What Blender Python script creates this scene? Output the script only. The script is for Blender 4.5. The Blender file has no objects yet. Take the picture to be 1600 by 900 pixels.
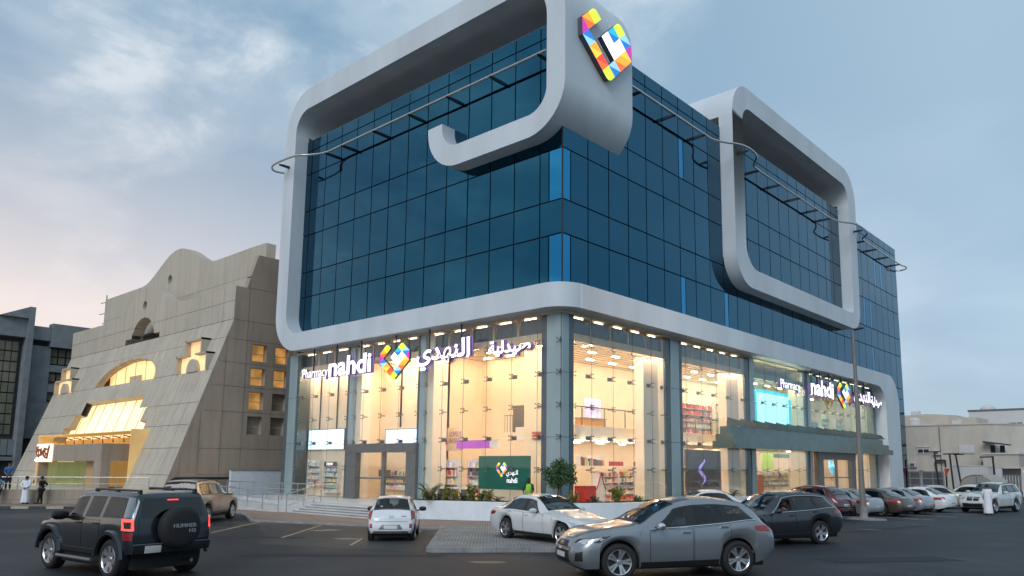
import bpy, bmesh, math, random
from math import sin, cos, pi, radians, sqrt, atan2
from mathutils import Vector, Matrix
from mathutils.bvhtree import BVHTree
scene = bpy.context.scene
COL = scene.collection
rnd = random.Random(7)

# ------------------------------------------------------------------ camera
cam_d = bpy.data.cameras.new('camera')
cam = bpy.data.objects.new('camera', cam_d); COL.objects.link(cam)
scene.camera = cam
FPX, YAW, PITCH, ROLL = 1182.68, radians(-41.043), radians(8.106), radians(.369)
cam_d.sensor_width = 36.0
cam_d.lens = FPX / 1600 * 36
cam_d.shift_x = -49.404 / 1600
cam_d.shift_y = 109.639 / 1600
cam_d.clip_start, cam_d.clip_end = .1, 3000
_f = Vector((cos(PITCH)*sin(YAW), cos(PITCH)*cos(YAW), sin(PITCH)))
_r = Vector((cos(YAW), -sin(YAW), 0)); _u = _r.cross(_f)
_r2 = _r*cos(ROLL) + _u*sin(ROLL); _u2 = -_r*sin(ROLL) + _u*cos(ROLL)
CAM = Vector((23.081, -27.854, 2.55))
cam.matrix_world = Matrix(((_r2.x, _u2.x, -_f.x, CAM.x), (_r2.y, _u2.y, -_f.y, CAM.y), (_r2.z, _u2.z, -_f.z, CAM.z), (0, 0, 0, 1)))

# ------------------------------------------------------------------ sky, sun, exposure
SUN_EL, SUN_AZ = radians(32.0), radians(158.0)     # azimuth from +Y towards +X
scene.view_settings.view_transform = 'Standard'
scene.view_settings.look = 'None'
scene.view_settings.gamma = 1.0
scene.view_settings.exposure = 1.0
SKY_K = .60
world = bpy.data.worlds.new('World'); scene.world = world
world.use_nodes = True
nt = world.node_tree; nt.nodes.clear()
def N(t, kind, **kw):
    n = t.nodes.new(kind)
    for k, v in kw.items():
        if k.startswith('i_'): n.inputs[k[2:].replace('_', ' ')].default_value = v
        else: setattr(n, k, v)
    return n
def ramp(t, fac, stops, interp='LINEAR'):
    r = N(t, 'ShaderNodeValToRGB'); r.color_ramp.interpolation = interp
    e = r.color_ramp.elements
    while len(e) < len(stops): e.new(.5)
    for q, (p, c) in zip(e, stops):
        q.position = p; q.color = (*c, 1) if len(c) == 3 else c
    t.links.new(fac, r.inputs[0]); return r.outputs[0]
def math_(t, op, a, b=None, clamp=False):
    n = N(t, 'ShaderNodeMath', operation=op, use_clamp=clamp)
    for i, v in enumerate((a, b)):
        if v is None: continue
        if isinstance(v, (int, float)): n.inputs[i].default_value = v
        else: t.links.new(v, n.inputs[i])
    return n.outputs[0]
def mixc(t, fac, a, b, mode='MIX'):
    n = N(t, 'ShaderNodeMix', data_type='RGBA', blend_type=mode)
    for i, v in ((0, fac), (6, a), (7, b)):
        if isinstance(v, (int, float)): n.inputs[i].default_value = v
        elif isinstance(v, tuple): n.inputs[i].default_value = (*v, 1) if len(v) == 3 else v
        else: t.links.new(v, n.inputs[i])
    return n.outputs[2]
sky = N(nt, 'ShaderNodeTexSky', sky_type='NISHITA', sun_disc=False, sun_elevation=SUN_EL, sun_rotation=SUN_AZ,
        air_density=1.0, dust_density=1.2, ozone_density=2.2, altitude=10)
tc = N(nt, 'ShaderNodeTexCoord')
sep = N(nt, 'ShaderNodeSeparateXYZ'); nt.links.new(tc.outputs['Generated'], sep.inputs[0])
zz = math_(nt, 'ADD', math_(nt, 'MAXIMUM', sep.outputs[2], 0.0), .34)
cx = math_(nt, 'DIVIDE', sep.outputs[0], zz); cy = math_(nt, 'DIVIDE', sep.outputs[1], zz)
cmb = N(nt, 'ShaderNodeCombineXYZ'); nt.links.new(cx, cmb.inputs[0]); nt.links.new(cy, cmb.inputs[1])
def cloud(scale, detail, off, rough=.55, dist=.4):
    mp = N(nt, 'ShaderNodeMapping'); mp.inputs['Location'].default_value = off
    nt.links.new(cmb.outputs[0], mp.inputs[0])
    n = N(nt, 'ShaderNodeTexNoise'); n.inputs['Scale'].default_value = scale; n.inputs['Detail'].default_value = detail
    n.inputs['Roughness'].default_value = rough; n.inputs['Distortion'].default_value = dist
    nt.links.new(mp.outputs[0], n.inputs['Vector']); return n.outputs['Fac']
big = cloud(1.5, 7, (0.4, 8.1, 4), .52, .35); small = cloud(5.2, 9, (7.3, 2.2, 1), .60, .35)
# the sky as one smooth veil: blue-grey overhead, pale and a little rosy low down towards the sunset (west)
west = math_(nt, 'ADD', math_(nt, 'MULTIPLY', sep.outputs[0], -.5), .5)             # 0 east .. 1 west
low = math_(nt, 'SUBTRACT', 1.0, math_(nt, 'MULTIPLY', math_(nt, 'MAXIMUM', sep.outputs[2], 0.0), 1.75), True)
rosy = math_(nt, 'MULTIPLY', math_(nt, 'POWER', west, 4.5), math_(nt, 'POWER', low, 1.7))
wst = ramp(nt, west, [(.58, (0, 0, 0)), (.86, (1, 1, 1))])                           # broken cloud lies in the west, a smooth veil elsewhere
veil = mixc(nt, low, (.37, .51, .625), (.25, .40, .545))
veil = mixc(nt, math_(nt, 'MULTIPLY', ramp(nt, cloud(1.5, 6, (5.1, 3.3, 2), .5, .4), [(.42, (0, 0, 0)), (.62, (1, 1, 1))]), .62), veil, (.46, .60, .70))
brok = mixc(nt, ramp(nt, big, [(.44, (0, 0, 0)), (.56, (1, 1, 1))]), (.185, .335, .48), (.47, .585, .67))
lit_ = math_(nt, 'MULTIPLY', ramp(nt, small, [(.46, (0, 0, 0)), (.60, (1, 1, 1))]), ramp(nt, big, [(.45, (0, 0, 0)), (.58, (1, 1, 1))]))
brok = mixc(nt, math_(nt, 'MULTIPLY', lit_, .9), brok, (.92, .94, .95))
dark = ramp(nt, cloud(1.45, 6, (6.1, 0.4, 3), .50, .5), [(.50, (0, 0, 0)), (.60, (1, 1, 1))])
brok = mixc(nt, math_(nt, 'MULTIPLY', dark, .85), brok, (.155, .29, .43))
veil = mixc(nt, wst, veil, brok)
veil = mixc(nt, math_(nt, 'MULTIPLY', rosy, 1.9, True), veil, (.86, .735, .68))
# physical sky and veil of cloud together (the cloud layer is bright like the physical sky at this strength)
vs = N(nt, 'ShaderNodeVectorMath', operation='SCALE'); nt.links.new(veil, vs.inputs[0]); vs.inputs['Scale'].default_value = 10.0
tot = mixc(nt, .86, sky.outputs[0], vs.outputs[0])
bg = N(nt, 'ShaderNodeBackground'); bg.inputs['Strength'].default_value = .10 * SKY_K
nt.links.new(tot, bg.inputs[0])
wo = N(nt, 'ShaderNodeOutputWorld'); nt.links.new(bg.outputs[0], wo.inputs[0])

sun_d = bpy.data.lights.new('sun', 'SUN'); sun_d.energy = .68; sun_d.angle = radians(30); sun_d.color = (.98, .97, 1.0)
sun = bpy.data.objects.new('sun', sun_d); COL.objects.link(sun)
_sd = Vector((sin(SUN_AZ)*cos(SUN_EL), cos(SUN_AZ)*cos(SUN_EL), sin(SUN_EL)))
sun.rotation_euler = (-_sd).to_track_quat('-Z', 'Y').to_euler()
sun.location = _sd * 100
scene.cycles.use_denoising = True
scene.cycles.max_bounces = 8
scene.cycles.transparent_max_bounces = 16

# ------------------------------------------------------------------ materials
def _bsdf(name):
    m = bpy.data.materials.new(name); m.use_nodes = True
    t = m.node_tree; b = t.nodes['Principled BSDF']; return m, t, b
def mat(name, col, rough=.6, metal=0., spec=.5, var=.12, vscale=3., bump=0., bscale=30., coat=0., stretch=None, var2=None, coords='Object', emit=None, estr=0.):
    m, t, b = _bsdf(name)
    b.inputs['Roughness'].default_value = rough; b.inputs['Metallic'].default_value = metal
    b.inputs['Specular IOR Level'].default_value = spec
    if coat: b.inputs['Coat Weight'].default_value = coat; b.inputs['Coat Roughness'].default_value = .04
    t_ = N(t, 'ShaderNodeTexCoord'); v = t_.outputs[coords]
    if stretch:
        mp = N(t, 'ShaderNodeMapping'); mp.inputs['Scale'].default_value = stretch; t.links.new(v, mp.inputs[0]); v = mp.outputs[0]
    n = N(t, 'ShaderNodeTexNoise'); n.inputs['Scale'].default_value = vscale; n.inputs['Detail'].default_value = 6
    t.links.new(v, n.inputs['Vector'])
    lo = tuple(c*(1-var) for c in col); hi = tuple(min(1, c*(1+var)) for c in (var2 or col))
    c = ramp(t, n.outputs['Fac'], [(.3, lo), (.7, hi)])
    t.links.new(c, b.inputs['Base Color'])
    if bump:
        n2 = N(t, 'ShaderNodeTexNoise'); n2.inputs['Scale'].default_value = bscale; n2.inputs['Detail'].default_value = 4
        t.links.new(t_.outputs[coords], n2.inputs['Vector'])
        bp = N(t, 'ShaderNodeBump'); bp.inputs['Strength'].default_value = bump; bp.inputs['Distance'].default_value = .02
        t.links.new(n2.outputs['Fac'], bp.inputs['Height']); t.links.new(bp.outputs[0], b.inputs['Normal'])
    if emit:
        b.inputs['Emission Color'].default_value = (*emit, 1); b.inputs['Emission Strength'].default_value = estr
    return m
def emis(name, col, strength, vscale=0., dark=.6):
    m, t, b = _bsdf(name)
    b.inputs['Base Color'].default_value = (*[min(1, c) for c in col], 1); b.inputs['Roughness'].default_value = .5
    b.inputs['Emission Strength'].default_value = strength; b.inputs['Emission Color'].default_value = (*col, 1)
    if vscale:
        t_ = N(t, 'ShaderNodeTexCoord'); n = N(t, 'ShaderNodeTexNoise'); n.inputs['Scale'].default_value = vscale
        t.links.new(t_.outputs['Object'], n.inputs['Vector'])
        c = ramp(t, n.outputs['Fac'], [(.35, tuple(x*dark for x in col)), (.65, col)]); t.links.new(c, b.inputs['Emission Color'])
    return m
def glass(name, tint=(.95, .955, .945), refl=.9, base=.03, power=4., gloss_rough=.02):
    """thin pane: see-through with a mirror share that grows at grazing angles"""
    m = bpy.data.materials.new(name); m.use_nodes = True
    t = m.node_tree; t.nodes.clear()
    o = N(t, 'ShaderNodeOutputMaterial'); tr = N(t, 'ShaderNodeBsdfTransparent'); tr.inputs[0].default_value = (*tint, 1)
    g = N(t, 'ShaderNodeBsdfGlossy'); g.inputs['Roughness'].default_value = gloss_rough
    g.inputs['Color'].default_value = (refl, refl, refl, 1)
    lw = N(t, 'ShaderNodeLayerWeight'); lw.inputs['Blend'].default_value = .5
    p = math_(t, 'POWER', lw.outputs['Facing'], power)
    f = math_(t, 'ADD', math_(t, 'MULTIPLY', p, 1-base), base, True)
    mx = N(t, 'ShaderNodeMixShader'); t.links.new(f, mx.inputs[0]); t.links.new(tr.outputs[0], mx.inputs[1]); t.links.new(g.outputs[0], mx.inputs[2])
    t.links.new(mx.outputs[0], o.inputs[0]); return m
def mirror_glass(name, col, rough=.03, var=.06):
    """coated facade glass: tinted mirror, slightly uneven"""
    m, t, b = _bsdf(name)
    b.inputs['Metallic'].default_value = 1; b.inputs['Roughness'].default_value = rough
    t_ = N(t, 'ShaderNodeTexCoord'); n = N(t, 'ShaderNodeTexNoise'); n.inputs['Scale'].default_value = .45
    oi = N(t, 'ShaderNodeObjectInfo')
    t.links.new(t_.outputs['Object'], n.inputs['Vector'])
    fac = math_(t, 'ADD', math_(t, 'MULTIPLY', n.outputs['Fac'], .5), math_(t, 'MULTIPLY', oi.outputs['Random'], .5))
    c = ramp(t, fac, [(.2, tuple(x*(1-var) for x in col)), (.8, tuple(x*(1+var) for x in col))])
    t.links.new(c, b.inputs['Base Color'])
    n2 = N(t, 'ShaderNodeTexNoise'); n2.inputs['Scale'].default_value = .35; n2.inputs['Detail'].default_value = 1
    t.links.new(t_.outputs['Object'], n2.inputs['Vector'])
    bp = N(t, 'ShaderNodeBump'); bp.inputs['Strength'].default_value = .05; bp.inputs['Distance'].default_value = .05
    t.links.new(n2.outputs['Fac'], bp.inputs['Height']); t.links.new(bp.outputs[0], b.inputs['Normal'])
    return m

# ------------------------------------------------------------------ mesh helpers
class MB:
    def __init__(s): s.v = []; s.f = []; s.m = []; s.mi = 0
    def add(s, vs, fs):
        b = len(s.v); s.v += [tuple(p) for p in vs]
        for f in fs: s.f.append(tuple(b+i for i in f)); s.m.append(s.mi)
        return s
    def box(s, x0, y0, z0, x1, y1, z1):
        if x0 > x1: x0, x1 = x1, x0
        if y0 > y1: y0, y1 = y1, y0
        if z0 > z1: z0, z1 = z1, z0
        return s.add([(x0,y0,z0),(x1,y0,z0),(x1,y1,z0),(x0,y1,z0),(x0,y0,z1),(x1,y0,z1),(x1,y1,z1),(x0,y1,z1)],
                     [(0,3,2,1),(4,5,6,7),(0,1,5,4),(1,2,6,5),(2,3,7,6),(3,0,4,7)])
    def obox(s, c, ax, ay, az):
        """box from centre and three half-axis vectors"""
        c, ax, ay, az = map(Vector, (c, ax, ay, az))
        vs = [c + ax*i + ay*j + az*k for k in (-1,1) for i,j in ((-1,-1),(1,-1),(1,1),(-1,1))]
        return s.add(vs, [(0,3,2,1),(4,5,6,7),(0,1,5,4),(1,2,6,5),(2,3,7,6),(3,0,4,7)])
    def tube(s, pts, r, n=8, cap=True):
        pts = [Vector(p) for p in pts]; rs = r if isinstance(r, (list, tuple)) else [r]*len(pts)
        vs = []; up = Vector((0,0,1))
        for i, p in enumerate(pts):
            d = (pts[min(i+1, len(pts)-1)] - pts[max(i-1, 0)]).normalized()
            a = d.cross(up)
            if a.length < 1e-3: a = d.cross(Vector((1,0,0)))
            a.normalize(); b = d.cross(a)
            for k in range(n):
                t = 2*pi*k/n; vs.append(p + (a*cos(t) + b*sin(t))*rs[i])
        fs = [(i*n+k, i*n+(k+1)%n, (i+1)*n+(k+1)%n, (i+1)*n+k) for i in range(len(pts)-1) for k in range(n)]
        if cap: fs += [tuple(range(n))[::-1], tuple((len(pts)-1)*n+k for k in range(n))]
        return s.add(vs, fs)
    def lathe(s, prof, n=24, axis='z', c=(0,0,0)):
        """prof: (radius, height) pairs revolved about an axis through c"""
        vs = []
        for r, h in prof:
            for k in range(n):
                t = 2*pi*k/n; a, b = r*cos(t), r*sin(t)
                vs.append((c[0]+a, c[1]+b, c[2]+h) if axis == 'z' else (c[0]+a, c[1]+h, c[2]+b) if axis == 'y' else (c[0]+h, c[1]+a, c[2]+b))
        return s.add(vs, [(i*n+k, i*n+(k+1)%n, (i+1)*n+(k+1)%n, (i+1)*n+k) for i in range(len(prof)-1) for k in range(n)])
    def prism(s, poly, d0, d1, plane='xy'):
        """polygon extruded along the remaining axis from d0 to d1"""
        P = {'xy': lambda a,b,d: (a,b,d), 'xz': lambda a,b,d: (a,d,b), 'yz': lambda a,b,d: (d,a,b)}[plane]
        n = len(poly)
        vs = [P(a,b,d0) for a,b in poly] + [P(a,b,d1) for a,b in poly]
        return s.add(vs, [tuple(range(n))[::-1], tuple(range(n, 2*n))] + [(i,(i+1)%n,n+(i+1)%n,n+i) for i in range(n)])
    def grid(s, rows):
        """rows of points of equal length -> quads"""
        n = len(rows[0]); vs = [p for r in rows for p in r]
        return s.add(vs, [(i*n+j, i*n+j+1, (i+1)*n+j+1, (i+1)*n+j) for i in range(len(rows)-1) for j in range(n-1)])
    def mesh(s, name, mats, smooth=None, fix=True):
        me = bpy.data.meshes.new(name); me.from_pydata(s.v, [], s.f)
        for m in (mats if isinstance(mats, (list, tuple)) else [mats]): me.materials.append(m)
        if max(s.m, default=0): me.polygons.foreach_set('material_index', s.m)
        if fix:
            bm = bmesh.new(); bm.from_mesh(me)
            if smooth is not None: bmesh.ops.remove_doubles(bm, verts=bm.verts, dist=1e-4)
            bmesh.ops.recalc_face_normals(bm, faces=bm.faces); bm.to_mesh(me); bm.free()
        if smooth is not None:
            me.shade_smooth(); me.set_sharp_from_angle(angle=radians(smooth))
        me.update(); return me
    def obj(s, name, mats, parent=None, smooth=None, loc=None, fix=True):
        return link(name, s.mesh(name, mats, smooth, fix), parent, loc)
def link(name, me, parent=None, loc=None):
    o = bpy.data.objects.new(name, me); COL.objects.link(o)
    if parent is not None: o.parent = parent
    if loc is not None: o.location = loc
    return o
def tag(o, label=None, cat=None, group=None, kind=None):
    for k, v in (('label', label), ('category', cat), ('group', group), ('kind', kind)):
        if v: o[k] = v
    return o
def thing(name, label, cat, loc=(0,0,0), rz=0., group=None):
    o = bpy.data.objects.new(name, None); COL.objects.link(o)
    o.location = loc; o.rotation_euler = (0, 0, rz); o.empty_display_size = .3
    return tag(o, label, cat, group)
def kids(o): return list(o.children)
def copy_tree(o, parent=None):
    c = o.copy(); COL.objects.link(c)
    if parent is not None: c.parent = parent
    for ch in kids(o): copy_tree(ch, c)
    return c
def arc(cx_, cz_, rx, rz, a0, a1, n=10):
    return [(cx_ + rx*cos(radians(a0+(a1-a0)*i/n)), cz_ + rz*sin(radians(a0+(a1-a0)*i/n))) for i in range(n+1)]
def plate(outer, holes, thick):
    """flat outline with holes, filled and given thickness; local XY, centred on z = 0"""
    c = bpy.data.curves.new('outline', 'CURVE'); c.dimensions = '2D'; c.fill_mode = 'BOTH'; c.extrude = thick/2
    for poly in [outer] + list(holes):
        sp = c.splines.new('POLY'); sp.points.add(len(poly)-1); sp.use_cyclic_u = True
        for q, (a, b) in zip(sp.points, poly): q.co = (a, b, 0, 1)
    o = bpy.data.objects.new('outline', c); COL.objects.link(o); bpy.context.view_layer.update()
    me = bpy.data.meshes.new_from_object(o.evaluated_get(bpy.context.evaluated_depsgraph_get()))
    bpy.data.objects.remove(o); bpy.data.curves.remove(c); me.materials.clear(); return me
def lettering(text, size, thick, material, name='lettering', parent=None, mw=None, bold=.0, xs=1.0, anchor='LEFT'):
    c = bpy.data.curves.new('text', 'FONT'); c.body = text; c.size = size; c.extrude = thick/2; c.offset = bold; c.align_x = anchor
    o = bpy.data.objects.new('text', c); COL.objects.link(o); bpy.context.view_layer.update()
    me = bpy.data.meshes.new_from_object(o.evaluated_get(bpy.context.evaluated_depsgraph_get()))
    bpy.data.objects.remove(o); bpy.data.curves.remove(c); me.materials.clear(); me.materials.append(material)
    me.transform(Matrix.Diagonal((xs, 1, 1, 1)))
    if mw is not None: me.transform(mw)
    me.name = name
    return link(name, me, parent)
def upright(origin, right, normal):
    """matrix taking local x to 'right', local y to up, local z to 'normal'"""
    r, n = Vector(right).normalized(), Vector(normal).normalized(); u = Vector((0,0,1))
    return Matrix(((r.x,u.x,n.x,origin[0]),(r.y,u.y,n.y,origin[1]),(r.z,u.z,n.z,origin[2]),(0,0,0,1)))

M = {}
M['asphalt'] = mat('asphalt', (.024,.025,.028), .68, var=.22, vscale=.35, bump=.35, bscale=60)
def asphalt_material(name, c, crack=.5):
    m, t, b = _bsdf(name); b.inputs['Roughness'].default_value = .63; b.inputs['Specular IOR Level'].default_value = .40
    t_ = N(t, 'ShaderNodeTexCoord'); o = t_.outputs['Object']
    def noise(sc, det, vec=o):
        n = N(t, 'ShaderNodeTexNoise'); n.inputs['Scale'].default_value = sc; n.inputs['Detail'].default_value = det; t.links.new(vec, n.inputs['Vector']); return n.outputs['Fac']
    col = ramp(t, noise(.16, 5), [(.36, tuple(x*.58 for x in c)), (.64, tuple(x*1.5 for x in c))])
    col = mixc(t, ramp(t, noise(26, 3), [(.55, (0,0,0)), (.75, (.5,.5,.5))]), col, tuple(x*1.9 for x in c))
    mp = N(t, 'ShaderNodeMapping'); mp.inputs['Rotation'].default_value = (0,0,radians(-44)); mp.inputs['Scale'].default_value = (.05, 1.1, 1); t.links.new(o, mp.inputs[0])
    col = mixc(t, ramp(t, noise(1.0, 4, mp.outputs[0]), [(.5, (0,0,0)), (.7, (.55,.55,.55))]), col, tuple(x*.62 for x in c))
    vo = N(t, 'ShaderNodeTexVoronoi'); vo.feature = 'DISTANCE_TO_EDGE'; vo.inputs['Scale'].default_value = .22
    wv = N(t, 'ShaderNodeVectorMath', operation='ADD'); nn = N(t, 'ShaderNodeTexNoise'); nn.inputs['Scale'].default_value = 1.2; nn.inputs['Detail'].default_value = 5; t.links.new(o, nn.inputs['Vector'])
    t.links.new(o, wv.inputs[0]); t.links.new(nn.outputs['Color'], wv.inputs[1]); t.links.new(wv.outputs[0], vo.inputs['Vector'])
    ck = ramp(t, vo.outputs['Distance'], [(.006, (crack,)*3), (.018, (0,0,0))]); col = mixc(t, ck, col, tuple(x*.35 for x in c))
    st = ramp(t, noise(.55, 2), [(.60, (0,0,0)), (.72, (.7,.7,.7))]); col = mixc(t, st, col, tuple(x*.5 for x in c))
    dusty = ramp(t, noise(.3, 6), [(.54, (0,0,0)), (.78, (.42,.42,.42))]); col = mixc(t, dusty, col, (.10,.09,.08))
    t.links.new(col, b.inputs['Base Color'])
    bp = N(t, 'ShaderNodeBump'); bp.inputs['Strength'].default_value = .4; bp.inputs['Distance'].default_value = .01; t.links.new(noise(60, 3), bp.inputs['Height']); t.links.new(bp.outputs[0], b.inputs['Normal'])
    return m
M['asphalt'] = asphalt_material('asphalt_road', (.0145,.0165,.0205)); M['lot'] = asphalt_material('worn_lot_asphalt', (.037,.036,.036), .7)
M['lot_plain'] = mat('worn_asphalt', (.045,.044,.044), .75, var=.25, vscale=.5, bump=.4, bscale=50)
M['dust'] = mat('dusty_ground', (.16,.14,.12), .95, var=.2, vscale=.3, bump=.3, bscale=10)
M['white_coat'] = mat('white_render', (.57,.615,.65), .55, var=.085, vscale=.55, bump=.06, bscale=8, stretch=(1,1,.28))
M['mirror'] = mirror_glass('blue_mirror_glass', (.022,.104,.168))
M['mirror_pale'] = mirror_glass('pale_blue_glass', (.03,.24,.45), var=.05)  # paler blue stands for sky showing through the glass
M['joint'] = mat('dark_joint', (.010,.012,.016), .5)
M['steel'] = mat('brushed_steel', (.55,.55,.54), .28, 1.0, var=.06, vscale=8)
M['black_metal'] = mat('black_metal', (.012,.013,.015), .4)
M['grey_metal'] = mat('grey_metal', (.16,.165,.17), .4, .4)
M['cream'] = mat('cream_wall', (.88,.72,.52), .7, var=.04, vscale=1)
M['cream_pale'] = mat('pale_cream_wall', (.88,.77,.62), .7, var=.04, vscale=1)
M['ceil'] = mat('shop_ceiling', (.85,.72,.54), .8, var=.03)
M['shop_floor'] = mat('polished_floor', (.62,.52,.40), .2, var=.06, vscale=2)
M['column_clad'] = mat('blue_grey_glass_cladding', (.31,.39,.40), .15, .1, var=.10, vscale=.8, stretch=(1,1,.25))
M['column_dark'] = mat('dark_grey_cladding', (.105,.13,.135), .2, .1, var=.1)
M['shop_glass'] = glass('shop_glass')
M['kerb'] = mat('kerb_concrete', (.24,.24,.235), .85, var=.22, vscale=2.5, bump=.4, bscale=25)
M['marble'] = mat('white_marble', (.50,.51,.52), .35, var=.10, vscale=2, stretch=(1,3,1))
M['planter_white'] = mat('planter_white', (.68,.72,.75), .6, var=.05)
M['yellow_paint'] = mat('yellow_paint', (.42,.34,.17), .7, var=.3, vscale=5)
M['white_paint'] = mat('white_paint', (.50,.50,.48), .7, var=.3, vscale=5)
M['soil'] = mat('soil', (.06,.045,.03), .95, var=.3, vscale=6)
def paver_material(name, c1, c2, scale, mortar=.02):
    m, t, b = _bsdf(name); b.inputs['Roughness'].default_value = .8
    t_ = N(t, 'ShaderNodeTexCoord'); mp = N(t, 'ShaderNodeMapping'); mp.inputs['Rotation'].default_value = (0,0,radians(45)); t.links.new(t_.outputs['Object'], mp.inputs[0])
    br = N(t, 'ShaderNodeTexBrick'); br.inputs['Scale'].default_value = scale; br.inputs['Color1'].default_value = (*c1,1); br.inputs['Color2'].default_value = (*c2,1)
    br.inputs['Mortar'].default_value = (*[x*.45 for x in c1],1); br.inputs['Mortar Size'].default_value = mortar; br.inputs['Brick Width'].default_value = .5; br.inputs['Row Height'].default_value = .25
    t.links.new(mp.outputs[0], br.inputs['Vector'])
    n = N(t, 'ShaderNodeTexNoise'); n.inputs['Scale'].default_value = .9; n.inputs['Detail'].default_value = 5; t.links.new(t_.outputs['Object'], n.inputs['Vector'])
    c = mixc(t, .8, br.outputs['Color'], ramp(t, n.outputs['Fac'], [(.3,(.6,.6,.6)),(.7,(1,1,1))]), 'MULTIPLY')
    t.links.new(c, b.inputs['Base Color'])
    bp = N(t, 'ShaderNodeBump'); bp.inputs['Strength'].default_value = .5; bp.inputs['Distance'].default_value = .01; bp.invert = True
    t.links.new(br.outputs['Fac'], bp.inputs['Height']); t.links.new(bp.outputs[0], b.inputs['Normal']); return m
M['paver'] = paver_material('grey_pavers', (.26,.255,.245), (.32,.31,.295), 2.4)
M['paver_red'] = paver_material('reddish_pavers', (.27,.20,.16), (.31,.24,.20), 2.4)

# ------------------------------------------------------------------ ground
def ss(t): t = min(max(t, 0.), 1.); return t*t*(3-2*t)
def gz(x, y):
    D = -(x-23.08)*.6566 + (y+27.85)*.7542
    return -.15*ss((-12-x)/14) - .06*ss((y-8)/15) + .10*ss((24-D)/6)
def sheet(name, x0, x1, y0, y1, nx, ny, dz, m, inside=None):
    mb = MB()
    mb.grid([[(x0+(x1-x0)*i/nx, y0+(y1-y0)*j/ny, gz(x0+(x1-x0)*i/nx, y0+(y1-y0)*j/ny)+dz) for i in range(nx+1)] for j in range(ny+1)])
    o = mb.obj(name, m, smooth=60); tag(o, kind='structure'); return o
def flat_poly(name, poly, dz, m, parent=None, kind='structure'):
    """thin ground marking that follows the ground"""
    mb = MB(); mb.add([(x, y, gz(x, y)+dz) for x, y in poly], [tuple(range(len(poly)))])
    o = mb.obj(name, m, parent)
    if kind and parent is None: tag(o, kind=kind)
    return o
mb = MB(); mb.grid([[(x, y, -.35) for x in (-900, 900)] for y in (-900, 900)]); tag(mb.obj('ground', M['dust']), kind='structure')
sheet('road', -110, 60, -70, 110, 85, 90, 0.0, M['asphalt'])
def kerbed_slab(name, poly, h, m, kerb_edges, kerb_name='kerb_stone', inset=.16):
    """raised pavement: a flat top on a body, kerb stones one by one along the listed edges"""
    mb = MB(); n = len(poly)
    mb.add([(x, y, gz(x, y)+h) for x, y in poly] + [(x, y, gz(x, y)-.2) for x, y in poly],
           [tuple(range(n))] + [(i, (i+1)%n, n+(i+1)%n, n+i) for i in range(n)])
    o = mb.obj(name, m); tag(o, kind='structure')
    for e in kerb_edges:
        a, b = Vector(poly[e]), Vector(poly[(e+1) % n]); L = (b-a).length; d = (b-a)/L; nn = Vector((d.y, -d.x))
        k = max(1, round(L/1.0)); st = L/k
        for i in range(k):
            c = a + d*(st*(i+.5)); z = gz(c.x, c.y)
            kb = MB(); jit = rnd.uniform(-.006, .006)
            kb.obox((c.x + nn.x*(.06+jit), c.y + nn.y*(.06+jit), z + h/2 - .09 + jit), (d.x*(st/2-.008), d.y*(st/2-.008), 0), (nn.x*.075, nn.y*.075, 0), (0, 0, h/2+.1))
            kb.obj(kerb_name, M['kerb'], o)
    return o
# ================================================================== pharmacy building
Wx, Dy, ROOF = -23.78, 55.35, 25.5
bld = thing('pharmacy_building', 'blue mirror glass corner building with white looping frames over a lit shopfront', 'building')
core = MB(); core.box(Wx, .07, 10.12, -.07, Dy-.05, ROOF-.08)
core.obj('core_wall', M['joint'], bld)
rp = MB(); rp.box(Wx, .0, ROOF-.08, 0, Dy, ROOF); rp.obj('roof', M['grey_metal'], bld)
M['wall_grey'] = mat('grey_render', (.30,.31,.32), .8, var=.1, vscale=.6)
w = MB(); w.box(Wx-.12, .06, .3, Wx-.004, Dy-.06, ROOF-.1); w.box(Wx, Dy-.05, .3, -.07, Dy+.04, ROOF-.1); w.obj('outer_wall', M['wall_grey'], bld)

# glass panes of the upper storeys, each a part
ROWS = [10.6, 11.29, 13.98, 15.75, 18.44, 20.22, 22.94, 24.70, ROOF]
XS = [0.] + [-(1.8*k-.326) for k in range(1, 14)] + [Wx]
YS = [0.] + [1.8324*k+.2208 for k in range(1, 31)]
pane_mesh = {}
def pane(name, w_, h_, m, horiz):
    key = (name, round(w_, 3), round(h_, 3), m.name, horiz)
    if key not in pane_mesh:
        a, b, g = w_/2-.036, h_/2-.036, .02
        mb = MB(); (mb.box(-a, -g, -b, a, g, b) if horiz == 'x' else mb.box(-g, -a, -b, g, a, b))
        pane_mesh[key] = mb.mesh(name, m)
    return pane_mesh[key]
def put_pane(name, p0, p1, z0, z1, horiz, m=None, tilt=.0016):
    w_ = abs(p1-p0); me = pane(name, w_, z1-z0, m or M['mirror'], horiz); c = (p0+p1)/2
    o = link(name, me, bld, (c, 0, (z0+z1)/2) if horiz == 'x' else (0, c, (z0+z1)/2))
    o.rotation_euler = (rnd.gauss(0, tilt*1.9), 0, rnd.gauss(0, tilt*1.9)) if horiz == 'x' else (0, rnd.gauss(0, tilt*1.9), rnd.gauss(0, tilt*1.9))
    return o
PALE_R = {(7, 4), (6, 2), (31, 1)}
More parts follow.
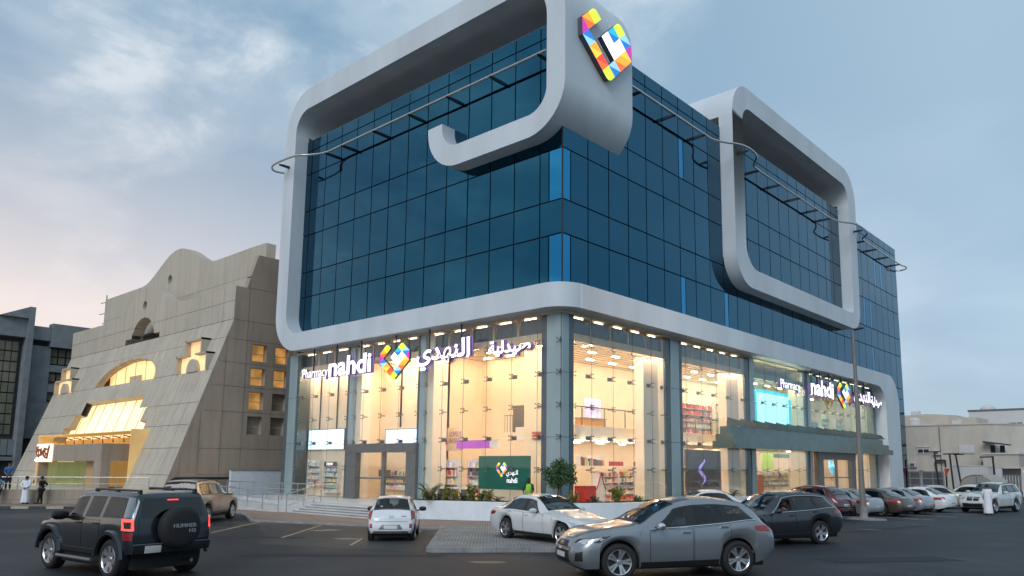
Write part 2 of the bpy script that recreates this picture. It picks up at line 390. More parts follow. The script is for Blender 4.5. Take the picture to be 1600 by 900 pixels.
for r_ in range(1, len(ROWS)-1):
    nm = 'glass_pane' if r_ < len(ROWS)-2 else 'parapet_pane'
    z0, z1 = ROWS[r_], ROWS[r_+1]
    if r_ == 1: z0 = ROWS[0]
    corner = r_ in (2-1, 4-1)          # two storeys where sky through the corner is painted as paler panes
    for k in range(len(XS)-1):
        if k == 0 and r_ in (1, 3):
            put_pane(nm, -.86, XS[1], z0, z1, 'x'); put_pane('corner_pane', 0, -.86, z0, z1, 'x', M['mirror_pale'])
        else: put_pane(nm, XS[k], XS[k+1], z0, z1, 'x')
    for k in range(len(YS)-1):
        if k == 0 and r_ in (1, 3):
            put_pane('corner_pane', 0, .62, z0, z1, 'y', M['mirror_pale']); put_pane(nm, .62, YS[1], z0, z1, 'y')
        elif (k, r_) in {(6, 1), (6, 5), (24, 3), (25, 3), (25, 1), (26, 5), (27, 5), (9, 1)}:
            put_pane('corner_pane', YS[k], YS[k]+.55, z0, z1, 'y', M['mirror_pale']); put_pane(nm, YS[k]+.55, YS[k+1], z0, z1, 'y')  # more strips of see-through sky, done as paler panes
        else: put_pane(nm, YS[k], YS[k+1], z0, z1, 'y')
low = [.3, 2.37, 5.06, 6.83, 9.52, 10.6]
for a, b in zip(low, low[1:]):
    for k in range(27, 30):
        put_pane('side_pane', max(YS[k], 50.2), YS[k+1], a, b, 'y')
sw = MB(); sw.box(-.5, 50.2, .2, -.07, Dy-.05, 10.12); sw.obj('side_wall', M['joint'], bld)
# dark vertical joint at the corner
cj = MB(); cj.box(-.03, -.03, 10.6, .03, .03, ROOF); cj.obj('corner_mullion', M['joint'], bld)

# white looping frames
def ribbon(mb, path, d0, d1f, plane):
    """path of (outer, inner) pairs; extruded along the depth axis from d0 (front) to d1f(mid) (back)"""
    P = (lambda p, d: (p[0], d, p[1])) if plane == 'xz' else (lambda p, d: (d, p[0], p[1]))
    for (o0, i0), (o1, i1) in zip(path, path[1:]):
        d1 = d1f(((o0[0]+o1[0])/2, (o0[1]+i0[1]+o1[1]+i1[1])/4))
        vs = [P(q, d0) for q in (o0, o1, i1, i0)] + [P(q, d1) for q in (o0, o1, i1, i0)]
        mb.add(vs, [(0,1,2,3), (7,6,5,4), (0,4,5,1), (2,6,7,3)])
    for (o, i) in (path[0], path[-1]):
        d1 = d1f(((o[0]+i[0])/2, (o[1]+i[1])/2)); mb.add([P(o, d0), P(i, d0), P(i, d1), P(o, d1)], [(0,1,2,3)])
def pair(a, b): return list(zip(a, b))
F0 = -.99
path = [((-9.27, 21.73), (-8.07, 21.75))]
path += pair(arc(-6.72, 21.55, 2.55, 2.55, 182, 270, 9), arc(-6.75, 21.55, 1.32, 1.36, 182, 270, 9))
path += pair(arc(-1.55, 21.52, 2.52, 2.52, 270, 360, 40), arc(-1.5, 21.42, 1.27, 1.23, 270, 360, 40))
path += pair(arc(-2.0, 25.2, 2.97, 3.5, 0, 90, 12), arc(-1.9, 25.2, 1.67, 2.05, 0, 90, 12))
path += pair(arc(-22.3, 25.65, 2.75, 3.1, 90, 180, 12), arc(-22.3, 25.8, 1.45, 1.45, 90, 180, 12))
path += pair(arc(-22.45, 12.75, 2.65, 2.65, 180, 270, 12), arc(-22.3, 12.77, 1.47, 1.47, 180, 270, 12))
path += [((-.42, 10.1), (-.42, 11.3))]
for (o, i) in path: pass
mb = MB()
back = lambda c: 4.83 if (c[1] > 25.6 or c[0] > -.03) else .03
ribbon(mb, path, F0, back, 'xz')
# the low band turns the corner in plan
n = 10; cc = (-.42, .41); rr = 1.4
cs = [(cc[0]+rr*cos(radians(-90+90*i/n)), cc[1]+rr*sin(radians(-90+90*i/n))) for i in range(n+1)]
for a, b in zip(cs, cs[1:]):
    ia, ib = (min(a[0], .0)-.0, max(a[1], 0.)), (min(b[0], 0.), max(b[1], 0.))
    vs = [(a[0],a[1],10.1),(b[0],b[1],10.1),(b[0],b[1],11.3),(a[0],a[1],11.3),(ia[0],ia[1],10.1),(ib[0],ib[1],10.1),(ib[0],ib[1],11.3),(ia[0],ia[1],11.3)]
    mb.add(vs, [(0,1,2,3),(0,4,5,1),(3,2,6,7)])
pathR = [((.41, 10.1), (.41, 11.3)), ((1.0, 10.08), (1.0, 11.3))]
mb2 = [((.41, 11.3), (.41, 10.1)), ((20., 11.3), (20., 10.06))] + pair(arc(47.3, 8.6, 2.8, 2.7, 90, 0, 10), arc(44.0, 8.0, 2.1, 2.04, 90, 0, 10)) + [((50.08, 4.5), (46.08, 4.5)), ((50.1, 1.6), (46.05, 1.6)), ((50.25, .0), (45.9, .0))]
ribbon(mb, mb2, .98, lambda c: -.03 if c[1] > 9.9 else -.35, 'yz')
mb.obj('white_frame', M['white_coat'], bld, smooth=28)
mb = MB()
outer = arc(19.0, 26.2, 2.3, 2.65, 180, 90, 10) + arc(37.7, 26.2, 2.75, 2.7, 90, 0, 10) + arc(38.4, 16.3, 1.85, 1.8, 0, -90, 8) + arc(19.0, 16.8, 2.3, 2.3, 270, 180, 10)
inner = arc(19.4, 26.2, 1.2, 1.15, 180, 90, 10) + arc(37.2, 25.8, 1.5, 1.5, 90, 0, 10) + arc(38.15, 16.45, .55, .6, 0, -90, 8) + arc(19.9, 17.5, 1.7, 1.65, 270, 180, 10)
pth = pair(outer, inner); pth.append(pth[0])
ribbon(mb, pth, .98, lambda c: -4.6 if c[1] > 25.6 else -.03, 'yz')
mb.obj('white_loop_frame', M['white_coat'], bld, smooth=28)

# maintenance rail round the upper storeys
def smooth_path(pts, n=6):
    out = []
    P = [pts[0]] + pts + [pts[-1]]
    for i in range(1, len(P)-2):
        p0, p1, p2, p3 = map(Vector, P[i-1:i+3])
        for k in range(n):
            t = k/n; out.append(.5*((2*p1) + (p2-p0)*t + (2*p0-5*p1+4*p2-p3)*t*t + (3*p1-p0-3*p2+p3)*t**3))
    return out + [Vector(pts[-1])]
ZR = 23.5
railL = [(-.45,-.75,ZR), (-6,-.75,ZR), (-12,-.75,ZR), (-18,-.75,ZR), (-20.2,-.78,ZR), (-21.3,-1.2,ZR), (-22.2,-1.75,ZR), (-23.6,-1.95,ZR), (-25.1,-1.9,ZR), (-25.9,-1.3,ZR), (-25.6,-.4,ZR), (-25.0,.15,ZR)]
railR = [(.75,4.9,ZR), (.75,9,ZR), (.75,13.2,ZR), (.8,14.3,ZR), (1.2,15.2,ZR), (1.75,16.1,ZR), (1.95,17.3,ZR), (1.75,18.6,ZR), (1.1,19.6,ZR), (.78,20.8,ZR), (.75,26,ZR), (.75,33,ZR), (.8,35.2,ZR), (1.2,36.4,ZR), (1.8,37.5,ZR), (1.95,39.2,ZR), (1.8,40.9,ZR), (1.2,41.9,ZR), (.78,42.9,ZR), (.75,48,ZR), (.75,54,ZR), (.95,55.3,ZR), (.7,56.3,ZR), (0,56.6,ZR), (-.6,56.2,ZR)]
mb = MB(); mb.tube(smooth_path(railL, 5), .075, 8); mb.obj('maintenance_rail', M['steel'], bld, smooth=50)
mb = MB(); mb.tube(smooth_path(railR, 5), .075, 8); mb.obj('maintenance_rail', M['steel'], bld, smooth=50)
bk = MB(); bk.prism([(0,-.05),(.75,-.02),(.82,.06),(.5,.12),(0,.14)], -.05, .05, 'xz'); bkm = bk.mesh('rail_bracket', M['black_metal'])
for x in (-1.0, -4.45, -7.95, -11.4, -14.9, -18.3, -20.2):
    o = link('rail_bracket', bkm, bld, (x, -.02, ZR-.1)); o.rotation_euler = (0, 0, -pi/2)
for y in (5.9, 9.6, 13.2, 20.9, 24.5, 28.2, 31.8, 34.6, 43.1, 46.6, 50.2, 53.8):
    link('rail_bracket', bkm, bld, (.02, y, ZR-.1))
for p, rz in (((-24.4, -1.0, ZR-.1), -pi/2), ((.99, 17.2, ZR-.1), 0), ((.99, 39.6, ZR-.1), 0)):
    o = link('rail_bracket', bkm, bld, p); o.rotation_euler = (0, 0, rz)

# ------------------------------------------------------------------ shopfront
ZF, ZC = .55, 10.1
fl = MB(); fl.box(Wx, .0, .2, -.0, 50.2, ZF); fl.obj('shop_floor', M['shop_floor'], bld)
SHELL_C = mat('soffit_dark', (.30,.32,.33), .8); 
sf = MB(); sf.box(Wx, .01, 9.98, -.01, 50.1, 10.11); sf.obj('shop_soffit', M['ceil'], bld)
# side and back walls of the shop
iw = MB()
iw.box(Wx, .9, ZF, -16.9, 1.05, 9.0); iw.box(-16.9, 2.2, ZF, -10.6, 2.35, 9.0); iw.box(-17.05, .9, ZF, -16.9, 2.2, 9.0); iw.box(-10.75, 2.2, ZF, -10.6, 5.2, 9.0)
iw.box(-10.6, 5.05, ZF, -6.2, 5.2, 9.0)
iw.obj('inner_wall', M['cream'], bld)
iw = MB(); iw.box(-6.35, 5.2, ZF, -6.2, 46, 9.9); iw.box(-6.2, 45.85, ZF, 0, 46, 9.9)
iw.box(-10.68, .14, ZF, -9.5, 1.2, 9.9); iw.box(-1.28, .16, ZF, -.15, .85, 9.9); iw.box(-17.55, .14, ZF, -16.3, .88, 9.9)
iw.box(-1.3, 9.32, ZF, -.14, 11.1, 9.9); iw.box(-1.3, 19.32, ZF, -.14, 20.55, 9.9); iw.box(-1.3, 29.42, ZF, -.14, 30.35, 9.9); iw.box(-1.1, 7.8, ZF, -.5, 9.31, 8.7); iw.box(-1.1, 17.6, ZF, -.5, 19.31, 8.7)
iw.obj('inner_wall', M['cream_pale'], bld)
cl = MB(); cl.box(Wx, .35, 9.0, -.35, 46, 9.08); cl.obj('shop_ceiling', M['ceil'], bld)
gr = MB()
for i in range(9): gr.box(-23.5, .9+i*.5, 8.985, -.9, .93+i*.5, 8.999)
for i in range(10): gr.box(-6.1+i*.55, 5.3, 8.985, -6.07+i*.55, 45.8, 8.999)
tag(gr.obj('ceiling_groove', M['column_dark'], bld), kind='stuff')
# mezzanine with glass balustrade
ms = MB(); ms.box(-6.19, 3.4, 3.95, -1.9, 45.8, 4.7); ms.obj('mezzanine_slab', M['cream_pale'], bld)
br = MB()
for y in range(4, 46, 2): br.box(-1.93, y-.02, 4.7, -1.89, y+.02, 5.7)
br.box(-1.95, 3.4, 5.68, -1.87, 45.8, 5.74); br.obj('balustrade_rail', M['grey_metal'], bld)
bg_ = MB(); bg_.box(-1.915, 3.4, 4.75, -1.905, 45.8, 5.66); bg_.obj('balustrade_glass', glass('balustrade_glass_m', (.92,.95,.94), .7, .03), bld)
# luminous ceiling strips
M['lamp'] = emis('warm_ceiling_light', (1.0, .82, .62), 44.)
ls = MB(); ls.box(-.3, -.05, -.02, .3, .05, .0); lsm = ls.mesh('ceiling_light', M['lamp'])
ld = MB(); ld.box(-.05, -.3, -.02, .05, .3, .0); ldm = ld.mesh('ceiling_light', M['lamp'])
for x in [-22.6+1.9*i for i in range(12)]:
    for y in ((.3, .62) if x < -16.9 else (.5, 1.1, 1.7) if x < -10.6 else (1.2, 2.6, 4.2)):
        link('ceiling_light', lsm, bld, (x, y, 8.98))
for y in [6.2+2.3*i for i in range(17)]:
    for x in (-1.0, -2.9, -4.8): link('ceiling_light', ldm, bld, (x, y, 8.98))
for y in [1.6, 3.4]: link('ceiling_light', ldm, bld, (-1.0, y, 8.98))
for y in [4.6+2.3*i for i in range(18)]:
    for x in (-2.6, -4.6): link('ceiling_light', ldm, bld, (x, y, 3.94))
M['lamp_soft'] = emis('soft_head_lamp', (1.0,.84,.64), 6.)
# clerestory boxes above the glazing, cream posts between, slim lamps at the head
M['transom'] = mat('grey_transom_glass', (.075,.10,.11), .12, .2)
M['post'] = mat('cream_post', (.62,.50,.35), .6)
def bay_x(x0, x1, n):
    for i in range(n):
        a = x0 + (x1-x0)*i/n; b = x0 + (x1-x0)*(i+1)/n
        q = MB(); q.box(a+.12, .22, 9.1, b-.12, .26, 9.86); q.obj('transom_panel', M['transom'], bld)
        q = MB(); q.box(b-.1, .18, 9.02, b+.02, .3, 9.97); q.obj('transom_post', M['post'], bld)
        q = MB(); q.box(a+.35, .25, 9.91, b-.6, .28, 9.93); q.obj('head_lamp', M['lamp_soft'], bld)
    q = MB(); q.box(x0, .16, 8.98, x1, .34, 9.08); q.obj('transom_beam', M['post'], bld)
def bay_y(y0, y1, n):
    for i in range(n):
        a = y0 + (y1-y0)*i/n; b = y0 + (y1-y0)*(i+1)/n
        q = MB(); q.box(-.22, a+.12, 9.1, -.26, b-.12, 9.86); q.obj('transom_panel', M['transom'], bld)
        q = MB(); q.box(-.18, b-.1, 9.02, -.3, b+.02, 9.97); q.obj('transom_post', M['post'], bld)
        q = MB(); q.box(-.25, a+.35, 9.91, -.28, b-.6, 9.93); q.obj('head_lamp', M['lamp_soft'], bld)
    q = MB(); q.box(-.16, y0, 8.98, -.34, y1, 9.08); q.obj('transom_beam', M['post'], bld)
bay_x(-23.1, -17.6, 3); bay_x(-16.8, -10.7, 4); bay_x(-10.05, -1.3, 5)
bay_y(.9, 9.3, 5); bay_y(11.15, 19.3, 5); bay_y(30.4, 45.9, 8)
M['lamp_cove'] = emis('warm_cove_lamp', (1.0,.83,.64), 46.)  # hidden fill lamps, added to brighten pillars and walls near the glass
for x0, x1 in ((-23.1,-17.6), (-16.8,-10.7), (-10.05,-1.3)):
    q = MB(); q.box(x0, .13, 8.72, x1, .155, 9.1); q.obj('cove_lip', M['post'], bld)  # added board that keeps the fill lamps out of sight
for y0, y1 in ((.9,9.3), (11.15,19.3), (20.6,29.4), (30.4,45.4)):
    q = MB(); q.box(-.155, y0, 8.72, -.13, y1, 9.1); q.obj('cove_lip', M['post'], bld)
    if y0 > 3: q = MB(); q.box(-1.66, y0, 3.72, -1.64, y1, 3.96); q.obj('cove_lip', M['post'], bld)
for x0, x1 in ((-23.1,-17.7), (-16.7,-10.8), (-9.95,-1.35)):
    k_ = round((x1-x0)/.9)
    for i in range(k_):
        q = MB(); a_ = x0+(x1-x0)*i/k_; q.box(a_+.1, .30, 8.90, a_+.7, .36, 8.93); q.obj('cove_lamp', M['lamp_cove'], bld)
for y0, y1 in ((.95,9.2), (11.2,19.2), (20.7,29.3), (30.5,45.3)):
    k_ = round((y1-y0)/.9)
    for i in range(k_):
        for xx, zz_ in ((-.34, 8.90), (-1.75, 3.90)):
            if zz_ < 5 and y0 < 3.4 and i < 3: continue
            q = MB(); a_ = y0+(y1-y0)*i/k_; q.box(xx-.03, a_+.1, zz_, xx+.03, a_+.7, zz_+.03); q.obj('cove_lamp', M['lamp_cove'] if zz_ > 5 else M['lamp_soft'], bld)  # lower row is added fill too, under the mezzanine edge
# clad columns, each of three strips
def column(x0, x1, y0, y1, along, cuts):
    a0, a1 = (x0, x1) if along == 'x' else (y0, y1)
    for i, (c0, c1) in enumerate(zip(cuts, cuts[1:])):
        m = M['column_clad'] if i % 2 else M['column_dark']
        p0, p1 = a0+(a1-a0)*c0, a0+(a1-a0)*c1; q = MB()
        for za, zb in ((.4, 3.92), (3.94, 7.04), (7.06, 9.97)):
            d = .0 if i % 2 else .05
            if along == 'x': q.box(p0+.008, y0+d, za, p1-.008, y1, zb)
            else: q.box(x0, p0+.008, za, x1-d, p1-.008, zb)
        q.obj('column_cladding', m, bld)
column(-25.0, -23.2, -.06, .8, 'x', (0, .3, .85, 1)); column(-17.6, -16.8, -.06, .12, 'x', (0, .35, 1)); column(-10.72, -10.02, -.06, .12, 'x', (0, .35, 1))
column(-1.3, -.02, -.06, .14, 'x', (0, .3, 1)); column(-.14, .06, -.04, .9, 'y', (0, .0001, .55, 1))
column(-.12, .06, 9.3, 11.15, 'y', (0, .28, .78, 1)); column(-.12, .06, 19.3, 20.6, 'y', (0, .5, 1)); column(-.12, .06, 29.4, 30.4, 'y', (0, .5, 1)); column(-.6, .06, 45.4, 46.1, 'y', (0, .5, 1))
# glass of the shopfront and its spider fittings
sp = MB()
for a in (45, 135, 225, 315):
    d = Vector((cos(radians(a)), 0, sin(radians(a)))); sp.tube([(0, .06, 0), (d.x*.10, -.0, d.z*.10), (d.x*.15, -.06, d.z*.15)], .016, 6)
    sp.lathe([(0, -.09), (.035, -.09), (.035, -.05), (0, -.05)], 8, 'y', (d.x*.15, 0, d.z*.15))
sp.box(-.03, .05, -.03, .03, .32, .03); sps = sp.mesh('spider_fitting', M['grey_metal'])
sp.box(-.15, .18, -.10, .15, .24, .10); spb = sp.mesh('spider_fitting', M['grey_metal'])
LX = [[-23.17,-21.48,-19.6,-17.6], [-16.8,-15.87,-14.13,-12.39,-10.72], [-10.02,-8.59,-6.89,-5.12,-3.32,-1.56,-1.3]]
RY = [[.9,2.34,4.19,6.02,7.86,9.3], [11.15,11.6,13.43,15.31,17.22,19.3], [20.6,22.4,24.2,26.0,27.8,29.4], [30.4,32.2,34.0,35.8,37.6,39.4,41.2,43.0,45.4]]
ZP = [.5, 3.93, 7.05, 10.02]
DOORX, DOORY = (-16.8, -10.72), (30.6, 39.4)
for bay in LX:
    for a, b in zip(bay, bay[1:]):
        for z0, z1 in zip(ZP, ZP[1:]):
            if z0 < 1 and DOORX[0] <= a < DOORX[1]: continue
            q = MB(); q.box(a+.01, -.012, z0+.01, b-.01, .0, z1-.01); q.obj('shop_pane', M['shop_glass'], bld)
    for x in bay[1:-1]:
        z_ = 3.9 if DOORX[0] <= x < DOORX[1] else .5
        q = MB(); q.box(x-.012, -.02, z_, x+.012, -.013, 10.0); q.obj('glass_seam', M['column_dark'], bld)
    for x in bay:
        for z, big in ((8.6,0),(7.05,1),(5.47,0),(3.93,1),(2.36,0)):
            if z < 3 and DOORX[0] <= x < DOORX[1]: continue
            link('spider_fitting', spb if big else sps, bld, (x, .02, z))
for bi, bay in enumerate(RY):
    for a, b in zip(bay, bay[1:]):
        for z0, z1 in zip(ZP, ZP[1:]):
            if z0 < 1 and 31 <= a < 39: continue
            q = MB(); q.box(0, a+.01, z0+.01, .012, b-.01, z1-.01); q.obj('shop_pane', M['shop_glass'] if bi < 2 or z0 < 3 else glass('green_tint_glass', (.70,.82,.82), .8, .08) if 'green_tint_glass' not in bpy.data.materials else bpy.data.materials['green_tint_glass'], bld)
    for y in bay[1:-1]:
        z_ = 3.9 if 31 <= y < 39 else .5
        q = MB(); q.box(.013, y-.012, z_, .02, y+.012, 10.0); q.obj('glass_seam', M['column_dark'], bld)
    for y in bay:
        for z, big in ((8.6,0),(7.05,1),(5.47,0),(3.93,1),(2.36,0)):
            if z < 3 and 31 <= y < 39: continue
            o = link('spider_fitting', spb if big else sps, bld, (-.02, y, z)); o.rotation_euler = (0, 0, pi/2)
for yy in (-1,):
    for x in (-.06,):
        for z in (8.6, 7.05, 5.47, 3.93, 2.36): link('spider_fitting', sps, bld, (-.06, -.12, z)); 
# entrance doors
def door_set(name, a0, a1, along, z_head):
    e = link(name, None, bld); e.empty_display_size = .3
    def B(p0, d0, z0, p1, d1, z1, nm, m):
        q = MB(); (q.box(p0, -d1, z0, p1, -d0, z1) if along == 'x' else q.box(d0, p0, z0, d1, p1, z1)); return q.obj(nm, m, e)
    B(a0, -.1, z_head, a1, .32, z_head+.52, 'door_header', M['door_steel']); 
    B(a0, -.1, .5, a0+.95, .28, z_head, 'door_post', M['door_steel']); B(a1-.85, -.1, .5, a1, .28, z_head, 'door_post', M['door_steel'])
    mid = (a0+a1)/2+.15
    B(mid-.14, -.04, .5, mid+.14, .12, z_head, 'door_mullion', M['door_steel'])
    B(a0+.95, -.02, .5, mid-.14, .0, z_head, 'door_leaf', M['shop_glass']); B(mid+.14, -.02, .5, a1-.85, .0, z_head, 'door_leaf', M['shop_glass'])
    B(a0+1.0, .03, 1.72, a1-.85, .09, 1.80, 'door_bar', M['grey_metal'])
    return e
M['door_steel'] = mat('door_steel', (.20,.20,.195), .35, .5, var=.08)
M['door_brown'] = mat('brown_door_frame', (.10,.07,.055), .4, .2)
door_set('sliding_door', -17.0, -10.4, 'x', 3.28)
door_set('sliding_door', 31.0, 39.2, 'y', 3.2)
# green glass canopy in three stepped tiers along the right front
M['canopy'] = mat('grey_green_canopy', (.12,.175,.17), .18, .3, var=.12, vscale=1)
for z0, z1, y0, d in ((4.62, 5.1, 15.6, .75), (4.18, 4.6, 15.0, 1.25), (3.72, 4.16, 14.6, 1.6)):
    q = MB(); q.box(.03, y0, z0, d, 45.3, z1); q.obj('canopy_tier', M['canopy'], bld)
fin = MB(); fin.prism([(0,0),(1.3,0),(1.0,.35),(.05,.62)], -.03, .03, 'xz'); fm = fin.mesh('canopy_fin', M['column_dark'])
for y in [16.5+1.83*i for i in range(16)]: link('canopy_fin', fm, bld, (.05, y, 5.11))

# ------------------------------------------------------------------ platform, stairs, ramp
pl_ = MB(); pl_.box(-24.6, -4.0, -.3, -6.2, -.07, .52)
tag(pl_.obj('entrance_platform', M['marble']), kind='structure')
st = thing('stairs', 'white marble steps leading up to the left glass entrance', 'stairs', (-10, -5, 0))
for i in range(5):
    z = .52 - .095*(i+1)
    q = MB(); q.box(-14.2+.0, -4.0-.36*(i+1), -.3, -6.35, -4.0-.36*i-.003, z); o = q.obj('stair_tread', M['marble'], st); o.location = (10, 5, 0)
    q = MB(); q.box(-14.19, -4.0-.36*(i+1)-.012, z-.095, -6.36, -4.0-.36*(i+1)-.002, z-.03); o2 = q.obj('riser', M['kerb'], st); o2.location = (10, 5, 0)
sw_polyA = [(-24.6, -7.0), (-15.2, -7.7), (-9.5, -10.2), (-2.2, -7.9), (0.2, -7.2), (3.2, -6.0), (3.2, -.02), (-24.6, -.02)]
kerbed_slab('sidewalk', sw_polyA, .07, M['paver_red'], [0, 1, 2, 3])
pavA = [(5.55, -12.75), (11.6, -6.4), (11.2, -4.9), (8.6, -2.6), (4.6, 2.5), (-.2, -7.1)]
kerbed_slab('paved_island', pavA, .13, M['paver'], [0, 1, 2, 5])
swR = [(.02, -.5), (3.25, -1.2), (4.4, 2.2), (4.4, 50), (.02, 50)]
kerbed_slab('side_pavement', swR, .09, M['paver_red'], [2])
# ramp with its low wall and steel handrails
rw = MB(); rw.prism([(-24.6,-.1),(-14.3,-.1),(-14.3,.02),(-24.6,.50)], -6.2, -4.05, 'xz')
tag(rw.obj('ramp', M['marble']), kind='structure')
def handrail(name, label, pts, h=.95, posts=None, mids=(.35, .65)):
    base = Vector(pts[0]); t = thing(name, label, 'handrail', base)
    P = [Vector(p)-base for p in pts]
    q = MB(); q.tube([p+Vector((0,0,h)) for p in P], .03, 8); q.obj('top_rail', M['steel'], t, smooth=50)
    for m_ in mids:
        q = MB(); q.tube([p+Vector((0,0,h*m_)) for p in P], .018, 6); q.obj('mid_rail', M['steel'], t, smooth=50)
    tot = sum((b-a).length for a, b in zip(P, P[1:])); k = posts or max(2, round(tot/1.3)+1)
    for i in range(k):
        s = tot*i/(k-1)
        for a, b in zip(P, P[1:]):
            L = (b-a).length
            if s <= L+1e-6: p = a+(b-a)*(s/L if L else 0); break
            s -= L
        q = MB(); q.tube([p, p+Vector((0,0,h))], .026, 8); q.obj('post', M['steel'], t, smooth=50)
    return t
handrail('handrail', 'steel handrail along the sloping ramp left of the marble steps', [(-24.4,-6.15,.47), (-14.5,-6.15,.03)], .95, 7)
handrail('handrail', 'steel handrail climbing the left edge of the marble steps', [(-14.2,-5.85,.02), (-14.2,-4.05,.5), (-14.2,-2.7,.52)], .95, 4)
handrail('handrail', 'steel handrail on the platform behind the ramp', [(-24.4,-4.1,.52), (-14.4,-4.1,.52)], .95, 7)

# planter wrapping the corner
pp = [(-6.25,-4.3), (-5.6,-4.25), (-3.85,-3.5), (-1.85,-2.75), (.4,-2.0), (1.75,-.6), (2.75,1.4), (3.05,3.5), (3.05,13.5)]
plt = thing('planter', 'long white planter wall bending round the corner of the glass building', 'planter', (-2, -2, 0))
def offs(poly, d):
    out = []
    for i, p in enumerate(poly):
        a = Vector(poly[max(0,i-1)]); b = Vector(poly[min(len(poly)-1,i+1)]); t_ = (b-a).normalized(); out.append((p[0]-t_.y*d, p[1]+t_.x*d))
    return out
pi_ = offs(pp, .22)
q = MB(); n = len(pp); L_ = lambda p, z: (p[0]+2, p[1]+2, z)
q.grid([[L_(p, -.1) for p in pp], [L_(p, .9) for p in pp], [L_(p, .9) for p in pi_], [L_(p, .6) for p in pi_]])
q.add([L_(pp[0],-.1), L_(pp[0],.9), L_((-6.25,-.12),.9), L_((-6.25,-.12),-.1)], [(0,1,2,3)]); q.add([L_((-6.25,-.12),.9), L_(pp[0],.9), L_(pi_[0],.9), L_((-6.03,-.12),.9)], [(0,1,2,3)])
q.obj('planter_wall', M['planter_white'], plt, smooth=25)
q = MB(); q.add([L_(p,.78) for p in pi_] + [L_((.08,13.4),.78), L_((.08,-.08),.78), L_((-6.0,-.08),.78)], [tuple(range(n+3))]); q.obj('soil_bed', M['soil'], plt)
# ================================================================== signs
M['sign_white'] = emis('lit_white_letters', (.95,.93,1.0), .85)
M['sign_edge'] = mat('sign_edge_purple', (.20,.14,.28), .5)
M['halo'] = mat('violet_letter_back', (.16,.10,.30), .5, emit=(.30,.20,.55), estr=.25)
M['sign_back'] = mat('sign_casing', (.075,.085,.10), .5)
def fit_text(text, rect, along, depth, out, material=None, parent=None, name='lettering', bold=.0, thick=.16):
    """lettering stretched to the rectangle (a0, z0, a1, z1) on a wall; along 'x' faces -Y, along 'y' faces +X"""
    c = bpy.data.curves.new('text', 'FONT'); c.body = text; c.size = 1; c.extrude = thick/2; c.offset = bold
    o = bpy.data.objects.new('text', c); COL.objects.link(o); bpy.context.view_layer.update()
    me = bpy.data.meshes.new_from_object(o.evaluated_get(bpy.context.evaluated_depsgraph_get()))
    bpy.data.objects.remove(o); bpy.data.curves.remove(c); me.materials.clear()
    xs = [v.co.x for v in me.vertices]; ys = [v.co.y for v in me.vertices]
    a0, z0, a1, z1 = rect
    sx, sy = (a1-a0)/(max(xs)-min(xs)), (z1-z0)/(max(ys)-min(ys))
    for v in me.vertices:
        x, y, z = (v.co.x-min(xs))*sx, (v.co.y-min(ys))*sy, v.co.z
        v.co = (x, -z, y) if along == 'x' else (z, x, y)
    me.materials.append(material or M['sign_white']); me.materials.append(M['sign_edge'])
    for p in me.polygons:
        nrm = p.normal.y if along == 'x' else p.normal.x
        if abs(nrm) < .5: p.material_index = 1
    me.name = name
    return link(name, me, parent, (a0, -out, z0) if along == 'x' else (out, a0, z0))
AR_N = '\uFEF1\uFEAA\uFEEC\uFEE8\uFEDF\uFE8D'; AR_S = '\uFE94\uFEF4\uFEDF\uFEAA\uFEF4\uFEBB'
LC = {k: emis('logo_'+k, c, .52 if k != 'white' else .8) for k, c in dict(lime=(.62,.80,.04), lime2=(.80,.88,.08), orange=(.95,.36,.03), amber=(1,.55,.05), red=(.90,.14,.03), red2=(.75,.06,.04), magenta=(.50,.03,.33), blue=(.02,.17,.52), sky=(.25,.55,.85), teal=(.02,.42,.62), white=(.95,.93,1)).items()}
CELLS = {(0,2):('lime','lime2'), (0,1):('red','orange'), (0,0):('magenta','magenta'), (1,0):('sky','blue'), (2,0):('amber','orange'), (3,0):('red','red2'), (4,0):('lime2','lime'),
         (4,1):('blue','sky'), (4,2):('red','orange'), (4,3):('orange','amber'), (4,4):('magenta','magenta'), (3,4):('blue','sky'), (2,4):('lime','lime2'), (2,3):('blue','teal'),
         (2,2):('white','white'), (3,2):('white','white'), (3,3):('white','white')}
def logo_poly(a, b):
    """outline of one cell: half cells at the two side corners, rounded tips"""
    if (a, b) == (0, 0): return [(1,0), (1,1), (0,1)]
    if (a, b) == (4, 4): return [(4,4), (5,4), (4,5)]
    pts = [(a, b), (a+1, b), (a+1, b+1), (a, b+1)]; rc = {(0,2): 3, (4,0): 1, (2,4): 3}.get((a, b)); poly = []
    for i, p in enumerate(pts):
        if i == rc:
            q0, q1 = pts[i-1], pts[(i+1) % 4]
            s1 = (p[0]+(q0[0]-p[0])*.5, p[1]+(q0[1]-p[1])*.5); s2 = (p[0]+(q1[0]-p[0])*.5, p[1]+(q1[1]-p[1])*.5)
            for k in range(6):
                u = k/5; poly.append(((1-u)**2*s1[0]+2*u*(1-u)*p[0]+u*u*s2[0], (1-u)**2*s1[1]+2*u*(1-u)*p[1]+u*u*s2[1]))
        else: poly.append(p)
    return poly
